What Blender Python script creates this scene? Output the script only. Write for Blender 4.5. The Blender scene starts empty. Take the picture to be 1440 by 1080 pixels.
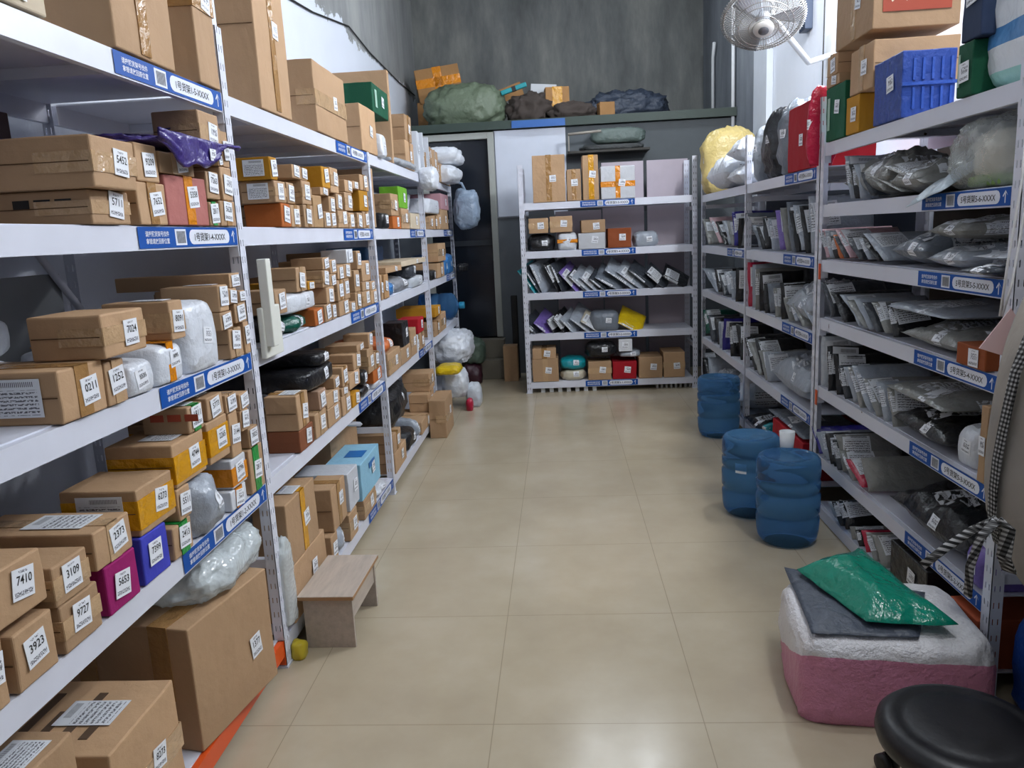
import bpy, bmesh, math, random
from mathutils import Vector, Matrix, Euler, noise
sc=bpy.context.scene; C=sc.collection; PI=math.pi
R=math.radians
# ------------------------------------------------------------------ camera
cam=bpy.data.cameras.new('camera'); cam.sensor_width=36; cam.lens=27.15; cam.clip_start=.05
co=bpy.data.objects.new('camera',cam); C.objects.link(co)
co.matrix_world=Matrix(((.9971,.0360,.0668,0),(.0586,.1939,-.9793,0),(-.0482,.9804,.1912,1.38),(0,0,0,1)))
sc.camera=co
# ------------------------------------------------------------------ world, lights, exposure
w=bpy.data.worlds.new('daylight'); sc.world=w; w.use_nodes=True
w.node_tree.nodes['Background'].inputs[0].default_value=(.72,.84,1,1)
w.node_tree.nodes['Background'].inputs[1].default_value=.12
def area(name,loc,target,sx,sy,power,col):
    l=bpy.data.lights.new(name,'AREA'); l.shape='RECTANGLE'; l.size=sx; l.size_y=sy; l.energy=power; l.color=col
    o=bpy.data.objects.new(name,l); C.objects.link(o); o.location=loc
    d=(Vector(target)-Vector(loc)); o.rotation_euler=d.to_track_quat('-Z','Z').to_euler()
    return o
for x,y,z in ((1.2,1.5,3.15),(1.2,2.2,3.15),(1.45,3.7,2.95),(1.45,4.1,2.95),(1.45,4.5,2.95)):   # two fluorescent tubes high on the right wall, out of frame: they light wall and ceiling too
    l=bpy.data.lights.new('tube_light','POINT'); l.energy=205/5*(.8 if y<3 else 1.05); l.color=(.94,.968,1); l.shadow_soft_size=.07
    o=bpy.data.objects.new('tube_light',l); C.objects.link(o); o.location=(x,y,z)
for k in range(2):
    l=bpy.data.lights.new('back_fill','POINT'); l.energy=45/2; l.color=(.86,.93,1); l.shadow_soft_size=.12  # unseen fill pair, added to brighten the back wall and loft
    o=bpy.data.objects.new('back_fill',l); C.objects.link(o); o.location=(.2+.5*k,6.6,3.7)
area('front_fill',(.1,.4,3.3),(.1,1.2,0),1.0,.5,5,(1,.97,.93))  # added soft fill from the camera end, stands for no fixture
sc.view_settings.view_transform='Standard'; sc.view_settings.look='None'
sc.view_settings.exposure=0.4; sc.view_settings.gamma=1; sc.view_settings.use_curve_mapping=False
# ------------------------------------------------------------------ materials
def srgb(h):
    h=h.lstrip('#'); c=[int(h[i:i+2],16)/255 for i in (0,2,4)]
    return tuple([x/12.92 if x<=.04045 else ((x+.055)/1.055)**2.4 for x in c])+(1,)
class NT:
    def __init__(s,name):
        s.m=bpy.data.materials.new(name); s.m.use_nodes=True; s.t=s.m.node_tree; s.b=s.t.nodes['Principled BSDF']
    def n(s,ty,**k):
        x=s.t.nodes.new(ty)
        for a,v in k.items():
            if a.startswith('i_'): x.inputs[a[2:].replace('_',' ')].default_value=v
            else: setattr(x,a,v)
        return x
    def l(s,a,b): s.t.links.new(a,b)
    def noise(s,scale,detail=3,vec=None,rough=.55):
        x=s.n('ShaderNodeTexNoise'); x.inputs['Scale'].default_value=scale; x.inputs['Detail'].default_value=detail; x.inputs['Roughness'].default_value=rough
        if vec: s.l(vec,x.inputs['Vector'])
        return x.outputs['Fac']
    def ramp(s,fac,stops):
        x=s.n('ShaderNodeValToRGB'); s.l(fac,x.inputs[0]); e=x.color_ramp.elements
        while len(e)<len(stops): e.new(.5)
        for i,(p,c) in enumerate(stops): e[i].position=p; e[i].color=c if len(c)==4 else (*c,1)
        return x.outputs[0]
    def mix(s,fac,a,b,mode='MIX'):
        x=s.n('ShaderNodeMix',data_type='RGBA',blend_type=mode)
        for v,i in ((fac,0),(a,6),(b,7)):
            if hasattr(v,'links'): s.l(v,x.inputs[i])
            else: x.inputs[i].default_value=v
        return x.outputs[2]
    def math(s,op,a,b=0,c=0):
        x=s.n('ShaderNodeMath',operation=op)
        for v,i in ((a,0),(b,1),(c,2)):
            if hasattr(v,'links'): s.l(v,x.inputs[i])
            else: x.inputs[i].default_value=v
        return x.outputs[0]
    def bump(s,h,strength=.3,dist=.002):
        x=s.n('ShaderNodeBump'); x.inputs['Strength'].default_value=strength; x.inputs['Distance'].default_value=dist
        s.l(h,x.inputs['Height']); s.l(x.outputs[0],s.b.inputs['Normal'])
    def set(s,**k):
        for a,v in k.items():
            i=s.b.inputs[a.replace('_',' ')]
            if hasattr(v,'links'): s.l(v,i)
            else: i.default_value=v
        return s.m
    def coord(s,k='Object'): return s.n('ShaderNodeTexCoord').outputs[k]
MATS={}
def plain(name,hexc,rough=.5,metal=0,var=.0,bump=0,bs=60,spec=.5):
    if name in MATS: return MATS[name]
    t=NT(name); v=t.coord(); c=srgb(hexc)
    d=tuple(x*.72 for x in c[:3])+(1,)
    f=t.noise(7,4,v)
    col=t.mix(t.math('MULTIPLY',f,.5+var),c,d)
    t.set(Base_Color=col,Roughness=rough,Metallic=metal); t.b.inputs['Specular IOR Level'].default_value=spec
    if bump: t.bump(t.noise(bs,4,v),bump,.004)
    MATS[name]=t.m; return t.m
def card(name,hexc,var=.16):
    if name in MATS: return MATS[name]
    t=NT(name); v=t.coord(); c=srgb(hexc)
    rnd=t.n('ShaderNodeObjectInfo').outputs['Random']
    d=tuple(x*.70 for x in c[:3])+(1,); g=tuple(min(1,x*1.10) for x in c[:3])+(1,)
    base=t.mix(rnd,d,g)
    fiber=t.noise(35,6,v,.7); big=t.noise(6,3,v)
    dd=tuple(x*.62 for x in c[:3])+(1,)
    col=t.mix(t.math('MULTIPLY',t.math('SMOOTH_MIN',t.math('MULTIPLY',big,1.3),1,.1),.55),base,dd)
    col=t.mix(t.math('MULTIPLY',fiber,.28),col,dd)
    t.set(Base_Color=col,Roughness=.72); t.b.inputs['Specular IOR Level'].default_value=.3
    t.bump(t.math('ADD',big,t.math('MULTIPLY',fiber,.2)),.6,.014)
    MATS[name]=t.m; return t.m
def plastic(name,hexc,rough=.28,trans=0,tape=None):
    if name in MATS: return MATS[name]
    t=NT(name); v=t.coord(); c=srgb(hexc)
    f=t.noise(9,5,v,.65)
    d=tuple(x*.6 for x in c[:3])+(1,)
    t.set(Base_Color=t.mix(t.math('MULTIPLY',f,.5),c,d),Roughness=rough)
    vor=t.n('ShaderNodeTexVoronoi',feature='DISTANCE_TO_EDGE'); vor.inputs['Scale'].default_value=16; t.l(v,vor.inputs['Vector'])
    h=t.math('ADD',t.math('MULTIPLY',f,1.0),t.math('MULTIPLY',vor.outputs['Distance'],.5))
    t.bump(h,.7,.02)
    if trans: t.b.inputs['Transmission Weight'].default_value=trans; t.b.inputs['IOR'].default_value=1.2
    MATS[name]=t.m; return t.m
def paper(name,mode,base='#e9ecf2'):
    """printed sticker: rows of dark marks, in the panel's own UV"""
    if name in MATS: return MATS[name]
    t=NT(name); uv=t.n('ShaderNodeTexCoord').outputs['UV']; sep=t.n('ShaderNodeSeparateXYZ'); t.l(uv,sep.inputs[0])
    u,v=sep.outputs[0],sep.outputs[1]; rnd=t.n('ShaderNodeObjectInfo').outputs['Random']
    def band(a,b): return t.math('MULTIPLY',t.math('GREATER_THAN',v,a),t.math('LESS_THAN',v,b))
    def urange(a,b): return t.math('MULTIPLY',t.math('GREATER_THAN',u,a),t.math('LESS_THAN',u,b))
    def marks(su,sv,th,off=0):
        m=t.n('ShaderNodeMapping'); t.l(uv,m.inputs[0]); m.inputs['Scale'].default_value=(su,sv,1)
        cb=t.n('ShaderNodeCombineXYZ'); t.l(t.math('MULTIPLY',rnd,40),cb.inputs[0]); cb.inputs[1].default_value=off; t.l(cb.outputs[0],m.inputs['Location'])
        return t.math('GREATER_THAN',t.noise(1,2,m.outputs[0]),th)
    if mode=='sticker':
        a=t.math('MULTIPLY',t.math('MULTIPLY',band(.42,.76),urange(.28,.92)),marks(17,7,.50))
        b=t.math('MULTIPLY',t.math('MULTIPLY',band(.12,.26),urange(.08,.92)),marks(26,18,.48,5))
        d=t.math('MULTIPLY',t.math('MULTIPLY',band(.85,.92),urange(.3,.7)),marks(26,18,.5,9))
        f=t.math('MAXIMUM',a,t.math('MAXIMUM',b,d))
    elif mode=='small':
        b=t.math('MULTIPLY',t.math('MULTIPLY',band(.10,.26),urange(.08,.92)),marks(30,18,.48,5))
        d=t.math('MULTIPLY',t.math('MULTIPLY',band(.84,.92),urange(.3,.7)),marks(26,18,.5,9)); f=t.math('MAXIMUM',b,d)
    elif mode=='waybill':
        w=t.n('ShaderNodeTexWave',wave_type='BANDS',bands_direction='Y'); t.l(uv,w.inputs[0]); w.inputs['Scale'].default_value=3.2
        rows=t.math('GREATER_THAN',w.outputs['Fac'],.45)
        a=t.math('MULTIPLY',t.math('MULTIPLY',rows,marks(24,20,.47)),t.math('MULTIPLY',band(.06,.72),urange(.06,.94)))
        bar=t.math('MULTIPLY',t.math('MULTIPLY',band(.8,.93),urange(.3,.9)),t.math('LESS_THAN',t.math('FRACT',t.math('MULTIPLY',u,31)),.5)); f=t.math('MAXIMUM',a,bar)
    else:  # bar code
        f=t.math('MULTIPLY',t.math('MULTIPLY',band(.18,.88),urange(.1,.9)),marks(34,.2,.5,3))
    c=srgb(base)
    t.set(Base_Color=t.mix(t.math('MULTIPLY',f,.88),c,(.03,.03,.05,1)),Roughness=.45)
    MATS[name]=t.m; return t.m
HEX={'kraft':'#c5a17c','cream':'#d8c8ae','pink':'#c57a72','magenta':'#a01a6a','bluebox':'#4348c0','ycard':'#c98f22','orangecard':'#c0692c','green':'#125c40','redcard':'#b9956b','whitecard':'#d9dde4','redbrown':'#9a5c3c','redwhite':'#b09078','lblue':'#9fd4ee','lime':'#6fae2c','blackbox':'#15161a','redbox':'#b51526','pinkcard':'#d5a3ac','rustcard':'#a4552c','darkblue':'#2d3e5e','orangered':'#c8623f','white':'#e3e6ec'}
PHEX={'purple':'#43357e','silver':'#a3abb6','black':'#1b1c20','dgreen':'#0f5a4a','yellow':'#e0be14','blueplastic':'#3f7fc0','blackwhite':'#8d9198','clear':'#c9d0d8','orangeplastic':'#d2713a','white':'#dfe4ec','tealp':'#0f93a0','greyp':'#737b86','lilac':'#8069b8','newsp':'#8f908c','crimson':'#b8153d','indigo':'#2a238e','pinkp':'#d0aab0','darkgrey':'#3a3f47','paleyellow':'#d8c27e','redbox':'#b51526','cream':'#cfc8b4'}
def cmat(c): return card('card_'+c,HEX.get(c,'#c69a6c'))
def pmat(c): return plastic('plastic_'+c,PHEX.get(c,HEX.get(c,'#cccccc')))
TAPE={'brown':plastic('tape_brown','#a9804f',.22),'clear':plastic('tape_clear','#c3a27c',.12),'yellow':plastic('tape_yellow','#d99a12',.2),'orange':plastic('tape_orange','#e08a10',.22),'green':plastic('tape_green','#1f9440',.3)}
INK=plain('ink_black','#141416',.6); STK=paper('sticker_print','sticker'); STS=paper('sticker_small_print','small'); WAY=paper('waybill_print','waybill','#dfe3e8'); BAR=paper('barcode_print','bar','#e4e8f0')
WHITE=plain('rack_white_paint','#dfe2ee',.35,var=.1); BLUE=plain('label_blue','#0a50a6',.5,spec=.25); LWH=plain('label_white','#e9edf8',.4)
HOLE=plain('dark_gap','#18191c',.8)
# ------------------------------------------------------------------ helpers
def obj(name,bm,mats,parent=None,smooth=False,bevel=0,loc=None):
    me=bpy.data.meshes.new(name); bm.to_mesh(me); bm.free()
    for m in (mats if isinstance(mats,(list,tuple)) else [mats]): me.materials.append(m)
    if smooth:
        for p in me.polygons: p.use_smooth=True
    o=bpy.data.objects.new(name,me); C.objects.link(o)
    if parent: o.parent=parent
    if loc: o.location=loc
    if bevel:
        b=o.modifiers.new('bevel','BEVEL'); b.width=bevel; b.segments=2; b.limit_method='ANGLE'
    return o
def tag(o,label,cat,group=None):
    o['label']=label; o['category']=cat
    if group: o['group']=group
    return o
def struct(o): o['kind']='structure'; return o
def empty(name,loc,rot=(0,0,0)):
    o=bpy.data.objects.new(name,None); C.objects.link(o); o.location=loc; o.rotation_euler=rot; o.empty_display_size=.1; return o
def bx(bm,x0,x1,y0,y1,z0,z1,mi=0,M=None):
    vs=[bm.verts.new(Vector((x,y,z)) if M is None else M@Vector((x,y,z))) for x in (x0,x1) for y in (y0,y1) for z in (z0,z1)]
    for q in ((0,1,3,2),(4,6,7,5),(0,4,5,1),(2,3,7,6),(0,2,6,4),(1,5,7,3)):
        f=bm.faces.new([vs[i] for i in q]); f.material_index=mi
    return vs
def box(name,x0,x1,y0,y1,z0,z1,m,parent=None,bevel=0,M=None):
    bm=bmesh.new(); bx(bm,x0,x1,y0,y1,z0,z1,0,M); bmesh.ops.recalc_face_normals(bm,faces=bm.faces); return obj(name,bm,m,parent,bevel=bevel)
def tube(bm,pts,r,seg=8,mi=0,cap=True):
    pts=[Vector(p) for p in pts]; rings=[]; rr=r if isinstance(r,(list,tuple)) else [r]*len(pts)
    up=Vector((0,0,1)); prev=None
    for i,p in enumerate(pts):
        d=(pts[min(i+1,len(pts)-1)]-pts[max(i-1,0)]).normalized()
        if prev is None: a=d.cross(up if abs(d.z)<.95 else Vector((1,0,0))).normalized()
        else: a=(prev-d*prev.dot(d)).normalized()
        prev=a; b=d.cross(a)
        rings.append([bm.verts.new(p+(a*math.cos(t)+b*math.sin(t))*rr[i]) for t in [2*PI*k/seg for k in range(seg)]])
    for i in range(len(rings)-1):
        for k in range(seg):
            f=bm.faces.new((rings[i][k],rings[i][(k+1)%seg],rings[i+1][(k+1)%seg],rings[i+1][k])); f.material_index=mi; f.smooth=True
    if cap:
        for rg in (rings[0][::-1],rings[-1]):
            f=bm.faces.new(rg); f.material_index=mi
def lathe(bm,prof,seg=32,mi=0,M=None):
    rings=[]
    for r,z in prof:
        rings.append([bm.verts.new((M or Matrix())@Vector((r*math.cos(2*PI*k/seg),r*math.sin(2*PI*k/seg),z))) for k in range(seg)])
    for i in range(len(rings)-1):
        for k in range(seg):
            f=bm.faces.new((rings[i][k],rings[i][(k+1)%seg],rings[i+1][(k+1)%seg],rings[i+1][k])); f.material_index=mi; f.smooth=True
    for rg in (rings[0][::-1],rings[-1]):
        f=bm.faces.new(rg); f.material_index=mi
def panel(name,center,right,up,w_,h_,m,parent,th=.0008,text=None,extra=None,tilt=0,th2=0):
    """thin printed sheet; right x up points outward"""
    r=Vector(right).normalized(); u=Vector(up).normalized(); nrm=r.cross(u).normalized()
    if tilt: 
        q=Matrix.Rotation(tilt,3,nrm); r=q@r; u=q@u
    bm=bmesh.new(); uvl=bm.loops.layers.uv.new(); c=Vector(center)
    vs={}
    for k,z in ((0,-th2),(1,th)):
        for a,b in ((-1,-1),(1,-1),(1,1),(-1,1)): vs[k,a,b]=bm.verts.new(c+r*a*w_/2+u*b*h_/2+nrm*z)
    q=((-1,-1),(1,-1),(1,1),(-1,1))
    f=bm.faces.new([vs[1,a,b] for a,b in q])
    for lp,(a,b) in zip(f.loops,q): lp[uvl].uv=((a+1)/2,(b+1)/2)
    bm.faces.new([vs[0,a,b] for a,b in q][::-1])
    for i in range(4):
        a,b=q[i],q[(i+1)%4]; bm.faces.new((vs[0,a[0],a[1]],vs[0,b[0],b[1]],vs[1,b[0],b[1]],vs[1,a[0],a[1]]))
    mats=[m]
    if text:
        mats.append(INK)
        for s,cx,cy,hh in text: put_text(bm,s,c+r*(cx*w_)+u*(cy*h_)+nrm*(th+.0004),r,u,hh*h_,1,maxw=w_*.70)
    return obj(name,bm,mats,parent)
from mathutils.bvhtree import BVHTree
def decal(name,tree,center,right,up,w_,h_,m,parent,text=None,tilt=0,n=7):
    """thin sheet pressed onto a soft surface"""
    r=Vector(right).normalized(); u=Vector(up).normalized(); nrm=r.cross(u).normalized(); c=Vector(center)
    if tilt: q=Matrix.Rotation(tilt,3,nrm); r=q@r; u=q@u
    def hit(p,off=.0012):
        h=tree.ray_cast(p+nrm*.12,-nrm,.24)
        return None if h[0] is None else h[0]+nrm*off
    bm=bmesh.new(); uvl=bm.loops.layers.uv.new(); g={}
    for i in range(n+1):
        for j in range(n+1):
            p=hit(c+r*(i/n-.5)*w_+u*(j/n-.5)*h_)
            if p is not None: g[i,j]=bm.verts.new(p)
    for i in range(n):
        for j in range(n):
            ks=((i,j),(i+1,j),(i+1,j+1),(i,j+1))
            if all(k in g for k in ks):
                ns=[(g[k].co-g[ks[0]].co).dot(nrm) for k in ks]
                if max(ns)-min(ns)>.035: continue
                f=bm.faces.new([g[k] for k in ks]); f.smooth=True
                for lp,k in zip(f.loops,ks): lp[uvl].uv=(k[0]/n,k[1]/n)
    if not bm.faces: bm.free(); return None
    left=set(bm.faces); best=set()
    while left:
        st=[left.pop()]; isl=set(st)
        while st:
            for e in st.pop().edges:
                for f in e.link_faces:
                    if f in left: left.discard(f); isl.add(f); st.append(f)
        if len(isl)>len(best): best=isl
    bmesh.ops.delete(bm,geom=[f for f in bm.faces if f not in best],context='FACES')
    bmesh.ops.delete(bm,geom=[v for v in bm.verts if not v.link_faces],context='VERTS')
    ms=[m]
    if text:
        ms.append(INK); vs,fs,wd=text_data(text); hh=h_*.24; sx=min(hh,w_*.66/max(wd,.1))
        bv=[hit(c+r*(.08*w_+x*sx)+u*(.1*h_+y*hh),.0022) for x,y in vs]
        if all(b is not None for b in bv):
            bv=[bm.verts.new(b) for b in bv]
            for f in fs:
                try: bm.faces.new([bv[k] for k in f]).material_index=1
                except ValueError: pass
    return obj(name,bm,ms,parent)
_T={}
def text_data(s):
    if s in _T: return _T[s]
    cu=bpy.data.curves.new('t','FONT'); cu.body=s; cu.size=1; cu.align_x='CENTER'; cu.resolution_u=2; cu.offset=.012
    o=bpy.data.objects.new('t',cu); C.objects.link(o); dg=bpy.context.evaluated_depsgraph_get(); dg.update()
    me=o.evaluated_get(dg).to_mesh(); vs=[(v.co.x,v.co.y) for v in me.vertices]; fs=[tuple(p.vertices) for p in me.polygons]
    bpy.data.objects.remove(o); bpy.data.curves.remove(cu)
    if vs:
        x0=min(v[0] for v in vs);x1=max(v[0] for v in vs);y0=min(v[1] for v in vs);y1=max(v[1] for v in vs); h=max(y1-y0,1e-4)
        vs=[((x-(x0+x1)/2)/h,(y-(y0+y1)/2)/h) for x,y in vs]; wd=(x1-x0)/h
    else: wd=1
    _T[s]=(vs,fs,wd); return _T[s]
def put_text(bm,s,c,r,u,h,mi,maxw=None):
    vs,fs,wd=text_data(s); sx=h
    if maxw and wd*h>maxw: sx=maxw/wd
    bv=[bm.verts.new(c+r*x*sx+u*y*h) for x,y in vs]
    for f in fs:
        try: bm.faces.new([bv[i] for i in f]).material_index=mi
        except ValueError: pass
for n in ['5711','7652','5358','2817','5628','5452','9209','5511','7263','0211','1252','5535','9095','7024','8091','3923','9727','5653','7399','2413','1311','7410','3109','2373','6273','3796','4744','2265','3825','1811','5773','3144','1377','8273','火鸡面']: text_data(n)
PARCELS=[
('L', 'box', 'cream', 1.282, 1.512, 1.82, 1.891, -0.945, 0.5, 'cream carton with red print on top shelf of nearest left bay', 'box', 'parcels on the top shelf of the nearest left bay', '', 'brown', '', 0, 0, 0),
('L', 'box', 'kraft', 1.734, 2.017, 1.82, 2.161, -0.945, 0.173, 'big tan carton with vertical tape strip on top shelf of nearest left bay', 'cardboard box', 'parcels on the top shelf of the nearest left bay', 'V', 'brown', '', 0, 0, 0),
('L', 'box', 'kraft', 2.142, 2.28, 1.82, 2.291, -0.945, 0.12, 'tall tan carton with brown tape on top shelf of nearest left bay', 'cardboard box', 'parcels on the top shelf of the nearest left bay', 'H', 'brown', '', 0, 0, 0),
('L', 'box', 'kraft', 1.554, 1.704, 1.44, 1.51, -0.945, 0.206, 'tan box with sticker 5711 on fourth shelf of nearest left bay', 'cardboard box', 'parcels on the fourth shelf of the nearest left bay', '', 'brown', '5711', 0, 0, 1),
('L', 'box', 'kraft', 1.742, 1.873, 1.44, 1.537, -0.945, 0.12, 'tan box with sticker 7652 on fourth shelf of nearest left bay', 'cardboard box', 'parcels on the fourth shelf of the nearest left bay', '', 'brown', '7652', 0, 0, 0),
('L', 'box', 'pink', 1.876, 2.099, 1.44, 1.563, -0.945, 0.12, 'salmon pink box with sticker 5358 on fourth shelf of nearest left bay', 'box', 'parcels on the fourth shelf of the nearest left bay', 'V', 'orange', '5358', 0, 0, 0),
('L', 'box', 'kraft', 2.102, 2.166, 1.44, 1.505, -0.945, 0.3, 'tan box with sticker 2817 on fourth shelf of nearest left bay', 'cardboard box', 'parcels on the fourth shelf of the nearest left bay', 'V', 'green', '2817', 0, 0, 0),
('L', 'box', 'kraft', 2.171, 2.28, 1.44, 1.511, -0.945, 0.3, 'tan box with sticker 5628 on fourth shelf of nearest left bay', 'cardboard box', 'parcels on the fourth shelf of the nearest left bay', '', 'brown', '5628', 0, 0, 0),
('L', 'box', 'kraft', 1.528, 1.7, 1.511, 1.613, -0.915, 0.246, 'tan box with sticker 5452 on fourth shelf of nearest left bay', 'cardboard box', 'parcels on the fourth shelf of the nearest left bay', '', 'brown', '5452', 0, 0, 0),
('L', 'box', 'kraft', 1.75, 1.857, 1.538, 1.624, -0.945, 0.22, 'tan box with sticker 9209 on fourth shelf of nearest left bay', 'cardboard box', 'parcels on the fourth shelf of the nearest left bay', '', 'brown', '9209', 0, 0, 0),
('L', 'box', 'kraft', 1.862, 2.043, 1.564, 1.615, -0.945, 0.34, 'tan box with sticker 5511 on fourth shelf of nearest left bay', 'cardboard box', 'parcels on the fourth shelf of the nearest left bay', 'V', 'clear', '5511', 0, 0, 0),
('L', 'box', 'kraft', 2.102, 2.188, 1.512, 1.587, -0.945, 0.26, 'tan box with sticker 7263 on fourth shelf of nearest left bay', 'cardboard box', 'parcels on the fourth shelf of the nearest left bay', '', 'brown', '7263', 0, 0, 0),
('L', 'box', 'kraft', 2.204, 2.28, 1.512, 1.606, -0.945, 0.22, 'tan box, rightmost in second layer, fourth shelf of nearest left bay', 'cardboard box', 'parcels on the fourth shelf of the nearest left bay', '', 'brown', '', 0, 0, 0),
('L', 'box', 'kraft', 2.195, 2.225, 1.607, 1.637, -0.945, 0.26, 'tan box, leftmost in third layer, fourth shelf of nearest left bay', 'cardboard box', 'parcels on the fourth shelf of the nearest left bay', 'V', 'clear', '', 0, 0, 0),
('L', 'box', 'kraft', 2.099, 2.232, 1.638, 1.745, -0.945, 0.13, 'tan box, only one in fourth layer, fourth shelf of nearest left bay', 'cardboard box', 'parcels on the fourth shelf of the nearest left bay', 'H', 'clear', '', 0, 0, 2),
('L', 'box', 'kraft', 2.235, 2.28, 1.607, 1.707, -0.945, 0.22, 'tan box, rightmost in third layer, fourth shelf of nearest left bay', 'cardboard box', 'parcels on the fourth shelf of the nearest left bay', '', 'brown', '', 0, 0, 0),
('L', 'box', 'kraft', 1.367, 1.517, 1.065, 1.168, -0.945, 0.198, 'tan box with sticker 0211 on third shelf of nearest left bay', 'cardboard box', 'parcels on the third shelf of the nearest left bay', '', 'brown', '0211', 0, 1, 0),
('L', 'box', 'kraft', 1.519, 1.599, 1.065, 1.159, -0.945, 0.3, 'tan box with sticker 1252 on third shelf of nearest left bay', 'cardboard box', 'parcels on the third shelf of the nearest left bay', 'V', 'clear', '1252', 0, 0, 0),
('L', 'soft', 'white', 1.604, 1.723, 1.065, 1.143, -0.945, 0.34, 'white soft parcel with sticker 5535 on third shelf of nearest left bay', 'parcel', 'parcels on the third shelf of the nearest left bay', '', 'brown', '5535', 0, 0, 0),
('L', 'soft', 'white', 1.728, 1.873, 1.065, 1.163, -0.945, 0.35, 'white soft parcel with sticker 9095 on third shelf of nearest left bay', 'parcel', 'parcels on the third shelf of the nearest left bay', 'V', 'orange', '9095', 0, 0, 0),
('L', 'soft', 'white', 1.891, 2.077, 1.065, 1.249, -0.945, 0.26, 'tall white plastic parcel with pink header on third shelf of nearest left bay', 'parcel', 'parcels on the third shelf of the nearest left bay', '', 'brown', '', 0, 0, 0),
('L', 'box', 'kraft', 2.13, 2.227, 1.065, 1.151, -0.945, 0.12, 'tan box, sixth from left in bottom layer, third shelf of nearest left bay', 'cardboard box', 'parcels on the third shelf of the nearest left bay', '', 'brown', '', 0, 0, 0),
('L', 'box', 'kraft', 2.238, 2.28, 1.065, 1.16, -0.945, 0.34, 'tan box, rightmost in bottom layer, third shelf of nearest left bay', 'cardboard box', 'parcels on the third shelf of the nearest left bay', '', 'brown', '', 0, 0, 0),
('L', 'box', 'kraft', 1.493, 1.665, 1.169, 1.26, -0.925, 0.156, 'tan box with sticker 7024 on third shelf of nearest left bay', 'cardboard box', 'parcels on the third shelf of the nearest left bay', '', 'brown', '7024', 0, 0, 0),
('L', 'box', 'kraft', 1.81, 1.888, 1.164, 1.259, -0.945, 0.17, 'tan box with sticker 8091 on third shelf of nearest left bay', 'cardboard box', 'parcels on the third shelf of the nearest left bay', 'H', 'clear', '8091', 1, 0, 0),
('L', 'box', 'kraft', 2.089, 2.173, 1.152, 1.202, -0.945, 0.22, 'tan box, third from left in second layer, third shelf of nearest left bay', 'cardboard box', 'parcels on the third shelf of the nearest left bay', '', 'brown', '', 0, 0, 0),
('L', 'box', 'kraft', 2.189, 2.28, 1.161, 1.218, -0.945, 0.26, 'tan box, rightmost in second layer, third shelf of nearest left bay', 'cardboard box', 'parcels on the third shelf of the nearest left bay', 'V', 'clear', '', 0, 0, 0),
('L', 'box', 'kraft', 2.093, 2.162, 1.203, 1.278, -0.945, 0.168, 'tan box, leftmost in third layer, third shelf of nearest left bay', 'cardboard box', 'parcels on the third shelf of the nearest left bay', '', 'brown', '', 1, 0, 0),
('L', 'box', 'kraft', 2.162, 2.221, 1.219, 1.264, -0.945, 0.22, 'tan box, second from left in third layer, third shelf of nearest left bay', 'cardboard box', 'parcels on the third shelf of the nearest left bay', '', 'brown', '', 0, 0, 0),
('L', 'box', 'kraft', 2.231, 2.28, 1.219, 1.253, -0.945, 0.26, 'tan box, rightmost in third layer, third shelf of nearest left bay', 'cardboard box', 'parcels on the third shelf of the nearest left bay', '', 'brown', '', 0, 0, 0),
('L', 'box', 'kraft', 2.175, 2.255, 1.265, 1.306, -0.945, 0.34, 'tan box, only one in fourth layer, third shelf of nearest left bay', 'cardboard box', 'parcels on the third shelf of the nearest left bay', '', 'brown', '', 0, 0, 0),
('L', 'box', 'kraft', 1.05, 1.126, 0.645, 0.772, -0.945, 0.12, 'tan box, leftmost in bottom layer, second shelf of nearest left bay', 'cardboard box', 'parcels on the second shelf of the nearest left bay', '', 'brown', '', 0, 0, 0),
('L', 'box', 'kraft', 1.14, 1.251, 0.645, 0.752, -0.945, 0.3, 'tan box with sticker 3923 on second shelf of nearest left bay', 'cardboard box', 'parcels on the second shelf of the nearest left bay', '', 'brown', '3923', 0, 0, 0),
('L', 'box', 'kraft', 1.266, 1.39, 0.645, 0.74, -0.945, 0.26, 'tan box with sticker 9727 on second shelf of nearest left bay', 'cardboard box', 'parcels on the second shelf of the nearest left bay', '', 'brown', '9727', 0, 0, 0),
('L', 'box', 'magenta', 1.413, 1.534, 0.645, 0.752, -0.945, 0.25, 'magenta box with sticker 5653 on second shelf of nearest left bay', 'box', 'parcels on the second shelf of the nearest left bay', '', 'brown', '5653', 0, 0, 0),
('L', 'box', 'bluebox', 1.553, 1.67, 0.645, 0.757, -0.945, 0.34, 'blue box with sticker 7399 on second shelf of nearest left bay', 'box', 'parcels on the second shelf of the nearest left bay', '', 'brown', '7399', 0, 0, 0),
('L', 'box', 'kraft', 1.688, 1.79, 0.645, 0.726, -0.945, 0.26, 'tan box with sticker 2413 on second shelf of nearest left bay', 'cardboard box', 'parcels on the second shelf of the nearest left bay', 'V', 'green', '2413', 0, 0, 0),
('L', 'bag', 'silver', 1.804, 1.962, 0.645, 0.809, -0.91, 0.3, 'silver grey plastic mailer with sticker 1311 on second shelf of nearest left bay', 'plastic bag', 'parcels on the second shelf of the nearest left bay', '', 'brown', '1311', 0, 0, 0),
('L', 'box', 'white', 2.02, 2.131, 0.645, 0.703, -0.945, 0.22, 'white box, eighth from left in bottom layer, second shelf of nearest left bay', 'box', 'parcels on the second shelf of the nearest left bay', 'V', 'orange', '', 0, 0, 0),
('L', 'box', 'kraft', 2.165, 2.28, 0.645, 0.782, -0.945, 0.26, 'tan box with sticker 2817 on second shelf of nearest left bay', 'cardboard box', 'parcels on the second shelf of the nearest left bay', 'V', 'green', '2817', 0, 0, 0),
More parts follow.
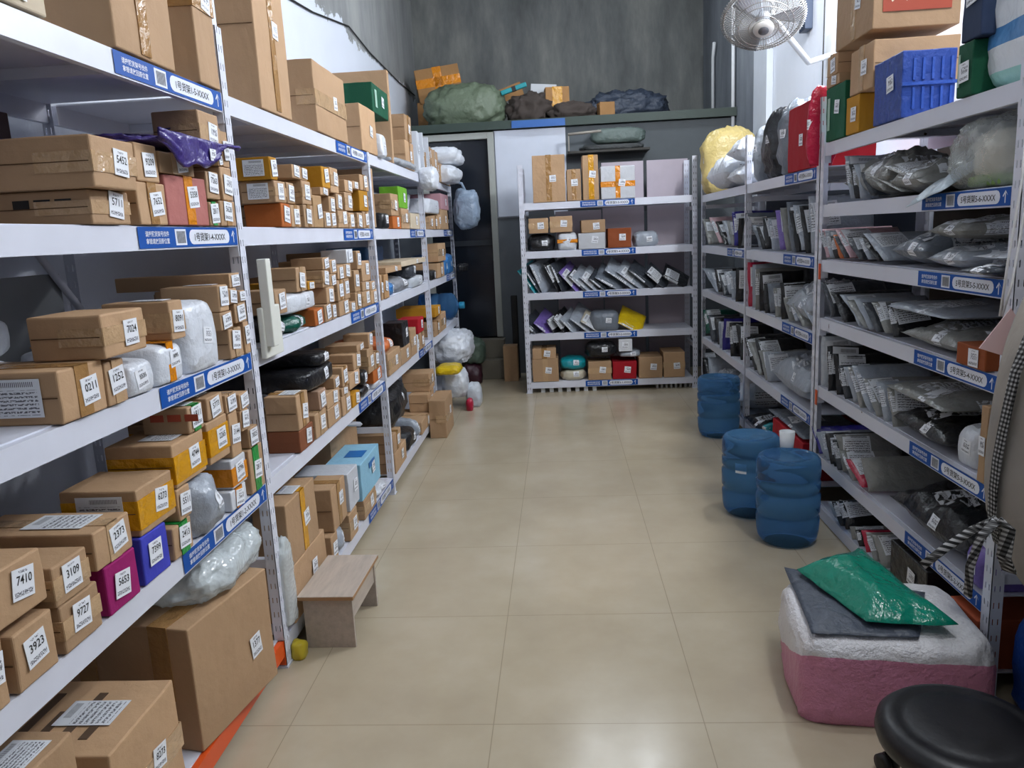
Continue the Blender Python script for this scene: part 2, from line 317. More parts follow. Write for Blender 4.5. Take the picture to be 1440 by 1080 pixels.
('L', 'box', 'kraft', 1.093, 1.25, 0.773, 0.872, -0.945, 0.34, 'tan box with sticker 7410 on second shelf of nearest left bay', 'cardboard box', 'parcels on the second shelf of the nearest left bay', '', 'brown', '7410', 1, 0, 0),
('L', 'box', 'kraft', 1.26, 1.373, 0.741, 0.821, -0.945, 0.26, 'tan box with sticker 3109 on second shelf of nearest left bay', 'cardboard box', 'parcels on the second shelf of the nearest left bay', 'H', 'clear', '3109', 0, 0, 0),
('L', 'box', 'kraft', 1.394, 1.531, 0.753, 0.834, -0.945, 0.283, 'tan box with sticker 2373 on second shelf of nearest left bay', 'cardboard box', 'parcels on the second shelf of the nearest left bay', '', 'brown', '2373', 1, 0, 0),
('L', 'box', 'kraft', 1.562, 1.724, 0.758, 0.867, -0.945, 0.179, 'yellow-taped tan box with sticker 6273 on second shelf of nearest left bay', 'cardboard box', 'parcels on the second shelf of the nearest left bay', 'H', 'yellow', '6273', 0, 1, 0),
('L', 'box', 'kraft', 1.732, 1.801, 0.727, 0.808, -0.945, 0.26, 'tan box with sticker 5511 on second shelf of nearest left bay', 'cardboard box', 'parcels on the second shelf of the nearest left bay', '', 'brown', '5511', 0, 0, 0),
('L', 'box', 'white', 2.041, 2.149, 0.704, 0.788, -0.945, 0.22, 'white box with sticker 3796 on second shelf of nearest left bay', 'box', 'parcels on the second shelf of the nearest left bay', 'H', 'orange', '3796', 0, 0, 0),
('L', 'box', 'kraft', 1.736, 1.91, 0.81, 0.92, -0.945, 0.17, 'yellow-taped tan box with sticker 4744 on second shelf of nearest left bay', 'cardboard box', 'parcels on the second shelf of the nearest left bay', 'H', 'yellow', '4744', 1, 0, 0),
('L', 'box', 'kraft', 1.929, 2.056, 0.81, 0.927, -0.945, 0.22, 'tan box with sticker 2265 on second shelf of nearest left bay', 'cardboard box', 'parcels on the second shelf of the nearest left bay', 'H', 'yellow', '2265', 0, 0, 0),
('L', 'box', 'kraft', 2.188, 2.26, 0.783, 0.845, -0.945, 0.26, 'tan box with sticker 3825 on second shelf of nearest left bay', 'cardboard box', 'parcels on the second shelf of the nearest left bay', '', 'brown', '3825', 0, 0, 0),
('L', 'box', 'kraft', 1.834, 1.923, 0.921, 0.99, -0.945, 0.123, 'tan box with sticker 1811 on second shelf of nearest left bay', 'cardboard box', 'parcels on the second shelf of the nearest left bay', 'V', 'green', '1811', 1, 0, 3),
('L', 'box', 'kraft', 1.943, 2.047, 0.928, 0.99, -0.945, 0.26, 'tan box with sticker 5773 on second shelf of nearest left bay', 'cardboard box', 'parcels on the second shelf of the nearest left bay', '', 'brown', '5773', 1, 0, 0),
('L', 'box', 'kraft', 2.066, 2.136, 0.789, 0.919, -0.945, 0.26, 'tan box with sticker 3144 on second shelf of nearest left bay', 'cardboard box', 'parcels on the second shelf of the nearest left bay', '', 'brown', '3144', 0, 0, 0),
('L', 'box', 'kraft', 2.147, 2.207, 0.846, 0.908, -0.945, 0.26, 'tan box, rightmost in third layer, second shelf of nearest left bay', 'cardboard box', 'parcels on the second shelf of the nearest left bay', '', 'brown', '', 0, 0, 0),
('L', 'box', 'kraft', 2.058, 2.136, 0.92, 0.974, -0.945, 0.12, 'tan box, second from left in fourth layer, second shelf of nearest left bay', 'cardboard box', 'parcels on the second shelf of the nearest left bay', 'V', 'clear', '', 0, 0, 0),
('L', 'box', 'kraft', 2.147, 2.217, 0.909, 0.958, -0.945, 0.3, 'tan box, rightmost in fourth layer, second shelf of nearest left bay', 'cardboard box', 'parcels on the second shelf of the nearest left bay', '', 'brown', '', 0, 0, 0),
('L', 'box', 'kraft', 1.329, 1.612, 0.12, 0.384, -0.945, 0.317, 'printed tan carton with sticker 8273 on bottom shelf of nearest left bay', 'cardboard box', 'parcels on the bottom shelf of the nearest left bay', 'H', 'clear', '8273', 1, 0, 4),
('L', 'box', 'kraft', 1.087, 1.251, 0.12, 0.503, -0.945, 0.151, 'tan carton with two waybills on bottom shelf of nearest left bay', 'cardboard box', 'parcels on the bottom shelf of the nearest left bay', '', 'brown', '', 1, 0, 0),
('L', 'box', 'kraft', 2.584, 2.894, 1.82, 2.34, -0.945, 0.125, 'very tall tan carton on top shelf of second left bay', 'cardboard box', 'parcels on the top shelf of the second left bay', 'V', 'brown', '', 0, 0, 0),
('L', 'box', 'kraft', 3.176, 3.651, 1.82, 2.096, -0.945, 0.129, 'large tan carton with flap on top shelf of second left bay', 'cardboard box', 'parcels on the top shelf of the second left bay', 'H', 'clear', '', 0, 0, 0),
('L', 'box', 'kraft', 3.908, 4.24, 1.82, 2.044, -0.945, 0.12, 'tan carton under green box on top shelf of second left bay', 'cardboard box', 'parcels on the top shelf of the second left bay', '', 'brown', '', 0, 0, 0),
('L', 'soft', 'white', 4.243, 4.356, 1.82, 1.945, -0.915, 0.3, 'white plastic parcel with black marks on top shelf of second left bay', 'parcel', 'parcels on the top shelf of the second left bay', '', 'brown', '', 0, 0, 0),
('L', 'box', 'green', 4.21, 4.594, 2.045, 2.195, -0.945, 0.162, 'flat dark green box on top shelf of second left bay', 'box', 'parcels on the top shelf of the second left bay', '', 'brown', '', 0, 0, 0),
('L', 'box', 'orangecard', 2.664, 2.76, 1.44, 1.521, -0.945, 0.133, 'orange-taped box, leftmost in bottom layer, fourth shelf of second left bay', 'box', 'parcels on the fourth shelf of the second left bay', '', 'brown', '', 0, 0, 0),
('L', 'box', 'kraft', 2.76, 2.867, 1.44, 1.519, -0.945, 0.26, 'tan box, second from left in bottom layer, fourth shelf of second left bay', 'cardboard box', 'parcels on the fourth shelf of the second left bay', '', 'brown', '', 0, 0, 0),
('L', 'box', 'kraft', 2.905, 3.022, 1.44, 1.524, -0.945, 0.12, 'tan box, third from left in bottom layer, fourth shelf of second left bay', 'cardboard box', 'parcels on the fourth shelf of the second left bay', '', 'brown', '', 0, 0, 0),
('L', 'box', 'kraft', 3.162, 3.242, 1.44, 1.505, -0.945, 0.26, 'tan box, fifth from left in bottom layer, fourth shelf of second left bay', 'cardboard box', 'parcels on the fourth shelf of the second left bay', '', 'brown', '', 0, 0, 0),
('L', 'box', 'kraft', 3.246, 3.335, 1.44, 1.503, -0.945, 0.26, 'tan box, sixth from left in bottom layer, fourth shelf of second left bay', 'cardboard box', 'parcels on the fourth shelf of the second left bay', '', 'brown', '', 0, 0, 0),
('L', 'box', 'kraft', 3.36, 3.529, 1.44, 1.515, -0.945, 0.26, 'tan box, seventh from left in bottom layer, fourth shelf of second left bay', 'cardboard box', 'parcels on the fourth shelf of the second left bay', '', 'brown', '', 0, 0, 0),
('L', 'box', 'kraft', 3.535, 3.638, 1.44, 1.51, -0.945, 0.34, 'tan box, eighth from left in bottom layer, fourth shelf of second left bay', 'cardboard box', 'parcels on the fourth shelf of the second left bay', '', 'brown', '', 0, 0, 0),
('L', 'box', 'kraft', 3.686, 3.791, 1.44, 1.513, -0.945, 0.3, 'tan box, ninth from left in bottom layer, fourth shelf of second left bay', 'cardboard box', 'parcels on the fourth shelf of the second left bay', '', 'brown', '', 0, 0, 0),
('L', 'box', 'kraft', 3.798, 3.923, 1.44, 1.521, -0.945, 0.22, 'tan box, rightmost in bottom layer, fourth shelf of second left bay', 'cardboard box', 'parcels on the fourth shelf of the second left bay', '', 'brown', '', 0, 0, 0),
('L', 'box', 'kraft', 2.618, 2.736, 1.522, 1.595, -0.945, 0.12, 'tan box, leftmost in second layer, fourth shelf of second left bay', 'cardboard box', 'parcels on the fourth shelf of the second left bay', '', 'brown', '', 0, 1, 0),
('L', 'box', 'kraft', 2.74, 2.823, 1.522, 1.596, -0.945, 0.3, 'tan box, second from left in second layer, fourth shelf of second left bay', 'cardboard box', 'parcels on the fourth shelf of the second left bay', '', 'brown', '', 0, 0, 0),
('L', 'box', 'kraft', 2.906, 3.018, 1.525, 1.613, -0.945, 0.34, 'tan box, third from left in second layer, fourth shelf of second left bay', 'cardboard box', 'parcels on the fourth shelf of the second left bay', '', 'brown', '', 0, 0, 0),
('L', 'box', 'redcard', 3.025, 3.152, 1.44, 1.566, -0.945, 0.26, 'red-labelled box, fourth from left in bottom layer, fourth shelf of second left bay', 'box', 'parcels on the fourth shelf of the second left bay', '', 'brown', '', 0, 0, 0),
('L', 'box', 'kraft', 3.241, 3.341, 1.504, 1.569, -0.945, 0.26, 'tan box, fourth from left in second layer, fourth shelf of second left bay', 'cardboard box', 'parcels on the fourth shelf of the second left bay', '', 'brown', '', 0, 0, 0),
('L', 'box', 'kraft', 3.36, 3.454, 1.516, 1.585, -0.945, 0.3, 'tan box, fifth from left in second layer, fourth shelf of second left bay', 'cardboard box', 'parcels on the fourth shelf of the second left bay', '', 'brown', '', 0, 0, 0),
('L', 'box', 'kraft', 3.494, 3.625, 1.516, 1.599, -0.945, 0.22, 'tan box, sixth from left in second layer, fourth shelf of second left bay', 'cardboard box', 'parcels on the fourth shelf of the second left bay', '', 'brown', '', 0, 0, 0),
('L', 'box', 'ycard', 3.756, 3.934, 1.522, 1.62, -0.945, 0.3, 'yellow-taped box, rightmost in second layer, fourth shelf of second left bay', 'box', 'parcels on the fourth shelf of the second left bay', '', 'brown', '', 0, 0, 0),
('L', 'box', 'ycard', 2.602, 2.668, 1.596, 1.67, -0.945, 0.12, 'yellow-taped box, leftmost in third layer, fourth shelf of second left bay', 'box', 'parcels on the fourth shelf of the second left bay', '', 'brown', '', 0, 2, 0),
('L', 'box', 'kraft', 2.817, 2.914, 1.614, 1.663, -0.945, 0.3, 'tan box, second from left in third layer, fourth shelf of second left bay', 'cardboard box', 'parcels on the fourth shelf of the second left bay', '', 'brown', '', 0, 0, 0),
('L', 'box', 'kraft', 2.915, 2.991, 1.614, 1.659, -0.945, 0.22, 'tan box, third from left in third layer, fourth shelf of second left bay', 'cardboard box', 'parcels on the fourth shelf of the second left bay', '', 'brown', '', 0, 0, 0),
('L', 'box', 'kraft', 3.136, 3.255, 1.57, 1.6, -0.945, 0.3, 'tan box, fourth from left in third layer, fourth shelf of second left bay', 'cardboard box', 'parcels on the fourth shelf of the second left bay', '', 'brown', '', 0, 0, 0),
('L', 'box', 'ycard', 3.179, 3.294, 1.601, 1.686, -0.945, 0.12, 'yellow-taped box, only one in fourth layer, fourth shelf of second left bay', 'box', 'parcels on the fourth shelf of the second left bay', '', 'brown', '', 0, 0, 0),
('L', 'box', 'kraft', 3.294, 3.418, 1.586, 1.691, -0.945, 0.22, 'tan box, fifth from left in third layer, fourth shelf of second left bay', 'cardboard box', 'parcels on the fourth shelf of the second left bay', '', 'brown', '', 0, 0, 0),
('L', 'box', 'kraft', 3.513, 3.65, 1.6, 1.653, -0.945, 0.12, 'tan box, sixth from left in third layer, fourth shelf of second left bay', 'cardboard box', 'parcels on the fourth shelf of the second left bay', '', 'brown', '', 0, 0, 0),
('L', 'box', 'kraft', 3.656, 3.769, 1.621, 1.656, -0.945, 0.3, 'tan box, seventh from left in third layer, fourth shelf of second left bay', 'cardboard box', 'parcels on the fourth shelf of the second left bay', '', 'brown', '', 0, 0, 0),
('L', 'box', 'kraft', 3.796, 3.966, 1.621, 1.697, -0.945, 0.3, 'tan box, rightmost in third layer, fourth shelf of second left bay', 'cardboard box', 'parcels on the fourth shelf of the second left bay', '', 'brown', '', 0, 0, 0),
('L', 'bag', 'black', 2.464, 2.638, 1.065, 1.149, -0.945, 0.3, 'black plastic bag, leftmost in bottom layer, third shelf of second left bay', 'plastic bag', 'parcels on the third shelf of the second left bay', '', 'brown', '', 0, 0, 0),
('L', 'bag', 'dgreen', 2.647, 2.899, 1.065, 1.137, -0.945, 0.34, 'dark green plastic mailer on third shelf of second left bay', 'plastic bag', 'parcels on the third shelf of the second left bay', '', 'brown', '', 0, 0, 0),
('L', 'box', 'orangecard', 2.913, 3.031, 1.065, 1.129, -0.945, 0.3, 'orange-taped box, third from left in bottom layer, third shelf of second left bay', 'box', 'parcels on the third shelf of the second left bay', '', 'brown', '', 0, 0, 0),
('L', 'box', 'kraft', 3.05, 3.141, 1.065, 1.134, -0.945, 0.26, 'tan box, fourth from left in bottom layer, third shelf of second left bay', 'cardboard box', 'parcels on the third shelf of the second left bay', '', 'brown', '', 0, 0, 0),
('L', 'box', 'kraft', 3.147, 3.205, 1.065, 1.126, -0.945, 0.34, 'tan box, fifth from left in bottom layer, third shelf of second left bay', 'cardboard box', 'parcels on the third shelf of the second left bay', '', 'brown', '', 0, 0, 0),
('L', 'box', 'kraft', 3.261, 3.424, 1.065, 1.129, -0.945, 0.34, 'tan box, sixth from left in bottom layer, third shelf of second left bay', 'cardboard box', 'parcels on the third shelf of the second left bay', '', 'brown', '', 0, 0, 0),
('L', 'box', 'kraft', 3.43, 3.518, 1.065, 1.111, -0.945, 0.26, 'tan box, seventh from left in bottom layer, third shelf of second left bay', 'cardboard box', 'parcels on the third shelf of the second left bay', '', 'brown', '', 0, 0, 0),
('L', 'box', 'kraft', 3.534, 3.643, 1.065, 1.146, -0.945, 0.22, 'tan box, eighth from left in bottom layer, third shelf of second left bay', 'cardboard box', 'parcels on the third shelf of the second left bay', '', 'brown', '', 0, 0, 0),
('L', 'box', 'kraft', 3.656, 3.825, 1.065, 1.14, -0.945, 0.3, 'tan box, ninth from left in bottom layer, third shelf of second left bay', 'cardboard box', 'parcels on the third shelf of the second left bay', '', 'brown', '', 0, 0, 0),
('L', 'box', 'kraft', 3.832, 3.96, 1.065, 1.133, -0.945, 0.22, 'tan box, rightmost in bottom layer, third shelf of second left bay', 'cardboard box', 'parcels on the third shelf of the second left bay', '', 'brown', '', 0, 0, 0),
('L', 'box', 'kraft', 2.522, 2.632, 1.15, 1.233, -0.945, 0.12, 'tan box, leftmost in second layer, third shelf of second left bay', 'cardboard box', 'parcels on the third shelf of the second left bay', '', 'brown', '', 0, 0, 0),
('L', 'soft', 'white', 2.636, 2.989, 1.138, 1.207, -0.945, 0.3, 'white soft parcel, second from left in second layer, third shelf of second left bay', 'parcel', 'parcels on the third shelf of the second left bay', '', 'brown', '', 0, 0, 0),
('L', 'box', 'kraft', 3.092, 3.208, 1.135, 1.201, -0.945, 0.12, 'tan box, third from left in second layer, third shelf of second left bay', 'cardboard box', 'parcels on the third shelf of the second left bay', '', 'brown', '', 0, 0, 0),
('L', 'box', 'kraft', 3.254, 3.354, 1.13, 1.22, -0.945, 0.34, 'tan box, fourth from left in second layer, third shelf of second left bay', 'cardboard box', 'parcels on the third shelf of the second left bay', '', 'brown', '', 0, 0, 0),
('L', 'box', 'kraft', 3.358, 3.451, 1.13, 1.22, -0.945, 0.22, 'tan box, fifth from left in second layer, third shelf of second left bay', 'cardboard box', 'parcels on the third shelf of the second left bay', '', 'brown', '', 0, 0, 0),
('L', 'box', 'kraft', 3.676, 3.819, 1.141, 1.185, -0.945, 0.34, 'tan box, seventh from left in second layer, third shelf of second left bay', 'cardboard box', 'parcels on the third shelf of the second left bay', '', 'brown', '', 0, 0, 0),
('L', 'box', 'kraft', 3.824, 3.939, 1.134, 1.177, -0.945, 0.3, 'tan box, rightmost in second layer, third shelf of second left bay', 'cardboard box', 'parcels on the third shelf of the second left bay', '', 'brown', '', 0, 0, 0),
('L', 'box', 'kraft', 2.751, 2.866, 1.208, 1.297, -0.945, 0.131, 'tan box, leftmost in third layer, third shelf of second left bay', 'cardboard box', 'parcels on the third shelf of the second left bay', '', 'brown', '', 0, 0, 0),
('L', 'box', 'ycard', 2.868, 2.955, 1.208, 1.238, -0.945, 0.34, 'yellow-taped box, second from left in third layer, third shelf of second left bay', 'box', 'parcels on the third shelf of the second left bay', '', 'brown', '', 0, 0, 0),
('L', 'box', 'kraft', 3.058, 3.153, 1.202, 1.272, -0.945, 0.22, 'tan box, third from left in third layer, third shelf of second left bay', 'cardboard box', 'parcels on the third shelf of the second left bay', '', 'brown', '', 0, 0, 0),
('L', 'box', 'kraft', 3.154, 3.251, 1.202, 1.25, -0.945, 0.34, 'tan box, fourth from left in third layer, third shelf of second left bay', 'cardboard box', 'parcels on the third shelf of the second left bay', '', 'brown', '', 0, 0, 0),
('L', 'box', 'kraft', 3.277, 3.378, 1.221, 1.281, -0.945, 0.22, 'tan box, fifth from left in third layer, third shelf of second left bay', 'cardboard box', 'parcels on the third shelf of the second left bay', '', 'brown', '', 0, 0, 0),
('L', 'box', 'kraft', 3.544, 3.637, 1.147, 1.248, -0.945, 0.26, 'tan box, sixth from left in second layer, third shelf of second left bay', 'cardboard box', 'parcels on the third shelf of the second left bay', '', 'brown', '', 0, 0, 0),
('L', 'box', 'kraft', 3.695, 3.851, 1.186, 1.284, -0.945, 0.26, 'tan box, rightmost in third layer, third shelf of second left bay', 'cardboard box', 'parcels on the third shelf of the second left bay', '', 'brown', '', 0, 0, 0),
('L', 'box', 'kraft', 3.077, 3.173, 1.273, 1.321, -0.945, 0.133, 'tan box, leftmost in fourth layer, third shelf of second left bay', 'cardboard box', 'parcels on the third shelf of the second left bay', '', 'brown', '', 0, 0, 0),
('L', 'box', 'kraft', 3.176, 3.273, 1.251, 1.309, -0.945, 0.22, 'tan box, second from left in fourth layer, third shelf of second left bay', 'cardboard box', 'parcels on the third shelf of the second left bay', '', 'brown', '', 0, 0, 0),
('L', 'box', 'kraft', 3.384, 3.504, 1.221, 1.283, -0.945, 0.26, 'tan box, sixth from left in third layer, third shelf of second left bay', 'cardboard box', 'parcels on the third shelf of the second left bay', '', 'brown', '', 0, 0, 0),
('L', 'box', 'whitecard', 3.439, 3.553, 1.284, 1.346, -0.945, 0.12, 'white box, rightmost in fourth layer, third shelf of second left bay', 'box', 'parcels on the third shelf of the second left bay', '', 'brown', '', 0, 0, 0),
('L', 'box', 'kraft', 3.615, 3.692, 1.249, 1.335, -0.945, 0.34, 'tan box, seventh from left in third layer, third shelf of second left bay', 'cardboard box', 'parcels on the third shelf of the second left bay', '', 'brown', '', 0, 0, 0),
('L', 'box', 'redbrown', 2.613, 2.774, 0.645, 0.725, -0.945, 0.12, 'red-brown box, leftmost in bottom layer, second shelf of second left bay', 'box', 'parcels on the second shelf of the second left bay', '', 'brown', '', 0, 0, 0),
('L', 'box', 'kraft', 2.796, 2.948, 0.645, 0.74, -0.945, 0.3, 'tan box, second from left in bottom layer, second shelf of second left bay', 'cardboard box', 'parcels on the second shelf of the second left bay', '', 'brown', '', 0, 0, 0),
('L', 'box', 'kraft', 2.962, 3.144, 0.645, 0.722, -0.945, 0.3, 'tan box, third from left in bottom layer, second shelf of second left bay', 'cardboard box', 'parcels on the second shelf of the second left bay', '', 'brown', '', 0, 0, 0),
('L', 'box', 'kraft', 3.164, 3.314, 0.645, 0.73, -0.945, 0.3, 'tan box, fourth from left in bottom layer, second shelf of second left bay', 'cardboard box', 'parcels on the second shelf of the second left bay', '', 'brown', '', 0, 0, 0),
('L', 'box', 'ycard', 3.329, 3.467, 0.645, 0.704, -0.945, 0.34, 'yellow-taped box, fifth from left in bottom layer, second shelf of second left bay', 'box', 'parcels on the second shelf of the second left bay', '', 'brown', '', 0, 0, 0),
('L', 'bag', 'black', 3.488, 3.734, 0.645, 0.705, -0.945, 0.22, 'black plastic bag, sixth from left in bottom layer, second shelf of second left bay', 'plastic bag', 'parcels on the second shelf of the second left bay', '', 'brown', '', 0, 0, 0),
('L', 'soft', 'white', 3.754, 3.892, 0.645, 0.675, -0.945, 0.3, 'white soft parcel, rightmost in bottom layer, second shelf of second left bay', 'parcel', 'parcels on the second shelf of the second left bay', '', 'brown', '', 0, 0, 0),
('L', 'box', 'kraft', 2.614, 2.749, 0.726, 0.852, -0.945, 0.12, 'tan box, leftmost in second layer, second shelf of second left bay', 'cardboard box', 'parcels on the second shelf of the second left bay', '', 'brown', '', 1, 0, 0),
('L', 'box', 'kraft', 2.969, 3.147, 0.723, 0.784, -0.945, 0.12, 'tan box, third from left in second layer, second shelf of second left bay', 'cardboard box', 'parcels on the second shelf of the second left bay', '', 'brown', '', 0, 0, 0),
('L', 'box', 'kraft', 3.175, 3.284, 0.731, 0.764, -0.945, 0.3, 'tan box, fourth from left in second layer, second shelf of second left bay', 'cardboard box', 'parcels on the second shelf of the second left bay', '', 'brown', '', 0, 0, 0),
('L', 'box', 'kraft', 3.307, 3.492, 0.731, 0.801, -0.945, 0.22, 'tan box, fifth from left in second layer, second shelf of second left bay', 'cardboard box', 'parcels on the second shelf of the second left bay', '', 'brown', '', 0, 0, 0),
('L', 'box', 'redwhite', 2.87, 2.967, 0.741, 0.817, -0.945, 0.182, 'red-printed box, second from left in second layer, second shelf of second left bay', 'box', 'parcels on the second shelf of the second left bay', '', 'brown', '', 0, 0, 0),
('L', 'box', 'kraft', 3.074, 3.166, 0.785, 0.83, -0.945, 0.34, 'tan box, leftmost in third layer, second shelf of second left bay', 'cardboard box', 'parcels on the second shelf of the second left bay', '', 'brown', '', 0, 0, 0),
('L', 'box', 'kraft', 3.204, 3.304, 0.765, 0.85, -0.945, 0.22, 'tan box, second from left in third layer, second shelf of second left bay', 'cardboard box', 'parcels on the second shelf of the second left bay', '', 'brown', '', 0, 0, 0),
('L', 'soft', 'black', 3.546, 3.656, 0.706, 0.772, -0.945, 0.26, 'black soft parcel, sixth from left in second layer, second shelf of second left bay', 'parcel', 'parcels on the second shelf of the second left bay', '', 'brown', '', 0, 0, 0),
('L', 'box', 'orangecard', 3.737, 3.927, 0.676, 0.738, -0.945, 0.3, 'orange-taped box, rightmost in second layer, second shelf of second left bay', 'box', 'parcels on the second shelf of the second left bay', '', 'brown', '', 0, 0, 0),
('L', 'box', 'kraft', 3.4, 3.535, 0.802, 0.876, -0.945, 0.12, 'tan box, third from left in third layer, second shelf of second left bay', 'cardboard box', 'parcels on the second shelf of the second left bay', '', 'brown', '', 0, 0, 0),
('L', 'box', 'kraft', 3.661, 3.785, 0.739, 0.861, -0.945, 0.3, 'tan box, fourth from left in third layer, second shelf of second left bay', 'cardboard box', 'parcels on the second shelf of the second left bay', '', 'brown', '', 0, 0, 0),
('L', 'box', 'kraft', 3.788, 3.899, 0.739, 0.823, -0.945, 0.26, 'tan box, rightmost in third layer, second shelf of second left bay', 'cardboard box', 'parcels on the second shelf of the second left bay', '', 'brown', '', 0, 0, 0),
('L', 'soft', 'black', 2.767, 3.138, 0.831, 0.905, -0.945, 0.45, 'long black plastic-wrapped parcel on second shelf of second left bay', 'parcel', 'parcels on the second shelf of the second left bay', '', 'brown', '', 0, 0, 0),
('L', 'box', 'kraft', 3.475, 3.616, 0.877, 0.908, -0.945, 0.151, 'tan box, second from left in fourth layer, second shelf of second left bay', 'cardboard box', 'parcels on the second shelf of the second left bay', '', 'brown', '', 0, 0, 0),
('L', 'box', 'kraft', 3.704, 3.79, 0.862, 0.931, -0.945, 0.128, 'tan box, rightmost in fourth layer, second shelf of second left bay', 'cardboard box', 'parcels on the second shelf of the second left bay', '', 'brown', '', 0, 0, 0),
('L', 'soft', 'black', 2.918, 3.078, 0.906, 0.955, -0.945, 0.4, 'black plastic mailer with silver label on second shelf of second left bay', 'parcel', 'parcels on the second shelf of the second left bay', '', 'brown', '', 0, 0, 0),
('L', 'box', 'kraft', 2.392, 2.782, 0.1, 0.296, -0.945, 0.12, 'wide tan carton on bottom shelf of second left bay', 'cardboard box', 'parcels on the bottom shelf of the second left bay', '', 'brown', '', 0, 0, 0),
('L', 'box', 'kraft', 2.845, 2.936, 0.1, 0.227, -0.945, 0.3, 'tan box, second from left in bottom layer, bottom shelf of second left bay', 'cardboard box', 'parcels on the bottom shelf of the second left bay', '', 'brown', '', 0, 0, 0),
('L', 'bag', 'silver', 2.951, 3.084, 0.1, 0.22, -0.945, 0.3, 'parcel with blue and white waybill on bottom shelf of second left bay', 'plastic bag', 'parcels on the bottom shelf of the second left bay', '', 'brown', '', 0, 0, 0),
('L', 'box', 'kraft', 3.11, 3.249, 0.1, 0.221, -0.945, 0.22, 'tan box, fourth from left in bottom layer, bottom shelf of second left bay', 'cardboard box', 'parcels on the bottom shelf of the second left bay', '', 'brown', '', 0, 0, 0),
('L', 'box', 'kraft', 3.362, 3.601, 0.1, 0.194, -0.945, 0.12, 'tan box, fifth from left in bottom layer, bottom shelf of second left bay', 'cardboard box', 'parcels on the bottom shelf of the second left bay', '', 'brown', '', 0, 0, 0),
('L', 'bag', 'white', 3.632, 3.912, 0.1, 0.141, -0.945, 0.3, 'crumpled white plastic bag with blue print on bottom shelf of second left bay', 'plastic bag', 'parcels on the bottom shelf of the second left bay', '', 'brown', '', 0, 0, 0),
('L', 'box', 'kraft', 2.403, 2.723, 0.297, 0.523, -0.945, 0.12, 'tan carton with yellow tape strip on bottom shelf of second left bay', 'cardboard box', 'parcels on the bottom shelf of the second left bay', 'V', 'yellow', '', 3, 0, 0),
('L', 'box', 'kraft', 2.895, 3.108, 0.228, 0.409, -0.945, 0.12, 'tan box, second from left in second layer, bottom shelf of second left bay', 'cardboard box', 'parcels on the bottom shelf of the second left bay', '', 'brown', '', 0, 0, 0),
('L', 'box', 'whitecard', 3.147, 3.318, 0.222, 0.392, -0.945, 0.239, 'white foam carton on bottom shelf of second left bay', 'box', 'parcels on the bottom shelf of the second left bay', '', 'brown', '', 0, 0, 0),
('L', 'box', 'lblue', 3.35, 3.733, 0.195, 0.372, -0.945, 0.174, 'pale blue carton with blue panel on bottom shelf of second left bay', 'box', 'parcels on the bottom shelf of the second left bay', '', 'brown', '', 0, 0, 0),
('L', 'box', 'kraft', 5.027, 5.334, 1.82, 1.995, -0.945, 0.12, 'tan box, leftmost in bottom layer, top shelf of third left bay', 'cardboard box', 'parcels on the top shelf of the third left bay', '', 'brown', '', 0, 0, 0),
('L', 'box', 'kraft', 5.817, 5.847, 1.82, 1.993, -0.945, 0.12, 'tan box, fourth from left in bottom layer, top shelf of third left bay', 'cardboard box', 'parcels on the top shelf of the third left bay', '', 'brown', '', 0, 0, 0),
('L', 'box', 'kraft', 6.008, 6.038, 1.82, 1.95, -0.945, 0.3, 'tan box, sixth from left in bottom layer, top shelf of third left bay', 'cardboard box', 'parcels on the top shelf of the third left bay', '', 'brown', '', 0, 0, 0),
('L', 'box', 'kraft', 5.079, 5.291, 1.996, 2.16, -0.945, 0.12, 'narrow upright tan carton on top shelf of third left bay', 'cardboard box', 'parcels on the top shelf of the third left bay', '', 'brown', '', 0, 0, 0),
('L', 'box', 'whitecard', 5.488, 5.58, 1.82, 2.103, -0.945, 0.3, 'white box, second from left in bottom layer, top shelf of third left bay', 'box', 'parcels on the top shelf of the third left bay', '', 'brown', '', 0, 0, 0),
('L', 'box', 'whitecard', 5.708, 5.738, 1.82, 2.118, -0.945, 0.26, 'white box, third from left in bottom layer, top shelf of third left bay', 'box', 'parcels on the top shelf of the third left bay', '', 'brown', '', 0, 0, 0),
('L', 'box', 'whitecard', 5.955, 5.985, 1.82, 2.115, -0.945, 0.22, 'white box, fifth from left in bottom layer, top shelf of third left bay', 'box', 'parcels on the top shelf of the third left bay', '', 'brown', '', 0, 0, 0),
('L', 'box', 'kraft', 6.03, 6.06, 1.951, 2.053, -0.945, 0.26, 'tan box, rightmost in second layer, top shelf of third left bay', 'cardboard box', 'parcels on the top shelf of the third left bay', '', 'brown', '', 0, 0, 0),
('L', 'box', 'kraft', 6.369, 6.399, 1.82, 2.012, -0.945, 0.3, 'tan box, rightmost in bottom layer, top shelf of third left bay', 'cardboard box', 'parcels on the top shelf of the third left bay', '', 'brown', '', 0, 0, 0),
('L', 'soft', 'black', 4.255, 4.407, 1.44, 1.529, -0.945, 0.34, 'black soft parcel, leftmost in bottom layer, fourth shelf of third left bay', 'parcel', 'parcels on the fourth shelf of the third left bay', '', 'brown', '', 0, 0, 0),
('L', 'box', 'orangecard', 4.483, 4.723, 1.44, 1.512, -0.945, 0.26, 'orange-taped box, second from left in bottom layer, fourth shelf of third left bay', 'box', 'parcels on the fourth shelf of the third left bay', '', 'brown', '', 0, 0, 0),
('L', 'box', 'kraft', 4.75, 5.0, 1.44, 1.564, -0.945, 0.22, 'tan box, third from left in bottom layer, fourth shelf of third left bay', 'cardboard box', 'parcels on the fourth shelf of the third left bay', '', 'brown', '', 0, 0, 0),
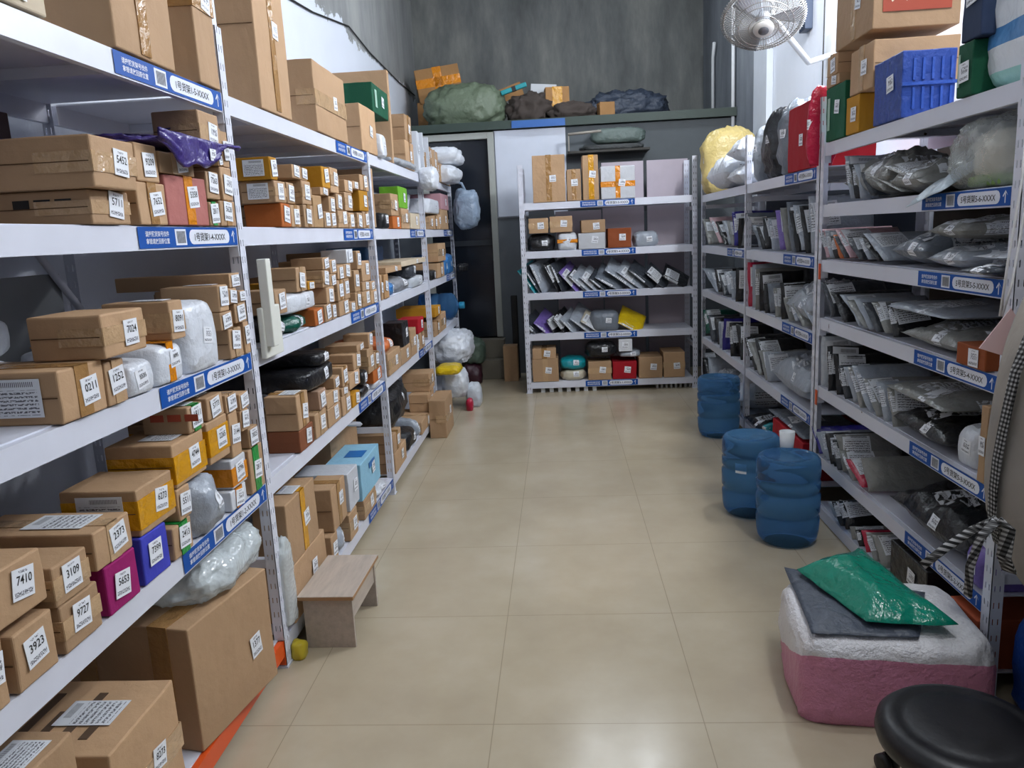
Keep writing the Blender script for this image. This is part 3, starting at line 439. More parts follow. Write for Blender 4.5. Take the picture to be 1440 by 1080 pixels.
('L', 'box', 'cream', 5.035, 5.385, 1.44, 1.542, -0.945, 0.22, 'cream box, rightmost in bottom layer, fourth shelf of third left bay', 'box', 'parcels on the fourth shelf of the third left bay', '', 'brown', '', 0, 0, 0),
('L', 'box', 'kraft', 4.471, 4.681, 1.513, 1.64, -0.945, 0.12, 'tan box, leftmost in second layer, fourth shelf of third left bay', 'cardboard box', 'parcels on the fourth shelf of the third left bay', '', 'brown', '', 0, 0, 0),
('L', 'box', 'lime', 4.71, 4.982, 1.565, 1.692, -0.945, 0.12, 'lime green box on fourth shelf of third left bay', 'box', 'parcels on the fourth shelf of the third left bay', '', 'brown', '', 0, 0, 0),
('L', 'box', 'kraft', 4.06, 4.108, 1.065, 1.196, -0.945, 0.34, 'tan box, leftmost in bottom layer, third shelf of third left bay', 'cardboard box', 'parcels on the third shelf of the third left bay', '', 'brown', '', 0, 0, 0),
('L', 'box', 'yellow', 4.141, 4.257, 1.065, 1.196, -0.945, 0.22, 'yellow box, second from left in bottom layer, third shelf of third left bay', 'box', 'parcels on the third shelf of the third left bay', '', 'brown', '', 0, 0, 0),
('L', 'bag', 'blueplastic', 4.26, 4.466, 1.065, 1.149, -0.945, 0.26, 'blue plastic bag, third from left in bottom layer, third shelf of third left bay', 'plastic bag', 'parcels on the third shelf of the third left bay', '', 'brown', '', 0, 0, 0),
('L', 'bag', 'blackwhite', 4.487, 4.92, 1.065, 1.159, -0.945, 0.3, 'black-and-white plastic bag, fourth from left in bottom layer, third shelf of third left bay', 'plastic bag', 'parcels on the third shelf of the third left bay', '', 'brown', '', 0, 0, 0),
('L', 'soft', 'clear', 4.967, 5.396, 1.065, 1.133, -0.945, 0.3, 'clear plastic wrapped parcel on third shelf of third left bay', 'parcel', 'parcels on the third shelf of the third left bay', '', 'brown', '', 0, 0, 0),
('L', 'box', 'kraft', 4.211, 4.627, 1.197, 1.229, -0.945, 0.3, 'tan box, leftmost in second layer, third shelf of third left bay', 'cardboard box', 'parcels on the third shelf of the third left bay', '', 'brown', '', 0, 0, 0),
('L', 'soft', 'darkgrey', 4.923, 5.156, 1.134, 1.213, -0.945, 0.34, 'dark grey rolled mat on third shelf of third left bay', 'parcel', 'parcels on the third shelf of the third left bay', '', 'brown', '', 0, 0, 0),
('L', 'box', 'cream', 4.63, 5.486, 1.214, 1.246, -0.945, 0.4, 'flat cream board on third shelf of third left bay', 'box', 'parcels on the third shelf of the third left bay', '', 'brown', '', 0, 0, 0),
('L', 'box', 'kraft', 4.098, 4.428, 0.645, 0.769, -0.945, 0.12, 'open kraft carton on second shelf of third left bay', 'cardboard box', 'parcels on the second shelf of the third left bay', '', 'brown', '', 0, 0, 0),
('L', 'box', 'kraft', 4.444, 4.732, 0.645, 0.743, -0.945, 0.34, 'tan box, second from left in bottom layer, second shelf of third left bay', 'cardboard box', 'parcels on the second shelf of the third left bay', '', 'brown', '', 0, 0, 0),
('L', 'box', 'kraft', 4.764, 4.948, 0.645, 0.817, -0.945, 0.26, 'tan box, third from left in bottom layer, second shelf of third left bay', 'cardboard box', 'parcels on the second shelf of the third left bay', '', 'brown', '', 0, 0, 0),
('L', 'box', 'white', 4.953, 5.022, 0.645, 0.756, -0.945, 0.22, 'white box, fourth from left in bottom layer, second shelf of third left bay', 'box', 'parcels on the second shelf of the third left bay', '', 'brown', '', 0, 0, 0),
('L', 'box', 'kraft', 5.045, 5.251, 0.645, 0.755, -0.945, 0.22, 'tan box, rightmost in bottom layer, second shelf of third left bay', 'cardboard box', 'parcels on the second shelf of the third left bay', '', 'brown', '', 0, 0, 0),
('L', 'bag', 'orangeplastic', 4.063, 4.372, 0.77, 0.85, -0.945, 0.34, 'orange plastic bag on second shelf of third left bay', 'plastic bag', 'parcels on the second shelf of the third left bay', '', 'brown', '', 0, 0, 0),
('L', 'box', 'blackbox', 4.521, 4.711, 0.744, 0.89, -0.945, 0.12, 'glossy black box on second shelf of third left bay', 'box', 'parcels on the second shelf of the third left bay', '', 'brown', '', 0, 0, 0),
('L', 'box', 'redbox', 5.042, 5.255, 0.756, 0.854, -0.945, 0.145, 'bright red box on second shelf of third left bay', 'box', 'parcels on the second shelf of the third left bay', '', 'brown', '', 0, 0, 0),
('L', 'box', 'kraft', 4.06, 4.392, 0.1, 0.217, -0.945, 0.3, 'tan box, leftmost in bottom layer, bottom shelf of third left bay', 'cardboard box', 'parcels on the bottom shelf of the third left bay', '', 'brown', '', 0, 0, 0),
('L', 'bag', 'black', 4.448, 4.815, 0.1, 0.219, -0.945, 0.26, 'lower black garbage bag on bottom shelf of third left bay', 'plastic bag', 'parcels on the bottom shelf of the third left bay', '', 'brown', '', 0, 0, 0),
('L', 'box', 'kraft', 4.91, 5.342, 0.1, 0.184, -0.945, 0.26, 'tan box, rightmost in bottom layer, bottom shelf of third left bay', 'cardboard box', 'parcels on the bottom shelf of the third left bay', '', 'brown', '', 0, 0, 0),
('L', 'box', 'kraft', 4.06, 4.268, 0.218, 0.324, -0.945, 0.26, 'tan box, leftmost in second layer, bottom shelf of third left bay', 'cardboard box', 'parcels on the bottom shelf of the third left bay', '', 'brown', '', 0, 0, 0),
('L', 'bag', 'silver', 4.818, 4.907, 0.1, 0.236, -0.945, 0.34, 'silver-grey plastic bag, third from left in bottom layer, bottom shelf of third left bay', 'plastic bag', 'parcels on the bottom shelf of the third left bay', '', 'brown', '', 0, 0, 0),
('L', 'bag', 'black', 4.06, 4.733, 0.325, 0.558, -0.945, 0.4, 'big black garbage bag on bottom shelf of third left bay', 'plastic bag', 'parcels on the bottom shelf of the third left bay', '', 'brown', '', 0, 0, 0),
('L', 'box', 'kraft', 5.21, 5.478, 0.185, 0.31, -0.945, 0.139, 'tan box, rightmost in second layer, bottom shelf of third left bay', 'cardboard box', 'parcels on the bottom shelf of the third left bay', '', 'brown', '', 0, 0, 0),
('L', 'box', 'kraft', 5.311, 5.531, 0.311, 0.439, -0.945, 0.197, 'big open kraft carton on bottom shelf of third left bay', 'cardboard box', 'parcels on the bottom shelf of the third left bay', '', 'brown', '', 0, 0, 0),
('L', 'box', 'kraft', 6.068, 6.401, 1.82, 2.047, -0.945, 0.22, 'tan box, leftmost in bottom layer, top shelf of farthest left bay', 'cardboard box', 'parcels on the top shelf of the farthest left bay', '', 'brown', '', 0, 0, 0),
('L', 'box', 'kraft', 6.429, 7.08, 1.82, 1.974, -0.945, 0.26, 'tan box, rightmost in bottom layer, top shelf of farthest left bay', 'cardboard box', 'parcels on the top shelf of the farthest left bay', '', 'brown', '', 0, 0, 0),
('L', 'box', 'kraft', 5.807, 5.946, 1.44, 1.531, -0.945, 0.34, 'tan box, leftmost in bottom layer, fourth shelf of farthest left bay', 'cardboard box', 'parcels on the fourth shelf of the farthest left bay', '', 'brown', '', 0, 0, 0),
('L', 'box', 'kraft', 5.976, 6.184, 1.44, 1.543, -0.945, 0.3, 'tan box, second from left in bottom layer, fourth shelf of farthest left bay', 'cardboard box', 'parcels on the fourth shelf of the farthest left bay', '', 'brown', '', 0, 0, 0),
('L', 'box', 'kraft', 6.207, 6.36, 1.44, 1.557, -0.945, 0.26, 'tan box, third from left in bottom layer, fourth shelf of farthest left bay', 'cardboard box', 'parcels on the fourth shelf of the farthest left bay', '', 'brown', '', 0, 0, 0),
('L', 'box', 'kraft', 6.386, 6.783, 1.44, 1.602, -0.945, 0.22, 'tan box, rightmost in bottom layer, fourth shelf of farthest left bay', 'cardboard box', 'parcels on the fourth shelf of the farthest left bay', '', 'brown', '', 0, 0, 0),
('L', 'soft', 'white', 5.801, 6.383, 1.558, 1.673, -0.945, 0.34, 'white soft parcel, leftmost in second layer, fourth shelf of farthest left bay', 'parcel', 'parcels on the fourth shelf of the farthest left bay', '', 'brown', '', 0, 0, 0),
('L', 'box', 'pinkcard', 6.419, 6.856, 1.603, 1.73, -0.945, 0.3, 'pink box, rightmost in second layer, fourth shelf of farthest left bay', 'box', 'parcels on the fourth shelf of the farthest left bay', '', 'brown', '', 0, 0, 0),
('L', 'soft', 'black', 5.782, 5.965, 1.065, 1.139, -0.945, 0.26, 'black soft parcel, leftmost in bottom layer, third shelf of farthest left bay', 'parcel', 'parcels on the third shelf of the farthest left bay', '', 'brown', '', 0, 0, 0),
('L', 'box', 'kraft', 6.004, 6.374, 1.065, 1.178, -0.945, 0.34, 'tan box, second from left in bottom layer, third shelf of farthest left bay', 'cardboard box', 'parcels on the third shelf of the farthest left bay', '', 'brown', '', 0, 0, 0),
('L', 'soft', 'blueplastic', 6.404, 6.623, 1.065, 1.186, -0.945, 0.26, 'blue soft parcel, third from left in bottom layer, third shelf of farthest left bay', 'parcel', 'parcels on the third shelf of the farthest left bay', '', 'brown', '', 0, 0, 0),
('L', 'box', 'kraft', 6.106, 6.501, 1.187, 1.331, -0.945, 0.12, 'tan box, only one in second layer, third shelf of farthest left bay', 'cardboard box', 'parcels on the third shelf of the farthest left bay', '', 'brown', '', 0, 0, 0),
('L', 'soft', 'blueplastic', 6.626, 6.986, 1.065, 1.237, -0.945, 0.34, 'blue soft parcel, fourth from left in bottom layer, third shelf of farthest left bay', 'parcel', 'parcels on the third shelf of the farthest left bay', '', 'brown', '', 0, 0, 0),
('L', 'bag', 'black', 6.989, 7.08, 1.065, 1.155, -0.945, 0.34, 'black plastic bag, rightmost in bottom layer, third shelf of farthest left bay', 'plastic bag', 'parcels on the third shelf of the farthest left bay', '', 'brown', '', 0, 0, 0),
('L', 'box', 'kraft', 5.705, 5.987, 0.645, 0.75, -0.945, 0.3, 'tan box, leftmost in bottom layer, second shelf of farthest left bay', 'cardboard box', 'parcels on the second shelf of the farthest left bay', '', 'brown', '', 0, 0, 0),
('L', 'box', 'kraft', 6.02, 6.291, 0.645, 0.786, -0.945, 0.34, 'tan box, rightmost in bottom layer, second shelf of farthest left bay', 'cardboard box', 'parcels on the second shelf of the farthest left bay', '', 'brown', '', 0, 0, 0),
('L', 'box', 'ycard', 5.756, 6.043, 0.787, 0.86, -0.945, 0.3, 'yellow-taped box, only one in second layer, second shelf of farthest left bay', 'box', 'parcels on the second shelf of the farthest left bay', '', 'brown', '', 0, 0, 0),
('L', 'box', 'kraft', 5.183, 5.554, 0, 0.269, -0.825, 0.12, 'tan carton standing on floor on bottom shelf of farthest left bay', 'cardboard box', 'parcels on the bottom shelf of the farthest left bay', '', 'brown', '', 0, 0, 0),
('K', 'box', 'kraft', -0.203, 0.074, 1.62, 1.998, 6.6, 0.3, 'tan box, leftmost in bottom layer, top shelf of back rack', 'cardboard box', 'parcels on the top shelf of the back rack', '', 'brown', '', 0, 0, 0),
('K', 'box', 'kraft', 0.081, 0.203, 1.62, 1.874, 6.6, 0.3, 'tan box, second from left in bottom layer, top shelf of back rack', 'cardboard box', 'parcels on the top shelf of the back rack', '', 'brown', '', 0, 0, 0),
('K', 'box', 'kraft', 0.213, 0.349, 1.62, 1.981, 6.6, 0.2, 'tan box, third from left in bottom layer, top shelf of back rack', 'cardboard box', 'parcels on the top shelf of the back rack', 'V', 'yellow', '', 0, 0, 0),
('K', 'box', 'white', 0.36, 0.645, 1.62, 1.882, 6.6, 0.3, 'white foam box with crossed orange tape on top shelf of back rack', 'box', 'parcels on the top shelf of the back rack', 'X', 'orange', '', 0, 0, 0),
('K', 'bag', 'black', -0.27, -0.022, 1.22, 1.368, 6.6, 0.3, 'black plastic bag, leftmost in bottom layer, fourth shelf of back rack', 'plastic bag', 'parcels on the fourth shelf of the back rack', '', 'brown', '', 0, 0, 0),
('K', 'soft', 'white', -0.012, 0.16, 1.22, 1.368, 6.6, 0.34, 'white soft parcel, second from left in bottom layer, fourth shelf of back rack', 'parcel', 'parcels on the fourth shelf of the back rack', 'H', 'orange', '', 0, 0, 0),
('K', 'box', 'white', 0.165, 0.393, 1.22, 1.353, 6.6, 0.34, 'white box, third from left in bottom layer, fourth shelf of back rack', 'box', 'parcels on the fourth shelf of the back rack', '', 'brown', '', 0, 0, 0),
('K', 'box', 'rustcard', 0.408, 0.609, 1.22, 1.381, 6.6, 0.26, 'rust orange box on fourth shelf of back rack', 'box', 'parcels on the fourth shelf of the back rack', '', 'brown', '', 0, 0, 0),
('K', 'bag', 'silver', 0.616, 0.842, 1.22, 1.348, 6.6, 0.22, 'silver-grey plastic bag, rightmost in bottom layer, fourth shelf of back rack', 'plastic bag', 'parcels on the fourth shelf of the back rack', '', 'brown', '', 0, 0, 0),
('K', 'box', 'kraft', -0.248, -0.079, 1.369, 1.493, 6.6, 0.34, 'tan box, leftmost in second layer, fourth shelf of back rack', 'cardboard box', 'parcels on the fourth shelf of the back rack', '', 'brown', '', 0, 0, 0),
('K', 'box', 'kraft', -0.072, 0.121, 1.369, 1.501, 6.6, 0.26, 'tan box, second from left in second layer, fourth shelf of back rack', 'cardboard box', 'parcels on the fourth shelf of the back rack', '', 'brown', '', 0, 0, 0),
('K', 'box', 'kraft', 0.19, 0.396, 1.354, 1.459, 6.6, 0.34, 'tan box, rightmost in second layer, fourth shelf of back rack', 'cardboard box', 'parcels on the fourth shelf of the back rack', '', 'brown', '', 0, 0, 0),
('K', 'box', 'kraft', -0.269, -0.036, 0.1, 0.301, 6.6, 0.3, 'tan box, leftmost in bottom layer, bottom shelf of back rack', 'cardboard box', 'parcels on the bottom shelf of the back rack', '', 'brown', '', 0, 0, 0),
('K', 'bag', 'cream', -0.032, 0.203, 0.1, 0.195, 6.6, 0.26, 'cream plastic bag, second from left in bottom layer, bottom shelf of back rack', 'plastic bag', 'parcels on the bottom shelf of the back rack', '', 'brown', '', 0, 0, 0),
('K', 'box', 'kraft', 0.212, 0.418, 0.1, 0.259, 6.6, 0.22, 'tan box, third from left in bottom layer, bottom shelf of back rack', 'cardboard box', 'parcels on the bottom shelf of the back rack', '', 'brown', '', 0, 0, 0),
('K', 'box', 'redbox', 0.424, 0.636, 0.1, 0.25, 6.6, 0.34, 'bright red box on bottom shelf of back rack', 'box', 'parcels on the bottom shelf of the back rack', '', 'brown', '', 0, 0, 0),
('K', 'box', 'kraft', 0.647, 0.855, 0.1, 0.284, 6.6, 0.3, 'tan box, fifth from left in bottom layer, bottom shelf of back rack', 'cardboard box', 'parcels on the bottom shelf of the back rack', '', 'brown', '', 0, 0, 0),
('K', 'box', 'kraft', 0.859, 1.047, 0.1, 0.318, 6.6, 0.3, 'tan box, rightmost in bottom layer, bottom shelf of back rack', 'cardboard box', 'parcels on the bottom shelf of the back rack', '', 'brown', '', 0, 0, 0),
('K', 'box', 'kraft', -0.264, -0.055, 0.302, 0.392, 6.6, 0.22, 'tan box, leftmost in second layer, bottom shelf of back rack', 'cardboard box', 'parcels on the bottom shelf of the back rack', '', 'brown', '', 0, 0, 0),
('K', 'bag', 'tealp', -0.035, 0.209, 0.196, 0.297, 6.6, 0.3, 'teal plastic bag, second from left in second layer, bottom shelf of back rack', 'plastic bag', 'parcels on the bottom shelf of the back rack', '', 'brown', '', 0, 0, 0),
('K', 'bag', 'black', 0.189, 0.467, 0.298, 0.426, 6.6, 0.22, 'black plastic bag, leftmost in third layer, bottom shelf of back rack', 'plastic bag', 'parcels on the bottom shelf of the back rack', '', 'brown', '', 0, 0, 0),
('K', 'bag', 'silver', 0.472, 0.684, 0.285, 0.339, 6.6, 0.3, 'silver-grey plastic bag, rightmost in second layer, bottom shelf of back rack', 'plastic bag', 'parcels on the bottom shelf of the back rack', '', 'brown', '', 0, 0, 0),
('K', 'box', 'white', 0.48, 0.6, 0.34, 0.445, 6.6, 0.12, 'upright square white card on bottom shelf of back rack', 'box', 'parcels on the bottom shelf of the back rack', '', 'brown', '', 0, 0, 0),
('K', 'soft', 'greyp', 0.244, 0.498, 0.52, 0.691, 6.6, 0.3, 'plump grey mailer on second shelf of back rack', 'parcel', 'parcels on the second shelf of the back rack', '', 'brown', '', 0, 0, 0),
('R', 'box', 'green', 3.328, 3.56, 1.7, 1.917, 1.165, 0.12, 'dark green box with two stickers on top shelf of nearest right bay', 'box', 'parcels on the top shelf of the nearest right bay', '', 'brown', '', 0, 0, 0),
('R', 'box', 'ycard', 3.175, 3.319, 1.7, 1.842, 1.165, 0.12, 'yellow-taped box, second from left in bottom layer, top shelf of nearest right bay', 'box', 'parcels on the top shelf of the nearest right bay', '', 'brown', '', 0, 0, 0),
('R', 'crate', 'bluecrate', 2.803, 3.046, 1.7, 1.915, 1.165, 0.178, 'blue plastic crate with ribbed side on top shelf of nearest right bay', 'crate', 'parcels on the top shelf of the nearest right bay', '', 'brown', '', 0, 0, 0),
('R', 'box', 'green', 2.347, 2.439, 1.7, 1.847, 1.165, 0.12, 'green box with black stripe on top shelf of nearest right bay', 'box', 'parcels on the top shelf of the nearest right bay', '', 'brown', '', 0, 0, 0),
('R', 'box', 'kraft', 3.402, 3.56, 1.918, 1.96, 1.165, 0.3, 'tan box, leftmost in second layer, top shelf of nearest right bay', 'cardboard box', 'parcels on the top shelf of the nearest right bay', '', 'brown', '', 0, 0, 0),
('R', 'box', 'kraft', 3.049, 3.288, 1.843, 2.006, 1.165, 0.304, 'tan carton under noodle carton on top shelf of nearest right bay', 'cardboard box', 'parcels on the top shelf of the nearest right bay', '', 'brown', '', 0, 0, 0),
('R', 'box', 'darkblue', 2.312, 2.429, 1.848, 2.067, 1.165, 0.12, 'dark blue carton on top shelf of nearest right bay', 'box', 'parcels on the top shelf of the nearest right bay', '', 'brown', '', 0, 0, 0),
('R', 'box', 'kraft', 3.427, 3.56, 1.961, 2.045, 1.165, 0.25, 'grey tan carton overhanging shelf end on top shelf of nearest right bay', 'cardboard box', 'parcels on the top shelf of the nearest right bay', '', 'brown', '', 0, 0, 0),
('R', 'box', 'kraft', 3.078, 3.462, 2.046, 2.301, 1.165, 0.311, 'tan carton with red noodle print on top shelf of nearest right bay', 'cardboard box', 'parcels on the top shelf of the nearest right bay', '', 'brown', '', 0, 0, 0),
('R', 'soft', 'newsp', 2.893, 3.317, 1.44, 1.625, 1.165, 0.3, 'grey printed mailer upright on sixth shelf of nearest right bay', 'parcel', 'parcels on the sixth shelf of the nearest right bay', '', 'brown', '', 0, 0, 0),
('R', 'soft', 'newsp', 2.656, 2.877, 1.44, 1.565, 1.165, 0.3, 'flat grey printed mailer on sixth shelf of nearest right bay', 'parcel', 'parcels on the sixth shelf of the nearest right bay', '', 'brown', '', 0, 0, 0),
('R', 'soft', 'greyp', 2.579, 2.85, 1.2, 1.34, 1.165, 0.35, 'grey soft parcel, leftmost in bottom layer, fifth shelf of nearest right bay', 'parcel', 'parcels on the fifth shelf of the nearest right bay', '', 'brown', '', 0, 0, 0),
('R', 'soft', 'silver', 2.345, 2.566, 1.2, 1.292, 1.165, 0.35, 'silver-grey soft parcel, second from left in bottom layer, fifth shelf of nearest right bay', 'parcel', 'parcels on the fifth shelf of the nearest right bay', '', 'brown', '', 0, 0, 0),
('R', 'soft', 'darkgrey', 2.13, 2.267, 1.2, 1.24, 1.115, 0.4, 'flat grey mailer overhanging label strip on fifth shelf of nearest right bay', 'parcel', 'parcels on the fifth shelf of the nearest right bay', '', 'brown', '', 0, 0, 0),
('R', 'soft', 'white', 2.13, 2.293, 1.241, 1.271, 1.165, 0.35, 'flat white padded parcel on fifth shelf of nearest right bay', 'parcel', 'parcels on the fifth shelf of the nearest right bay', '', 'brown', '', 0, 0, 0),
('R', 'soft', 'newsp', 2.355, 2.576, 1.293, 1.365, 1.165, 0.3, 'newsprint-grey soft parcel, leftmost in second layer, fifth shelf of nearest right bay', 'parcel', 'parcels on the fifth shelf of the nearest right bay', '', 'brown', '', 0, 0, 0),
('R', 'soft', 'newsp', 2.346, 2.73, 0.94, 1.041, 1.165, 0.4, 'long flat newsprint-grey mailer on fourth shelf of nearest right bay', 'parcel', 'parcels on the fourth shelf of the nearest right bay', '', 'brown', '', 0, 0, 0),
('R', 'box', 'rustcard', 2.175, 2.343, 0.94, 1.003, 1.165, 0.35, 'low brown cardboard tray on fourth shelf of nearest right bay', 'box', 'parcels on the fourth shelf of the nearest right bay', '', 'brown', '', 0, 0, 0),
('R', 'soft', 'silver', 2.417, 2.885, 1.042, 1.085, 1.165, 0.4, 'silver-grey soft parcel, only one in second layer, fourth shelf of nearest right bay', 'parcel', 'parcels on the fourth shelf of the nearest right bay', '', 'brown', '', 0, 0, 0),
('R', 'soft', 'black', 2.377, 2.782, 0.625, 0.745, 1.165, 0.4, 'flat black mailer on third shelf of nearest right bay', 'parcel', 'parcels on the third shelf of the nearest right bay', '', 'brown', '', 0, 0, 0),
('R', 'soft', 'white', 2.244, 2.374, 0.625, 0.752, 1.185, 0.3, 'plump white newsprint mailer on third shelf of nearest right bay', 'parcel', 'parcels on the third shelf of the nearest right bay', '', 'brown', '', 0, 0, 0),
('R', 'soft', 'newsp', 2.407, 2.852, 0.746, 0.808, 1.165, 0.4, 'newsprint-grey soft parcel, only one in second layer, third shelf of nearest right bay', 'parcel', 'parcels on the third shelf of the nearest right bay', '', 'brown', '', 0, 0, 0),
('R', 'box', 'kraft', 2.145, 2.188, 0.625, 0.846, 1.165, 0.12, 'upright brown carton on third shelf of nearest right bay', 'cardboard box', 'parcels on the third shelf of the nearest right bay', '', 'brown', '', 0, 0, 0),
('R', 'soft', 'black', 2.244, 2.75, 0.3, 0.493, 1.165, 0.42, 'large black mailer with white waybill on second shelf of nearest right bay', 'parcel', 'parcels on the second shelf of the nearest right bay', '', 'brown', '', 0, 0, 0),
('R', 'soft', 'lilac', 2.13, 2.241, 0.3, 0.434, 1.165, 0.35, 'lilac plastic parcel on second shelf of nearest right bay', 'parcel', 'parcels on the second shelf of the nearest right bay', '', 'brown', '', 0, 0, 0),
('R', 'box', 'blackbox', 2.434, 2.724, 0.06, 0.225, 1.165, 0.4, 'black box behind teal bag on bottom shelf of nearest right bay', 'box', 'parcels on the bottom shelf of the nearest right bay', '', 'brown', '', 0, 0, 0),
('R', 'box', 'orangered', 2.13, 2.299, 0.06, 0.218, 1.165, 0.3, 'orange and pink box on bottom shelf of nearest right bay', 'box', 'parcels on the bottom shelf of the nearest right bay', '', 'brown', '', 0, 0, 0),
('R', 'box', 'redbox', 3.762, 4.112, 1.61, 1.913, 1.165, 0.3, 'upright red bag on top shelf of middle right bay', 'box', 'parcels on the top shelf of the middle right bay', '', 'brown', '', 0, 0, 0),
('R', 'bag', 'crimson', 3.64, 3.67, 1.61, 1.953, 1.115, 0.14, 'tall crimson plastic bag on top shelf of middle right bay', 'plastic bag', 'parcels on the top shelf of the middle right bay', '', 'brown', '', 0, 0, 0),
('R', 'bag', 'black', 4.415, 4.771, 1.61, 2.005, 1.165, 0.35, 'black plastic bag, second from left in bottom layer, top shelf of middle right bay', 'plastic bag', 'parcels on the top shelf of the middle right bay', '', 'brown', '', 0, 0, 0),
('R', 'bag', 'greyp', 4.137, 4.403, 1.61, 1.999, 1.165, 0.35, 'grey plastic bag, third from left in bottom layer, top shelf of middle right bay', 'plastic bag', 'parcels on the top shelf of the middle right bay', '', 'brown', '', 0, 0, 0),
('R', 'soft', 'silver', 4.774, 4.836, 1.61, 1.933, 1.165, 0.3, 'silver-grey soft parcel, leftmost in bottom layer, top shelf of middle right bay', 'parcel', 'parcels on the top shelf of the middle right bay', '', 'brown', '', 0, 0, 0),
('R', 'soft', 'silver', 3.698, 4.137, 0.855, 1.093, 1.165, 0.4, 'silver-grey soft parcel, only one in bottom layer, third shelf of middle right bay', 'parcel', 'parcels on the third shelf of the middle right bay', '', 'brown', '', 0, 0, 0),
('R', 'soft', 'silver', 3.738, 4.369, 0.46, 0.69, 1.165, 0.35, 'big plump silver grey mailer on second shelf of middle right bay', 'parcel', 'parcels on the second shelf of the middle right bay', '', 'brown', '', 0, 0, 0),
('R', 'soft', 'black', 4.556, 4.985, 0.1, 0.192, 1.165, 0.35, 'black soft parcel, leftmost in bottom layer, bottom shelf of middle right bay', 'parcel', 'parcels on the bottom shelf of the middle right bay', '', 'brown', '', 0, 0, 0),
('R', 'bag', 'tealp', 4.477, 4.553, 0.1, 0.217, 1.165, 0.4, 'flat bright teal mailer on bottom shelf of middle right bay', 'plastic bag', 'parcels on the bottom shelf of the middle right bay', '', 'brown', '', 0, 0, 0),
('R', 'box', 'redbox', 3.746, 4.318, 0.1, 0.295, 1.165, 0.4, 'dark red carton on lowest shelf on bottom shelf of middle right bay', 'box', 'parcels on the bottom shelf of the middle right bay', '', 'brown', '', 0, 0, 0),
('R', 'soft', 'greyp', 3.752, 4.429, 0.296, 0.341, 1.165, 0.35, 'grey soft parcel, only one in second layer, bottom shelf of middle right bay', 'parcel', 'parcels on the bottom shelf of the middle right bay', '', 'brown', '', 0, 0, 0),
('R', 'bag', 'paleyellow', 6.222, 6.5, 1.61, 2.118, 1.135, 0.44, 'large pale yellow bag on top shelf of farthest right bay', 'plastic bag', 'parcels on the top shelf of the farthest right bay', '', 'brown', '', 0, 0, 0),
('R', 'soft', 'white', 5.396, 6.055, 1.61, 1.865, 1.115, 0.35, 'white plastic parcel bulging beside yellow bag on top shelf of farthest right bay', 'parcel', 'parcels on the top shelf of the farthest right bay', '', 'brown', '', 0, 0, 0),
('R', 'soft', 'white', 5.05, 5.393, 1.61, 1.761, 1.125, 0.35, 'lower of two stacked white plastic parcels on top shelf of farthest right bay', 'parcel', 'parcels on the top shelf of the farthest right bay', '', 'brown', '', 0, 0, 0),
('R', 'soft', 'white', 5.05, 5.393, 1.762, 1.915, 1.125, 0.35, 'upper of two stacked white plastic parcels on top shelf of farthest right bay', 'parcel', 'parcels on the top shelf of the farthest right bay', '', 'brown', '', 0, 0, 0),
('R', 'soft', 'silver', 5.56, 6.089, 0.1, 0.308, 1.165, 0.3, 'silver-grey soft parcel, leftmost in bottom layer, bottom shelf of farthest right bay', 'parcel', 'parcels on the bottom shelf of the farthest right bay', '', 'brown', '', 0, 0, 0),
('R', 'soft', 'white', 5.076, 5.56, 0.1, 0.385, 1.165, 0.34, 'white soft parcel, rightmost in bottom layer, bottom shelf of farthest right bay', 'parcel', 'parcels on the bottom shelf of the farthest right bay', '', 'brown', '', 0, 0, 0)]
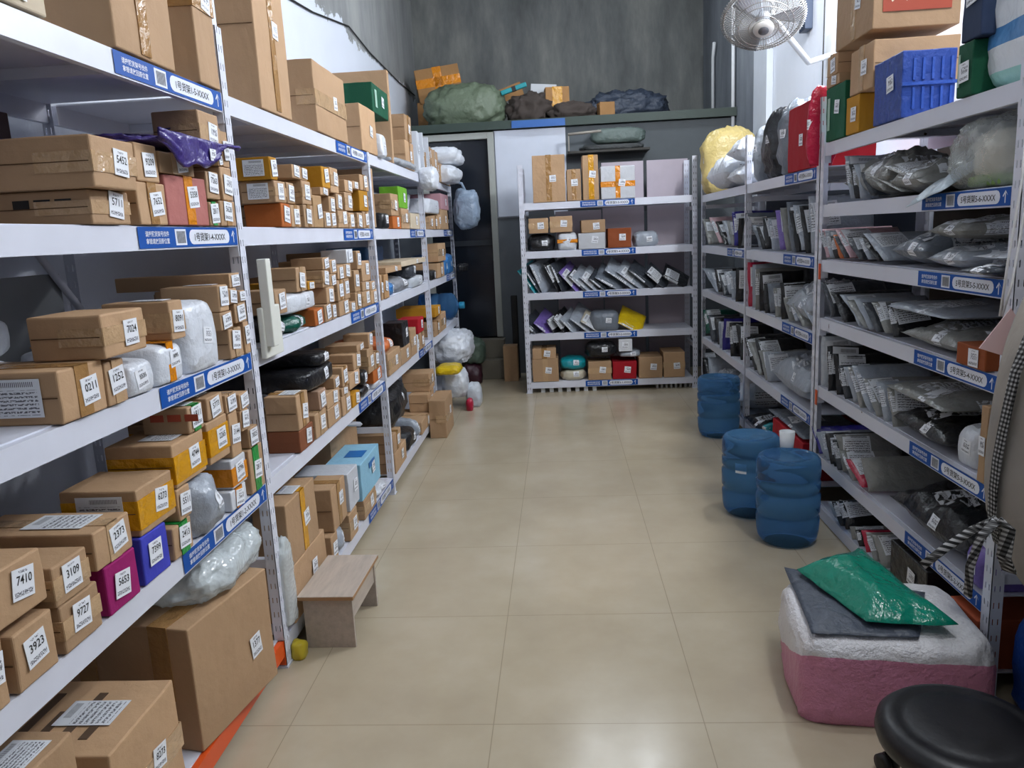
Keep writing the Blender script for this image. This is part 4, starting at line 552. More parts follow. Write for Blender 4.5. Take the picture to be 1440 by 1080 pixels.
MAILERS=[
('K', 'tealp', -0.141, 0.87, -0.168, 0.241, 0.03, 6.6, 'teal mailer, leftmost of the leaning mailers, third shelf of back rack', 'mailers on the third shelf of the back rack'),
('K', 'silver', -0.116, 0.87, -0.149, 0.251, 0.025, 6.6, 'silver-grey mailer, second from left of the leaning mailers, third shelf of back rack', 'mailers on the third shelf of the back rack'),
('K', 'greyp', -0.079, 0.87, -0.118, 0.275, 0.05, 6.6, 'grey mailer, third from left of the leaning mailers, third shelf of back rack', 'mailers on the third shelf of the back rack'),
('K', 'black', 0.031, 0.87, -0.131, 0.274, 0.03, 6.6, 'black mailer, fourth from left of the leaning mailers, third shelf of back rack', 'mailers on the third shelf of the back rack'),
('K', 'darkgrey', 0.081, 0.87, -0.101, 0.27, 0.03, 6.6, 'dark grey mailer, fifth from left of the leaning mailers, third shelf of back rack', 'mailers on the third shelf of the back rack'),
('K', 'lilac', 0.209, 0.87, -0.182, 0.213, 0.03, 6.6, 'lilac mailer, sixth from left of the leaning mailers, third shelf of back rack', 'mailers on the third shelf of the back rack'),
('K', 'silver', 0.258, 0.87, -0.177, 0.181, 0.03, 6.6, 'silver-grey mailer, seventh from left of the leaning mailers, third shelf of back rack', 'mailers on the third shelf of the back rack'),
('K', 'greyp', 0.306, 0.87, -0.183, 0.179, 0.035, 6.6, 'grey mailer, eighth from left of the leaning mailers, third shelf of back rack', 'mailers on the third shelf of the back rack'),
('K', 'silver', 0.367, 0.87, -0.171, 0.169, 0.03, 6.6, 'silver-grey mailer, ninth from left of the leaning mailers, third shelf of back rack', 'mailers on the third shelf of the back rack'),
('K', 'silver', 0.422, 0.87, -0.166, 0.148, 0.035, 6.6, 'silver-grey mailer, tenth from left of the leaning mailers, third shelf of back rack', 'mailers on the third shelf of the back rack'),
('K', 'greyp', 0.554, 0.87, -0.263, 0.165, 0.05, 6.6, 'grey mailer, eleventh from left of the leaning mailers, third shelf of back rack', 'mailers on the third shelf of the back rack'),
('K', 'silver', 0.688, 0.87, -0.298, 0.221, 0.035, 6.6, 'silver-grey mailer, twelfth from left of the leaning mailers, third shelf of back rack', 'mailers on the third shelf of the back rack'),
('K', 'greyp', 0.748, 0.87, -0.256, 0.204, 0.035, 6.6, 'grey mailer, thirteenth from left of the leaning mailers, third shelf of back rack', 'mailers on the third shelf of the back rack'),
('K', 'silver', 0.821, 0.87, -0.238, 0.206, 0.04, 6.6, 'silver-grey mailer, fourteenth from left of the leaning mailers, third shelf of back rack', 'mailers on the third shelf of the back rack'),
('K', 'darkgrey', 0.917, 0.87, -0.19, 0.175, 0.04, 6.6, 'dark grey mailer, fifteenth from left of the leaning mailers, third shelf of back rack', 'mailers on the third shelf of the back rack'),
('K', 'black', 1.086, 0.87, -0.239, 0.146, 0.05, 6.6, 'black mailer, rightmost of the leaning mailers, third shelf of back rack', 'mailers on the third shelf of the back rack'),
('K', 'darkgrey', -0.161, 0.52, -0.137, 0.154, 0.03, 6.6, 'dark grey mailer, leftmost of the leaning mailers, second shelf of back rack', 'mailers on the second shelf of the back rack'),
('K', 'lilac', -0.049, 0.52, -0.161, 0.15, 0.03, 6.6, 'lilac mailer, second from left of the leaning mailers, second shelf of back rack', 'mailers on the second shelf of the back rack'),
('K', 'black', 0.007, 0.52, -0.081, 0.151, 0.025, 6.6, 'black mailer, third from left of the leaning mailers, second shelf of back rack', 'mailers on the second shelf of the back rack'),
('K', 'black', 0.088, 0.52, -0.124, 0.174, 0.03, 6.6, 'black mailer, fourth from left of the leaning mailers, second shelf of back rack', 'mailers on the second shelf of the back rack'),
('K', 'greyp', 0.161, 0.52, -0.137, 0.165, 0.03, 6.6, 'grey mailer, fifth from left of the leaning mailers, second shelf of back rack', 'mailers on the second shelf of the back rack'),
('K', 'silver', 0.316, 0.52, -0.222, 0.181, 0.03, 6.6, 'silver-grey mailer, sixth from left of the leaning mailers, second shelf of back rack', 'mailers on the second shelf of the back rack'),
('K', 'cream', 0.371, 0.52, -0.205, 0.135, 0.03, 6.6, 'cream mailer, seventh from left of the leaning mailers, second shelf of back rack', 'mailers on the second shelf of the back rack'),
('K', 'yellow', 0.713, 0.52, -0.242, 0.128, 0.04, 6.6, 'yellow mailer, rightmost of the leaning mailers, second shelf of back rack', 'mailers on the second shelf of the back rack'),
('R', 'silver', 3.233, 1.44, 0.107, 0.185, 0.02, 1.165, 'silver-grey mailer, leftmost of the leaning mailers, sixth shelf of nearest right bay', 'mailers on the sixth shelf of the nearest right bay'),
('R', 'black', 3.186, 1.44, 0.09, 0.151, 0.025, 1.165, 'black mailer, second from left of the leaning mailers, sixth shelf of nearest right bay', 'mailers on the sixth shelf of the nearest right bay'),
('R', 'silver', 3.14, 1.44, 0.073, 0.144, 0.02, 1.165, 'silver-grey mailer, third from left of the leaning mailers, sixth shelf of nearest right bay', 'mailers on the sixth shelf of the nearest right bay'),
('R', 'darkgrey', 3.035, 1.44, 0.137, 0.108, 0.025, 1.165, 'dark grey mailer, fourth from left of the leaning mailers, sixth shelf of nearest right bay', 'mailers on the sixth shelf of the nearest right bay'),
('R', 'newsp', 2.931, 1.44, 0.201, 0.088, 0.05, 1.165, 'newsprint-grey mailer, fifth from left of the leaning mailers, sixth shelf of nearest right bay', 'mailers on the sixth shelf of the nearest right bay'),
('R', 'newsp', 2.769, 1.44, 0.306, 0.078, 0.025, 1.165, 'newsprint-grey mailer, sixth from left of the leaning mailers, sixth shelf of nearest right bay', 'mailers on the sixth shelf of the nearest right bay'),
('R', 'newsp', 2.607, 1.44, 0.411, 0.096, 0.06, 1.165, 'newsprint-grey mailer, rightmost of the leaning mailers, sixth shelf of nearest right bay', 'mailers on the sixth shelf of the nearest right bay'),
('R', 'pinkp', 3.516, 1.2, 0.099, 0.135, 0.02, 1.165, 'pale pink mailer, leftmost of the leaning mailers, fifth shelf of nearest right bay', 'mailers on the fifth shelf of the nearest right bay'),
('R', 'silver', 3.45, 1.2, 0.085, 0.129, 0.02, 1.165, 'silver-grey mailer, second from left of the leaning mailers, fifth shelf of nearest right bay', 'mailers on the fifth shelf of the nearest right bay'),
('R', 'black', 3.392, 1.2, 0.096, 0.105, 0.025, 1.165, 'black mailer, third from left of the leaning mailers, fifth shelf of nearest right bay', 'mailers on the fifth shelf of the nearest right bay'),
('R', 'orangeplastic', 3.334, 1.2, 0.106, 0.11, 0.025, 1.165, 'orange mailer, fourth from left of the leaning mailers, fifth shelf of nearest right bay', 'mailers on the fifth shelf of the nearest right bay'),
('R', 'darkgrey', 3.28, 1.2, 0.152, 0.102, 0.025, 1.165, 'dark grey mailer, fifth from left of the leaning mailers, fifth shelf of nearest right bay', 'mailers on the fifth shelf of the nearest right bay'),
('R', 'pinkp', 3.225, 1.2, 0.198, 0.129, 0.035, 1.165, 'pale pink mailer, sixth from left of the leaning mailers, fifth shelf of nearest right bay', 'mailers on the fifth shelf of the nearest right bay'),
('R', 'darkgrey', 3.127, 1.2, 0.17, 0.1, 0.025, 1.165, 'dark grey mailer, seventh from left of the leaning mailers, fifth shelf of nearest right bay', 'mailers on the fifth shelf of the nearest right bay'),
('R', 'silver', 3.028, 1.2, 0.141, 0.094, 0.035, 1.165, 'silver-grey mailer, eighth from left of the leaning mailers, fifth shelf of nearest right bay', 'mailers on the fifth shelf of the nearest right bay'),
('R', 'black', 2.954, 1.2, 0.19, 0.098, 0.025, 1.165, 'black mailer, ninth from left of the leaning mailers, fifth shelf of nearest right bay', 'mailers on the fifth shelf of the nearest right bay'),
('R', 'silver', 2.879, 1.2, 0.238, 0.111, 0.03, 1.165, 'silver-grey mailer, rightmost of the leaning mailers, fifth shelf of nearest right bay', 'mailers on the fifth shelf of the nearest right bay'),
('R', 'darkgrey', 3.428, 0.94, 0.148, 0.165, 0.04, 1.165, 'dark grey mailer, leftmost of the leaning mailers, fourth shelf of nearest right bay', 'mailers on the fourth shelf of the nearest right bay'),
('R', 'black', 3.26, 0.94, 0.2, 0.122, 0.025, 1.165, 'black mailer, second from left of the leaning mailers, fourth shelf of nearest right bay', 'mailers on the fourth shelf of the nearest right bay'),
('R', 'silver', 3.093, 0.94, 0.253, 0.117, 0.03, 1.165, 'silver-grey mailer, third from left of the leaning mailers, fourth shelf of nearest right bay', 'mailers on the fourth shelf of the nearest right bay'),
('R', 'newsp', 3.041, 0.94, 0.228, 0.101, 0.025, 1.165, 'newsprint-grey mailer, fourth from left of the leaning mailers, fourth shelf of nearest right bay', 'mailers on the fourth shelf of the nearest right bay'),
('R', 'silver', 2.99, 0.94, 0.204, 0.118, 0.03, 1.165, 'silver-grey mailer, fifth from left of the leaning mailers, fourth shelf of nearest right bay', 'mailers on the fourth shelf of the nearest right bay'),
('R', 'darkgrey', 2.921, 0.94, 0.182, 0.11, 0.025, 1.165, 'dark grey mailer, sixth from left of the leaning mailers, fourth shelf of nearest right bay', 'mailers on the fourth shelf of the nearest right bay'),
('R', 'newsp', 2.853, 0.94, 0.159, 0.122, 0.04, 1.165, 'newsprint-grey mailer, seventh from left of the leaning mailers, fourth shelf of nearest right bay', 'mailers on the fourth shelf of the nearest right bay'),
('R', 'black', 2.777, 0.94, 0.1, 0.139, 0.04, 1.165, 'black mailer, rightmost of the leaning mailers, fourth shelf of nearest right bay', 'mailers on the fourth shelf of the nearest right bay'),
('R', 'clear', 3.527, 0.625, 0.01, 0.233, 0.04, 1.165, 'clear mailer, leftmost of the leaning mailers, third shelf of nearest right bay', 'mailers on the third shelf of the nearest right bay'),
('R', 'black', 3.425, 0.625, 0.034, 0.201, 0.025, 1.165, 'black mailer, second from left of the leaning mailers, third shelf of nearest right bay', 'mailers on the third shelf of the nearest right bay'),
('R', 'black', 3.323, 0.625, 0.059, 0.181, 0.03, 1.165, 'black mailer, third from left of the leaning mailers, third shelf of nearest right bay', 'mailers on the third shelf of the nearest right bay'),
('R', 'darkgrey', 3.226, 0.625, 0.1, 0.145, 0.025, 1.165, 'dark grey mailer, fourth from left of the leaning mailers, third shelf of nearest right bay', 'mailers on the third shelf of the nearest right bay'),
('R', 'silver', 3.13, 0.625, 0.141, 0.149, 0.05, 1.165, 'silver-grey mailer, fifth from left of the leaning mailers, third shelf of nearest right bay', 'mailers on the third shelf of the nearest right bay'),
('R', 'newsp', 3.051, 0.625, 0.177, 0.15, 0.025, 1.165, 'newsprint-grey mailer, sixth from left of the leaning mailers, third shelf of nearest right bay', 'mailers on the third shelf of the nearest right bay'),
('R', 'silver', 2.972, 0.625, 0.213, 0.164, 0.03, 1.165, 'silver-grey mailer, seventh from left of the leaning mailers, third shelf of nearest right bay', 'mailers on the third shelf of the nearest right bay'),
('R', 'newsp', 2.9, 0.625, 0.153, 0.136, 0.025, 1.165, 'newsprint-grey mailer, eighth from left of the leaning mailers, third shelf of nearest right bay', 'mailers on the third shelf of the nearest right bay'),
('R', 'silver', 2.829, 0.625, 0.093, 0.15, 0.03, 1.165, 'silver-grey mailer, ninth from left of the leaning mailers, third shelf of nearest right bay', 'mailers on the third shelf of the nearest right bay'),
('R', 'newsp', 2.749, 0.625, 0.08, 0.149, 0.04, 1.165, 'newsprint-grey mailer, rightmost of the leaning mailers, third shelf of nearest right bay', 'mailers on the third shelf of the nearest right bay'),
('R', 'indigo', 3.51, 0.3, 0.152, 0.112, 0.03, 1.165, 'indigo mailer, leftmost of the leaning mailers, second shelf of nearest right bay', 'mailers on the second shelf of the nearest right bay'),
('R', 'silver', 3.461, 0.3, 0.129, 0.102, 0.025, 1.165, 'silver-grey mailer, second from left of the leaning mailers, second shelf of nearest right bay', 'mailers on the second shelf of the nearest right bay'),
('R', 'silver', 3.413, 0.3, 0.105, 0.128, 0.03, 1.165, 'silver-grey mailer, third from left of the leaning mailers, second shelf of nearest right bay', 'mailers on the second shelf of the nearest right bay'),
('R', 'black', 3.366, 0.3, 0.094, 0.132, 0.025, 1.165, 'black mailer, fourth from left of the leaning mailers, second shelf of nearest right bay', 'mailers on the second shelf of the nearest right bay'),
('R', 'black', 3.32, 0.3, 0.083, 0.145, 0.03, 1.165, 'black mailer, fifth from left of the leaning mailers, second shelf of nearest right bay', 'mailers on the second shelf of the nearest right bay'),
('R', 'darkgrey', 3.276, 0.3, 0.091, 0.131, 0.025, 1.165, 'dark grey mailer, sixth from left of the leaning mailers, second shelf of nearest right bay', 'mailers on the second shelf of the nearest right bay'),
('R', 'newsp', 3.232, 0.3, 0.099, 0.17, 0.06, 1.165, 'newsprint-grey mailer, seventh from left of the leaning mailers, second shelf of nearest right bay', 'mailers on the second shelf of the nearest right bay'),
('R', 'newsp', 3.12, 0.3, 0.163, 0.101, 0.025, 1.165, 'newsprint-grey mailer, eighth from left of the leaning mailers, second shelf of nearest right bay', 'mailers on the second shelf of the nearest right bay'),
('R', 'crimson', 3.007, 0.3, 0.228, 0.074, 0.04, 1.165, 'crimson mailer, ninth from left of the leaning mailers, second shelf of nearest right bay', 'mailers on the second shelf of the nearest right bay'),
('R', 'newsp', 2.947, 0.3, 0.109, 0.152, 0.07, 1.165, 'newsprint-grey mailer, rightmost of the leaning mailers, second shelf of nearest right bay', 'mailers on the second shelf of the nearest right bay'),
('R', 'silver', 3.289, 0.06, 0.14, 0.06, 0.05, 1.165, 'silver-grey mailer, leftmost of the leaning mailers, bottom shelf of nearest right bay', 'mailers on the bottom shelf of the nearest right bay'),
('R', 'black', 3.227, 0.06, 0.131, 0.088, 0.025, 1.165, 'black mailer, second from left of the leaning mailers, bottom shelf of nearest right bay', 'mailers on the bottom shelf of the nearest right bay'),
('R', 'black', 3.166, 0.06, 0.122, 0.128, 0.06, 1.165, 'black mailer, third from left of the leaning mailers, bottom shelf of nearest right bay', 'mailers on the bottom shelf of the nearest right bay'),
('R', 'newsp', 3.085, 0.06, 0.041, 0.06, 0.03, 1.165, 'newsprint-grey mailer, fourth from left of the leaning mailers, bottom shelf of nearest right bay', 'mailers on the bottom shelf of the nearest right bay'),
('R', 'black', 3.01, 0.06, 0.063, 0.067, 0.025, 1.165, 'black mailer, fifth from left of the leaning mailers, bottom shelf of nearest right bay', 'mailers on the bottom shelf of the nearest right bay'),
('R', 'crimson', 2.935, 0.06, 0.084, 0.094, 0.05, 1.165, 'crimson mailer, sixth from left of the leaning mailers, bottom shelf of nearest right bay', 'mailers on the bottom shelf of the nearest right bay'),
('R', 'newsp', 2.86, 0.06, 0.108, 0.097, 0.025, 1.165, 'newsprint-grey mailer, seventh from left of the leaning mailers, bottom shelf of nearest right bay', 'mailers on the bottom shelf of the nearest right bay'),
('R', 'newsp', 2.785, 0.06, 0.132, 0.116, 0.05, 1.165, 'newsprint-grey mailer, rightmost of the leaning mailers, bottom shelf of nearest right bay', 'mailers on the bottom shelf of the nearest right bay'),
('R', 'greyp', 4.662, 1.21, 0.194, 0.149, 0.04, 1.165, 'grey mailer, leftmost of the leaning mailers, fourth shelf of middle right bay', 'mailers on the fourth shelf of the middle right bay'),
('R', 'black', 4.587, 1.21, 0.151, 0.145, 0.025, 1.165, 'black mailer, second from left of the leaning mailers, fourth shelf of middle right bay', 'mailers on the fourth shelf of the middle right bay'),
('R', 'black', 4.513, 1.21, 0.108, 0.198, 0.05, 1.165, 'black mailer, third from left of the leaning mailers, fourth shelf of middle right bay', 'mailers on the fourth shelf of the middle right bay'),
('R', 'silver', 4.366, 1.21, 0.115, 0.183, 0.025, 1.165, 'silver-grey mailer, fourth from left of the leaning mailers, fourth shelf of middle right bay', 'mailers on the fourth shelf of the middle right bay'),
('R', 'lilac', 4.219, 1.21, 0.121, 0.234, 0.06, 1.165, 'lilac mailer, fifth from left of the leaning mailers, fourth shelf of middle right bay', 'mailers on the fourth shelf of the middle right bay'),
('R', 'newsp', 4.119, 1.21, 0.118, 0.236, 0.025, 1.165, 'newsprint-grey mailer, sixth from left of the leaning mailers, fourth shelf of middle right bay', 'mailers on the fourth shelf of the middle right bay'),
('R', 'greyp', 4.019, 1.21, 0.115, 0.267, 0.03, 1.165, 'grey mailer, seventh from left of the leaning mailers, fourth shelf of middle right bay', 'mailers on the fourth shelf of the middle right bay'),
('R', 'black', 3.944, 1.21, 0.141, 0.222, 0.025, 1.165, 'black mailer, eighth from left of the leaning mailers, fourth shelf of middle right bay', 'mailers on the fourth shelf of the middle right bay'),
('R', 'silver', 3.87, 1.21, 0.166, 0.253, 0.07, 1.165, 'silver-grey mailer, ninth from left of the leaning mailers, fourth shelf of middle right bay', 'mailers on the fourth shelf of the middle right bay'),
('R', 'black', 3.785, 1.21, 0.127, 0.238, 0.025, 1.165, 'black mailer, tenth from left of the leaning mailers, fourth shelf of middle right bay', 'mailers on the fourth shelf of the middle right bay'),
('R', 'silver', 3.701, 1.21, 0.088, 0.28, 0.06, 1.165, 'silver-grey mailer, rightmost of the leaning mailers, fourth shelf of middle right bay', 'mailers on the fourth shelf of the middle right bay'),
('R', 'crimson', 4.898, 0.855, 0.064, 0.28, 0.04, 1.165, 'crimson mailer, leftmost of the leaning mailers, third shelf of middle right bay', 'mailers on the third shelf of the middle right bay'),
('R', 'silver', 4.822, 0.855, -0.012, 0.275, 0.03, 1.165, 'silver-grey mailer, second from left of the leaning mailers, third shelf of middle right bay', 'mailers on the third shelf of the middle right bay'),
('R', 'newsp', 4.727, 0.855, -0.0, 0.249, 0.025, 1.165, 'newsprint-grey mailer, third from left of the leaning mailers, third shelf of middle right bay', 'mailers on the third shelf of the middle right bay'),
('R', 'black', 4.632, 0.855, 0.012, 0.236, 0.05, 1.165, 'black mailer, fourth from left of the leaning mailers, third shelf of middle right bay', 'mailers on the third shelf of the middle right bay'),
('R', 'black', 4.512, 0.855, 0.053, 0.173, 0.025, 1.165, 'black mailer, fifth from left of the leaning mailers, third shelf of middle right bay', 'mailers on the third shelf of the middle right bay'),
('R', 'greyp', 4.393, 0.855, 0.094, 0.194, 0.08, 1.165, 'grey mailer, sixth from left of the leaning mailers, third shelf of middle right bay', 'mailers on the third shelf of the middle right bay'),
('R', 'newsp', 4.286, 0.855, 0.062, 0.166, 0.025, 1.165, 'newsprint-grey mailer, seventh from left of the leaning mailers, third shelf of middle right bay', 'mailers on the third shelf of the middle right bay'),
('R', 'black', 4.179, 0.855, 0.03, 0.206, 0.06, 1.165, 'black mailer, eighth from left of the leaning mailers, third shelf of middle right bay', 'mailers on the third shelf of the middle right bay'),
('R', 'newsp', 4.048, 0.855, 0.103, 0.128, 0.025, 1.165, 'newsprint-grey mailer, ninth from left of the leaning mailers, third shelf of middle right bay', 'mailers on the third shelf of the middle right bay'),
('R', 'silver', 3.917, 0.855, 0.176, 0.101, 0.05, 1.165, 'silver-grey mailer, tenth from left of the leaning mailers, third shelf of middle right bay', 'mailers on the third shelf of the middle right bay'),
('R', 'newsp', 3.801, 0.855, 0.208, 0.106, 0.025, 1.165, 'newsprint-grey mailer, eleventh from left of the leaning mailers, third shelf of middle right bay', 'mailers on the third shelf of the middle right bay'),
('R', 'silver', 3.685, 0.855, 0.24, 0.141, 0.07, 1.165, 'silver-grey mailer, rightmost of the leaning mailers, third shelf of middle right bay', 'mailers on the third shelf of the middle right bay'),
('R', 'black', 4.729, 0.46, 0.346, 0.206, 0.05, 1.165, 'black mailer, leftmost of the leaning mailers, second shelf of middle right bay', 'mailers on the second shelf of the middle right bay'),
('R', 'newsp', 4.631, 0.46, 0.298, 0.178, 0.025, 1.165, 'newsprint-grey mailer, second from left of the leaning mailers, second shelf of middle right bay', 'mailers on the second shelf of the middle right bay'),
('R', 'black', 4.534, 0.46, 0.25, 0.227, 0.07, 1.165, 'black mailer, third from left of the leaning mailers, second shelf of middle right bay', 'mailers on the second shelf of the middle right bay'),
('R', 'newsp', 4.483, 0.46, 0.169, 0.166, 0.025, 1.165, 'newsprint-grey mailer, fourth from left of the leaning mailers, second shelf of middle right bay', 'mailers on the second shelf of the middle right bay'),
('R', 'silver', 4.431, 0.46, 0.089, 0.182, 0.05, 1.165, 'silver-grey mailer, rightmost of the leaning mailers, second shelf of middle right bay', 'mailers on the second shelf of the middle right bay'),
('R', 'greyp', 4.949, 0.1, 0.722, 0.06, 0.04, 1.165, 'grey mailer, leftmost of the leaning mailers, bottom shelf of middle right bay', 'mailers on the bottom shelf of the middle right bay'),
('R', 'newsp', 6.209, 1.21, 0.288, 0.209, 0.025, 1.165, 'newsprint-grey mailer, leftmost of the leaning mailers, fourth shelf of farthest right bay', 'mailers on the fourth shelf of the farthest right bay'),
('R', 'pinkp', 5.779, 1.21, 0.454, 0.213, 0.05, 1.165, 'pale pink mailer, second from left of the leaning mailers, fourth shelf of farthest right bay', 'mailers on the fourth shelf of the farthest right bay'),
('R', 'black', 5.624, 1.21, 0.36, 0.182, 0.025, 1.165, 'black mailer, third from left of the leaning mailers, fourth shelf of farthest right bay', 'mailers on the fourth shelf of the farthest right bay'),
('R', 'silver', 5.469, 1.21, 0.266, 0.187, 0.05, 1.165, 'silver-grey mailer, fourth from left of the leaning mailers, fourth shelf of farthest right bay', 'mailers on the fourth shelf of the farthest right bay'),
('R', 'newsp', 5.387, 1.21, 0.177, 0.189, 0.025, 1.165, 'newsprint-grey mailer, fifth from left of the leaning mailers, fourth shelf of farthest right bay', 'mailers on the fourth shelf of the farthest right bay'),
('R', 'indigo', 5.306, 1.21, 0.087, 0.252, 0.08, 1.165, 'indigo mailer, sixth from left of the leaning mailers, fourth shelf of farthest right bay', 'mailers on the fourth shelf of the farthest right bay'),
('R', 'black', 5.211, 1.21, -0.023, 0.199, 0.025, 1.165, 'black mailer, seventh from left of the leaning mailers, fourth shelf of farthest right bay', 'mailers on the fourth shelf of the farthest right bay'),
('R', 'greyp', 5.116, 1.21, -0.133, 0.241, 0.08, 1.165, 'grey mailer, rightmost of the leaning mailers, fourth shelf of farthest right bay', 'mailers on the fourth shelf of the farthest right bay'),
('R', 'silver', 5.918, 0.855, 0.601, 0.158, 0.04, 1.165, 'silver-grey mailer, leftmost of the leaning mailers, third shelf of farthest right bay', 'mailers on the third shelf of the farthest right bay'),
('R', 'silver', 5.869, 0.855, 0.401, 0.167, 0.025, 1.165, 'silver-grey mailer, second from left of the leaning mailers, third shelf of farthest right bay', 'mailers on the third shelf of the farthest right bay'),
('R', 'black', 5.821, 0.855, 0.201, 0.192, 0.05, 1.165, 'black mailer, third from left of the leaning mailers, third shelf of farthest right bay', 'mailers on the third shelf of the farthest right bay'),
('R', 'darkgrey', 5.64, 0.855, 0.212, 0.164, 0.025, 1.165, 'dark grey mailer, fourth from left of the leaning mailers, third shelf of farthest right bay', 'mailers on the third shelf of the farthest right bay'),
('R', 'silver', 5.459, 0.855, 0.224, 0.189, 0.08, 1.165, 'silver-grey mailer, fifth from left of the leaning mailers, third shelf of farthest right bay', 'mailers on the third shelf of the farthest right bay'),
('R', 'silver', 5.357, 0.855, 0.116, 0.2, 0.025, 1.165, 'silver-grey mailer, sixth from left of the leaning mailers, third shelf of farthest right bay', 'mailers on the third shelf of the farthest right bay'),
('R', 'black', 5.256, 0.855, 0.007, 0.227, 0.08, 1.165, 'black mailer, rightmost of the leaning mailers, third shelf of farthest right bay', 'mailers on the third shelf of the farthest right bay'),
('R', 'dgreen', 6.311, 0.46, 0.193, 0.241, 0.12, 1.165, 'dark green mailer, leftmost of the leaning mailers, second shelf of farthest right bay', 'mailers on the second shelf of the farthest right bay'),
('R', 'darkgrey', 6.079, 0.46, 0.18, 0.208, 0.025, 1.165, 'dark grey mailer, second from left of the leaning mailers, second shelf of farthest right bay', 'mailers on the second shelf of the farthest right bay'),
('R', 'black', 5.846, 0.46, 0.168, 0.222, 0.06, 1.165, 'black mailer, third from left of the leaning mailers, second shelf of farthest right bay', 'mailers on the second shelf of the farthest right bay'),
('R', 'silver', 5.767, 0.46, 0.06, 0.205, 0.025, 1.165, 'silver-grey mailer, fourth from left of the leaning mailers, second shelf of farthest right bay', 'mailers on the second shelf of the farthest right bay'),
('R', 'indigo', 5.688, 0.46, -0.047, 0.251, 0.06, 1.165, 'indigo mailer, fifth from left of the leaning mailers, second shelf of farthest right bay', 'mailers on the second shelf of the farthest right bay'),
('R', 'black', 5.39, 0.46, 0.064, 0.238, 0.025, 1.165, 'black mailer, sixth from left of the leaning mailers, second shelf of farthest right bay', 'mailers on the second shelf of the farthest right bay'),
('R', 'black', 5.092, 0.46, 0.176, 0.263, 0.08, 1.165, 'black mailer, rightmost of the leaning mailers, second shelf of farthest right bay', 'mailers on the second shelf of the farthest right bay'),
('R', 'black', 6.376, 0.1, 0.338, 0.216, 0.05, 1.165, 'black mailer, leftmost of the leaning mailers, bottom shelf of farthest right bay', 'mailers on the bottom shelf of the farthest right bay'),
('R', 'black', 6.222, 0.1, 0.291, 0.177, 0.025, 1.165, 'black mailer, second from left of the leaning mailers, bottom shelf of farthest right bay', 'mailers on the bottom shelf of the farthest right bay'),
('R', 'silver', 6.068, 0.1, 0.244, 0.217, 0.05, 1.165, 'silver-grey mailer, rightmost of the leaning mailers, bottom shelf of farthest right bay', 'mailers on the bottom shelf of the farthest right bay')]
# ------------------------------------------------------------------ room
XL,XR,YB,ZC=-1.56,1.68,9.25,4.0
def floor_mat():
    t=NT('glazed_beige_tile'); v=t.coord(); s=t.n('ShaderNodeSeparateXYZ'); t.l(v,s.inputs[0])
    def seam(ax,o,p):
        f=t.math('FRACT',t.math('DIVIDE',t.math('ADD',s.outputs[ax],o),p)); return t.math('LESS_THAN',t.math('MINIMUM',f,t.math('SUBTRACT',1,f)),.0022)
    sm=t.math('MAXIMUM',seam(0,.803+6,.597),seam(1,-1.98+6.4,.64))
    a=t.noise(2.2,5,v,.6); b=t.noise(9,6,v,.7)
    col=t.ramp(a,[(.25,srgb('#a99c86')),(.5,srgb('#b4a891')),(.75,srgb('#beb39e'))])
    col=t.mix(t.math('MULTIPLY',b,.25),col,srgb('#b5a68a'))
    col=t.mix(t.math('MULTIPLY',sm,.75),col,srgb('#8b7f6a'))
    smu=t.noise(3.5,5,v,.7)
    t.set(Base_Color=col,Roughness=t.math('MULTIPLY_ADD',smu,.22,.10)); t.b.inputs['Specular IOR Level'].default_value=.55
    t.bump(sm,-.4,.001); return t.m
def concrete(name,c1,c2,c3,white_rule=None):
    t=NT(name); v=t.coord(); m=t.n('ShaderNodeMapping'); t.l(v,m.inputs[0]); m.inputs['Scale'].default_value=(1.3,1.3,.38)
    a=t.noise(1.6,6,m.outputs[0],.65); b=t.noise(9,6,m.outputs[0],.7); vv=t.noise(40,3,v)
    col=t.ramp(a,[(.3,srgb(c1)),(.5,srgb(c2)),(.72,srgb(c3))]); col=t.mix(t.math('MULTIPLY',b,.5),col,srgb(c1))
    rough=.85
    if white_rule:
        s=t.n('ShaderNodeSeparateXYZ'); t.l(v,s.inputs[0]); x,y,z=s.outputs
        f=white_rule(t,x,y,z,t.math('MULTIPLY',t.math('SUBTRACT',t.noise(2.2,8,v,.75),.5),.55))
        wc=t.mix(t.math('MULTIPLY',t.noise(3,4,v),.3),srgb('#dfe4ee'),srgb('#bfc5d0'))
        col=t.mix(f,col,wc)
    t.set(Base_Color=col,Roughness=rough); t.bump(t.math('ADD',b,t.math('MULTIPLY',vv,.3)),.4,.01); return t.m
struct(box('floor',XL-.1,XR+.1,-2.5,YB+.1,-.1,0,floor_mat()))
struct(box('wall_left',XL-.12,XL,-2.5,YB,0,ZC,concrete('left_wall_plaster','#7b7d7e','#999b9a','#b2b3af',
   lambda t,x,y,z,n: t.math('LESS_THAN',t.math('ADD',z,n),t.math('MULTIPLY_ADD',t.math('MAXIMUM',t.math('SUBTRACT',y,5.2),0),-.02,2.98)))))
struct(box('wall_back',XL-.12,XR+.12,YB,YB+.12,0,ZC,concrete('back_wall_concrete','#4f5252','#747776','#9c9d97')))
struct(box('wall_right',XR,XR+.12,-2.5,YB,0,ZC,concrete('right_wall_plaster','#6b7078','#858b93','#a3a9b0',
   lambda t,x,y,z,n: t.math('GREATER_THAN',t.math('ADD',t.math('MULTIPLY',n,1.2),t.math('MULTIPLY',y,-1)),-6.6))))
struct(box('ceiling',XL-.12,XR+.12,-2.5,YB+.12,ZC,ZC+.1,plain('ceiling_concrete','#8f9294',.9)))
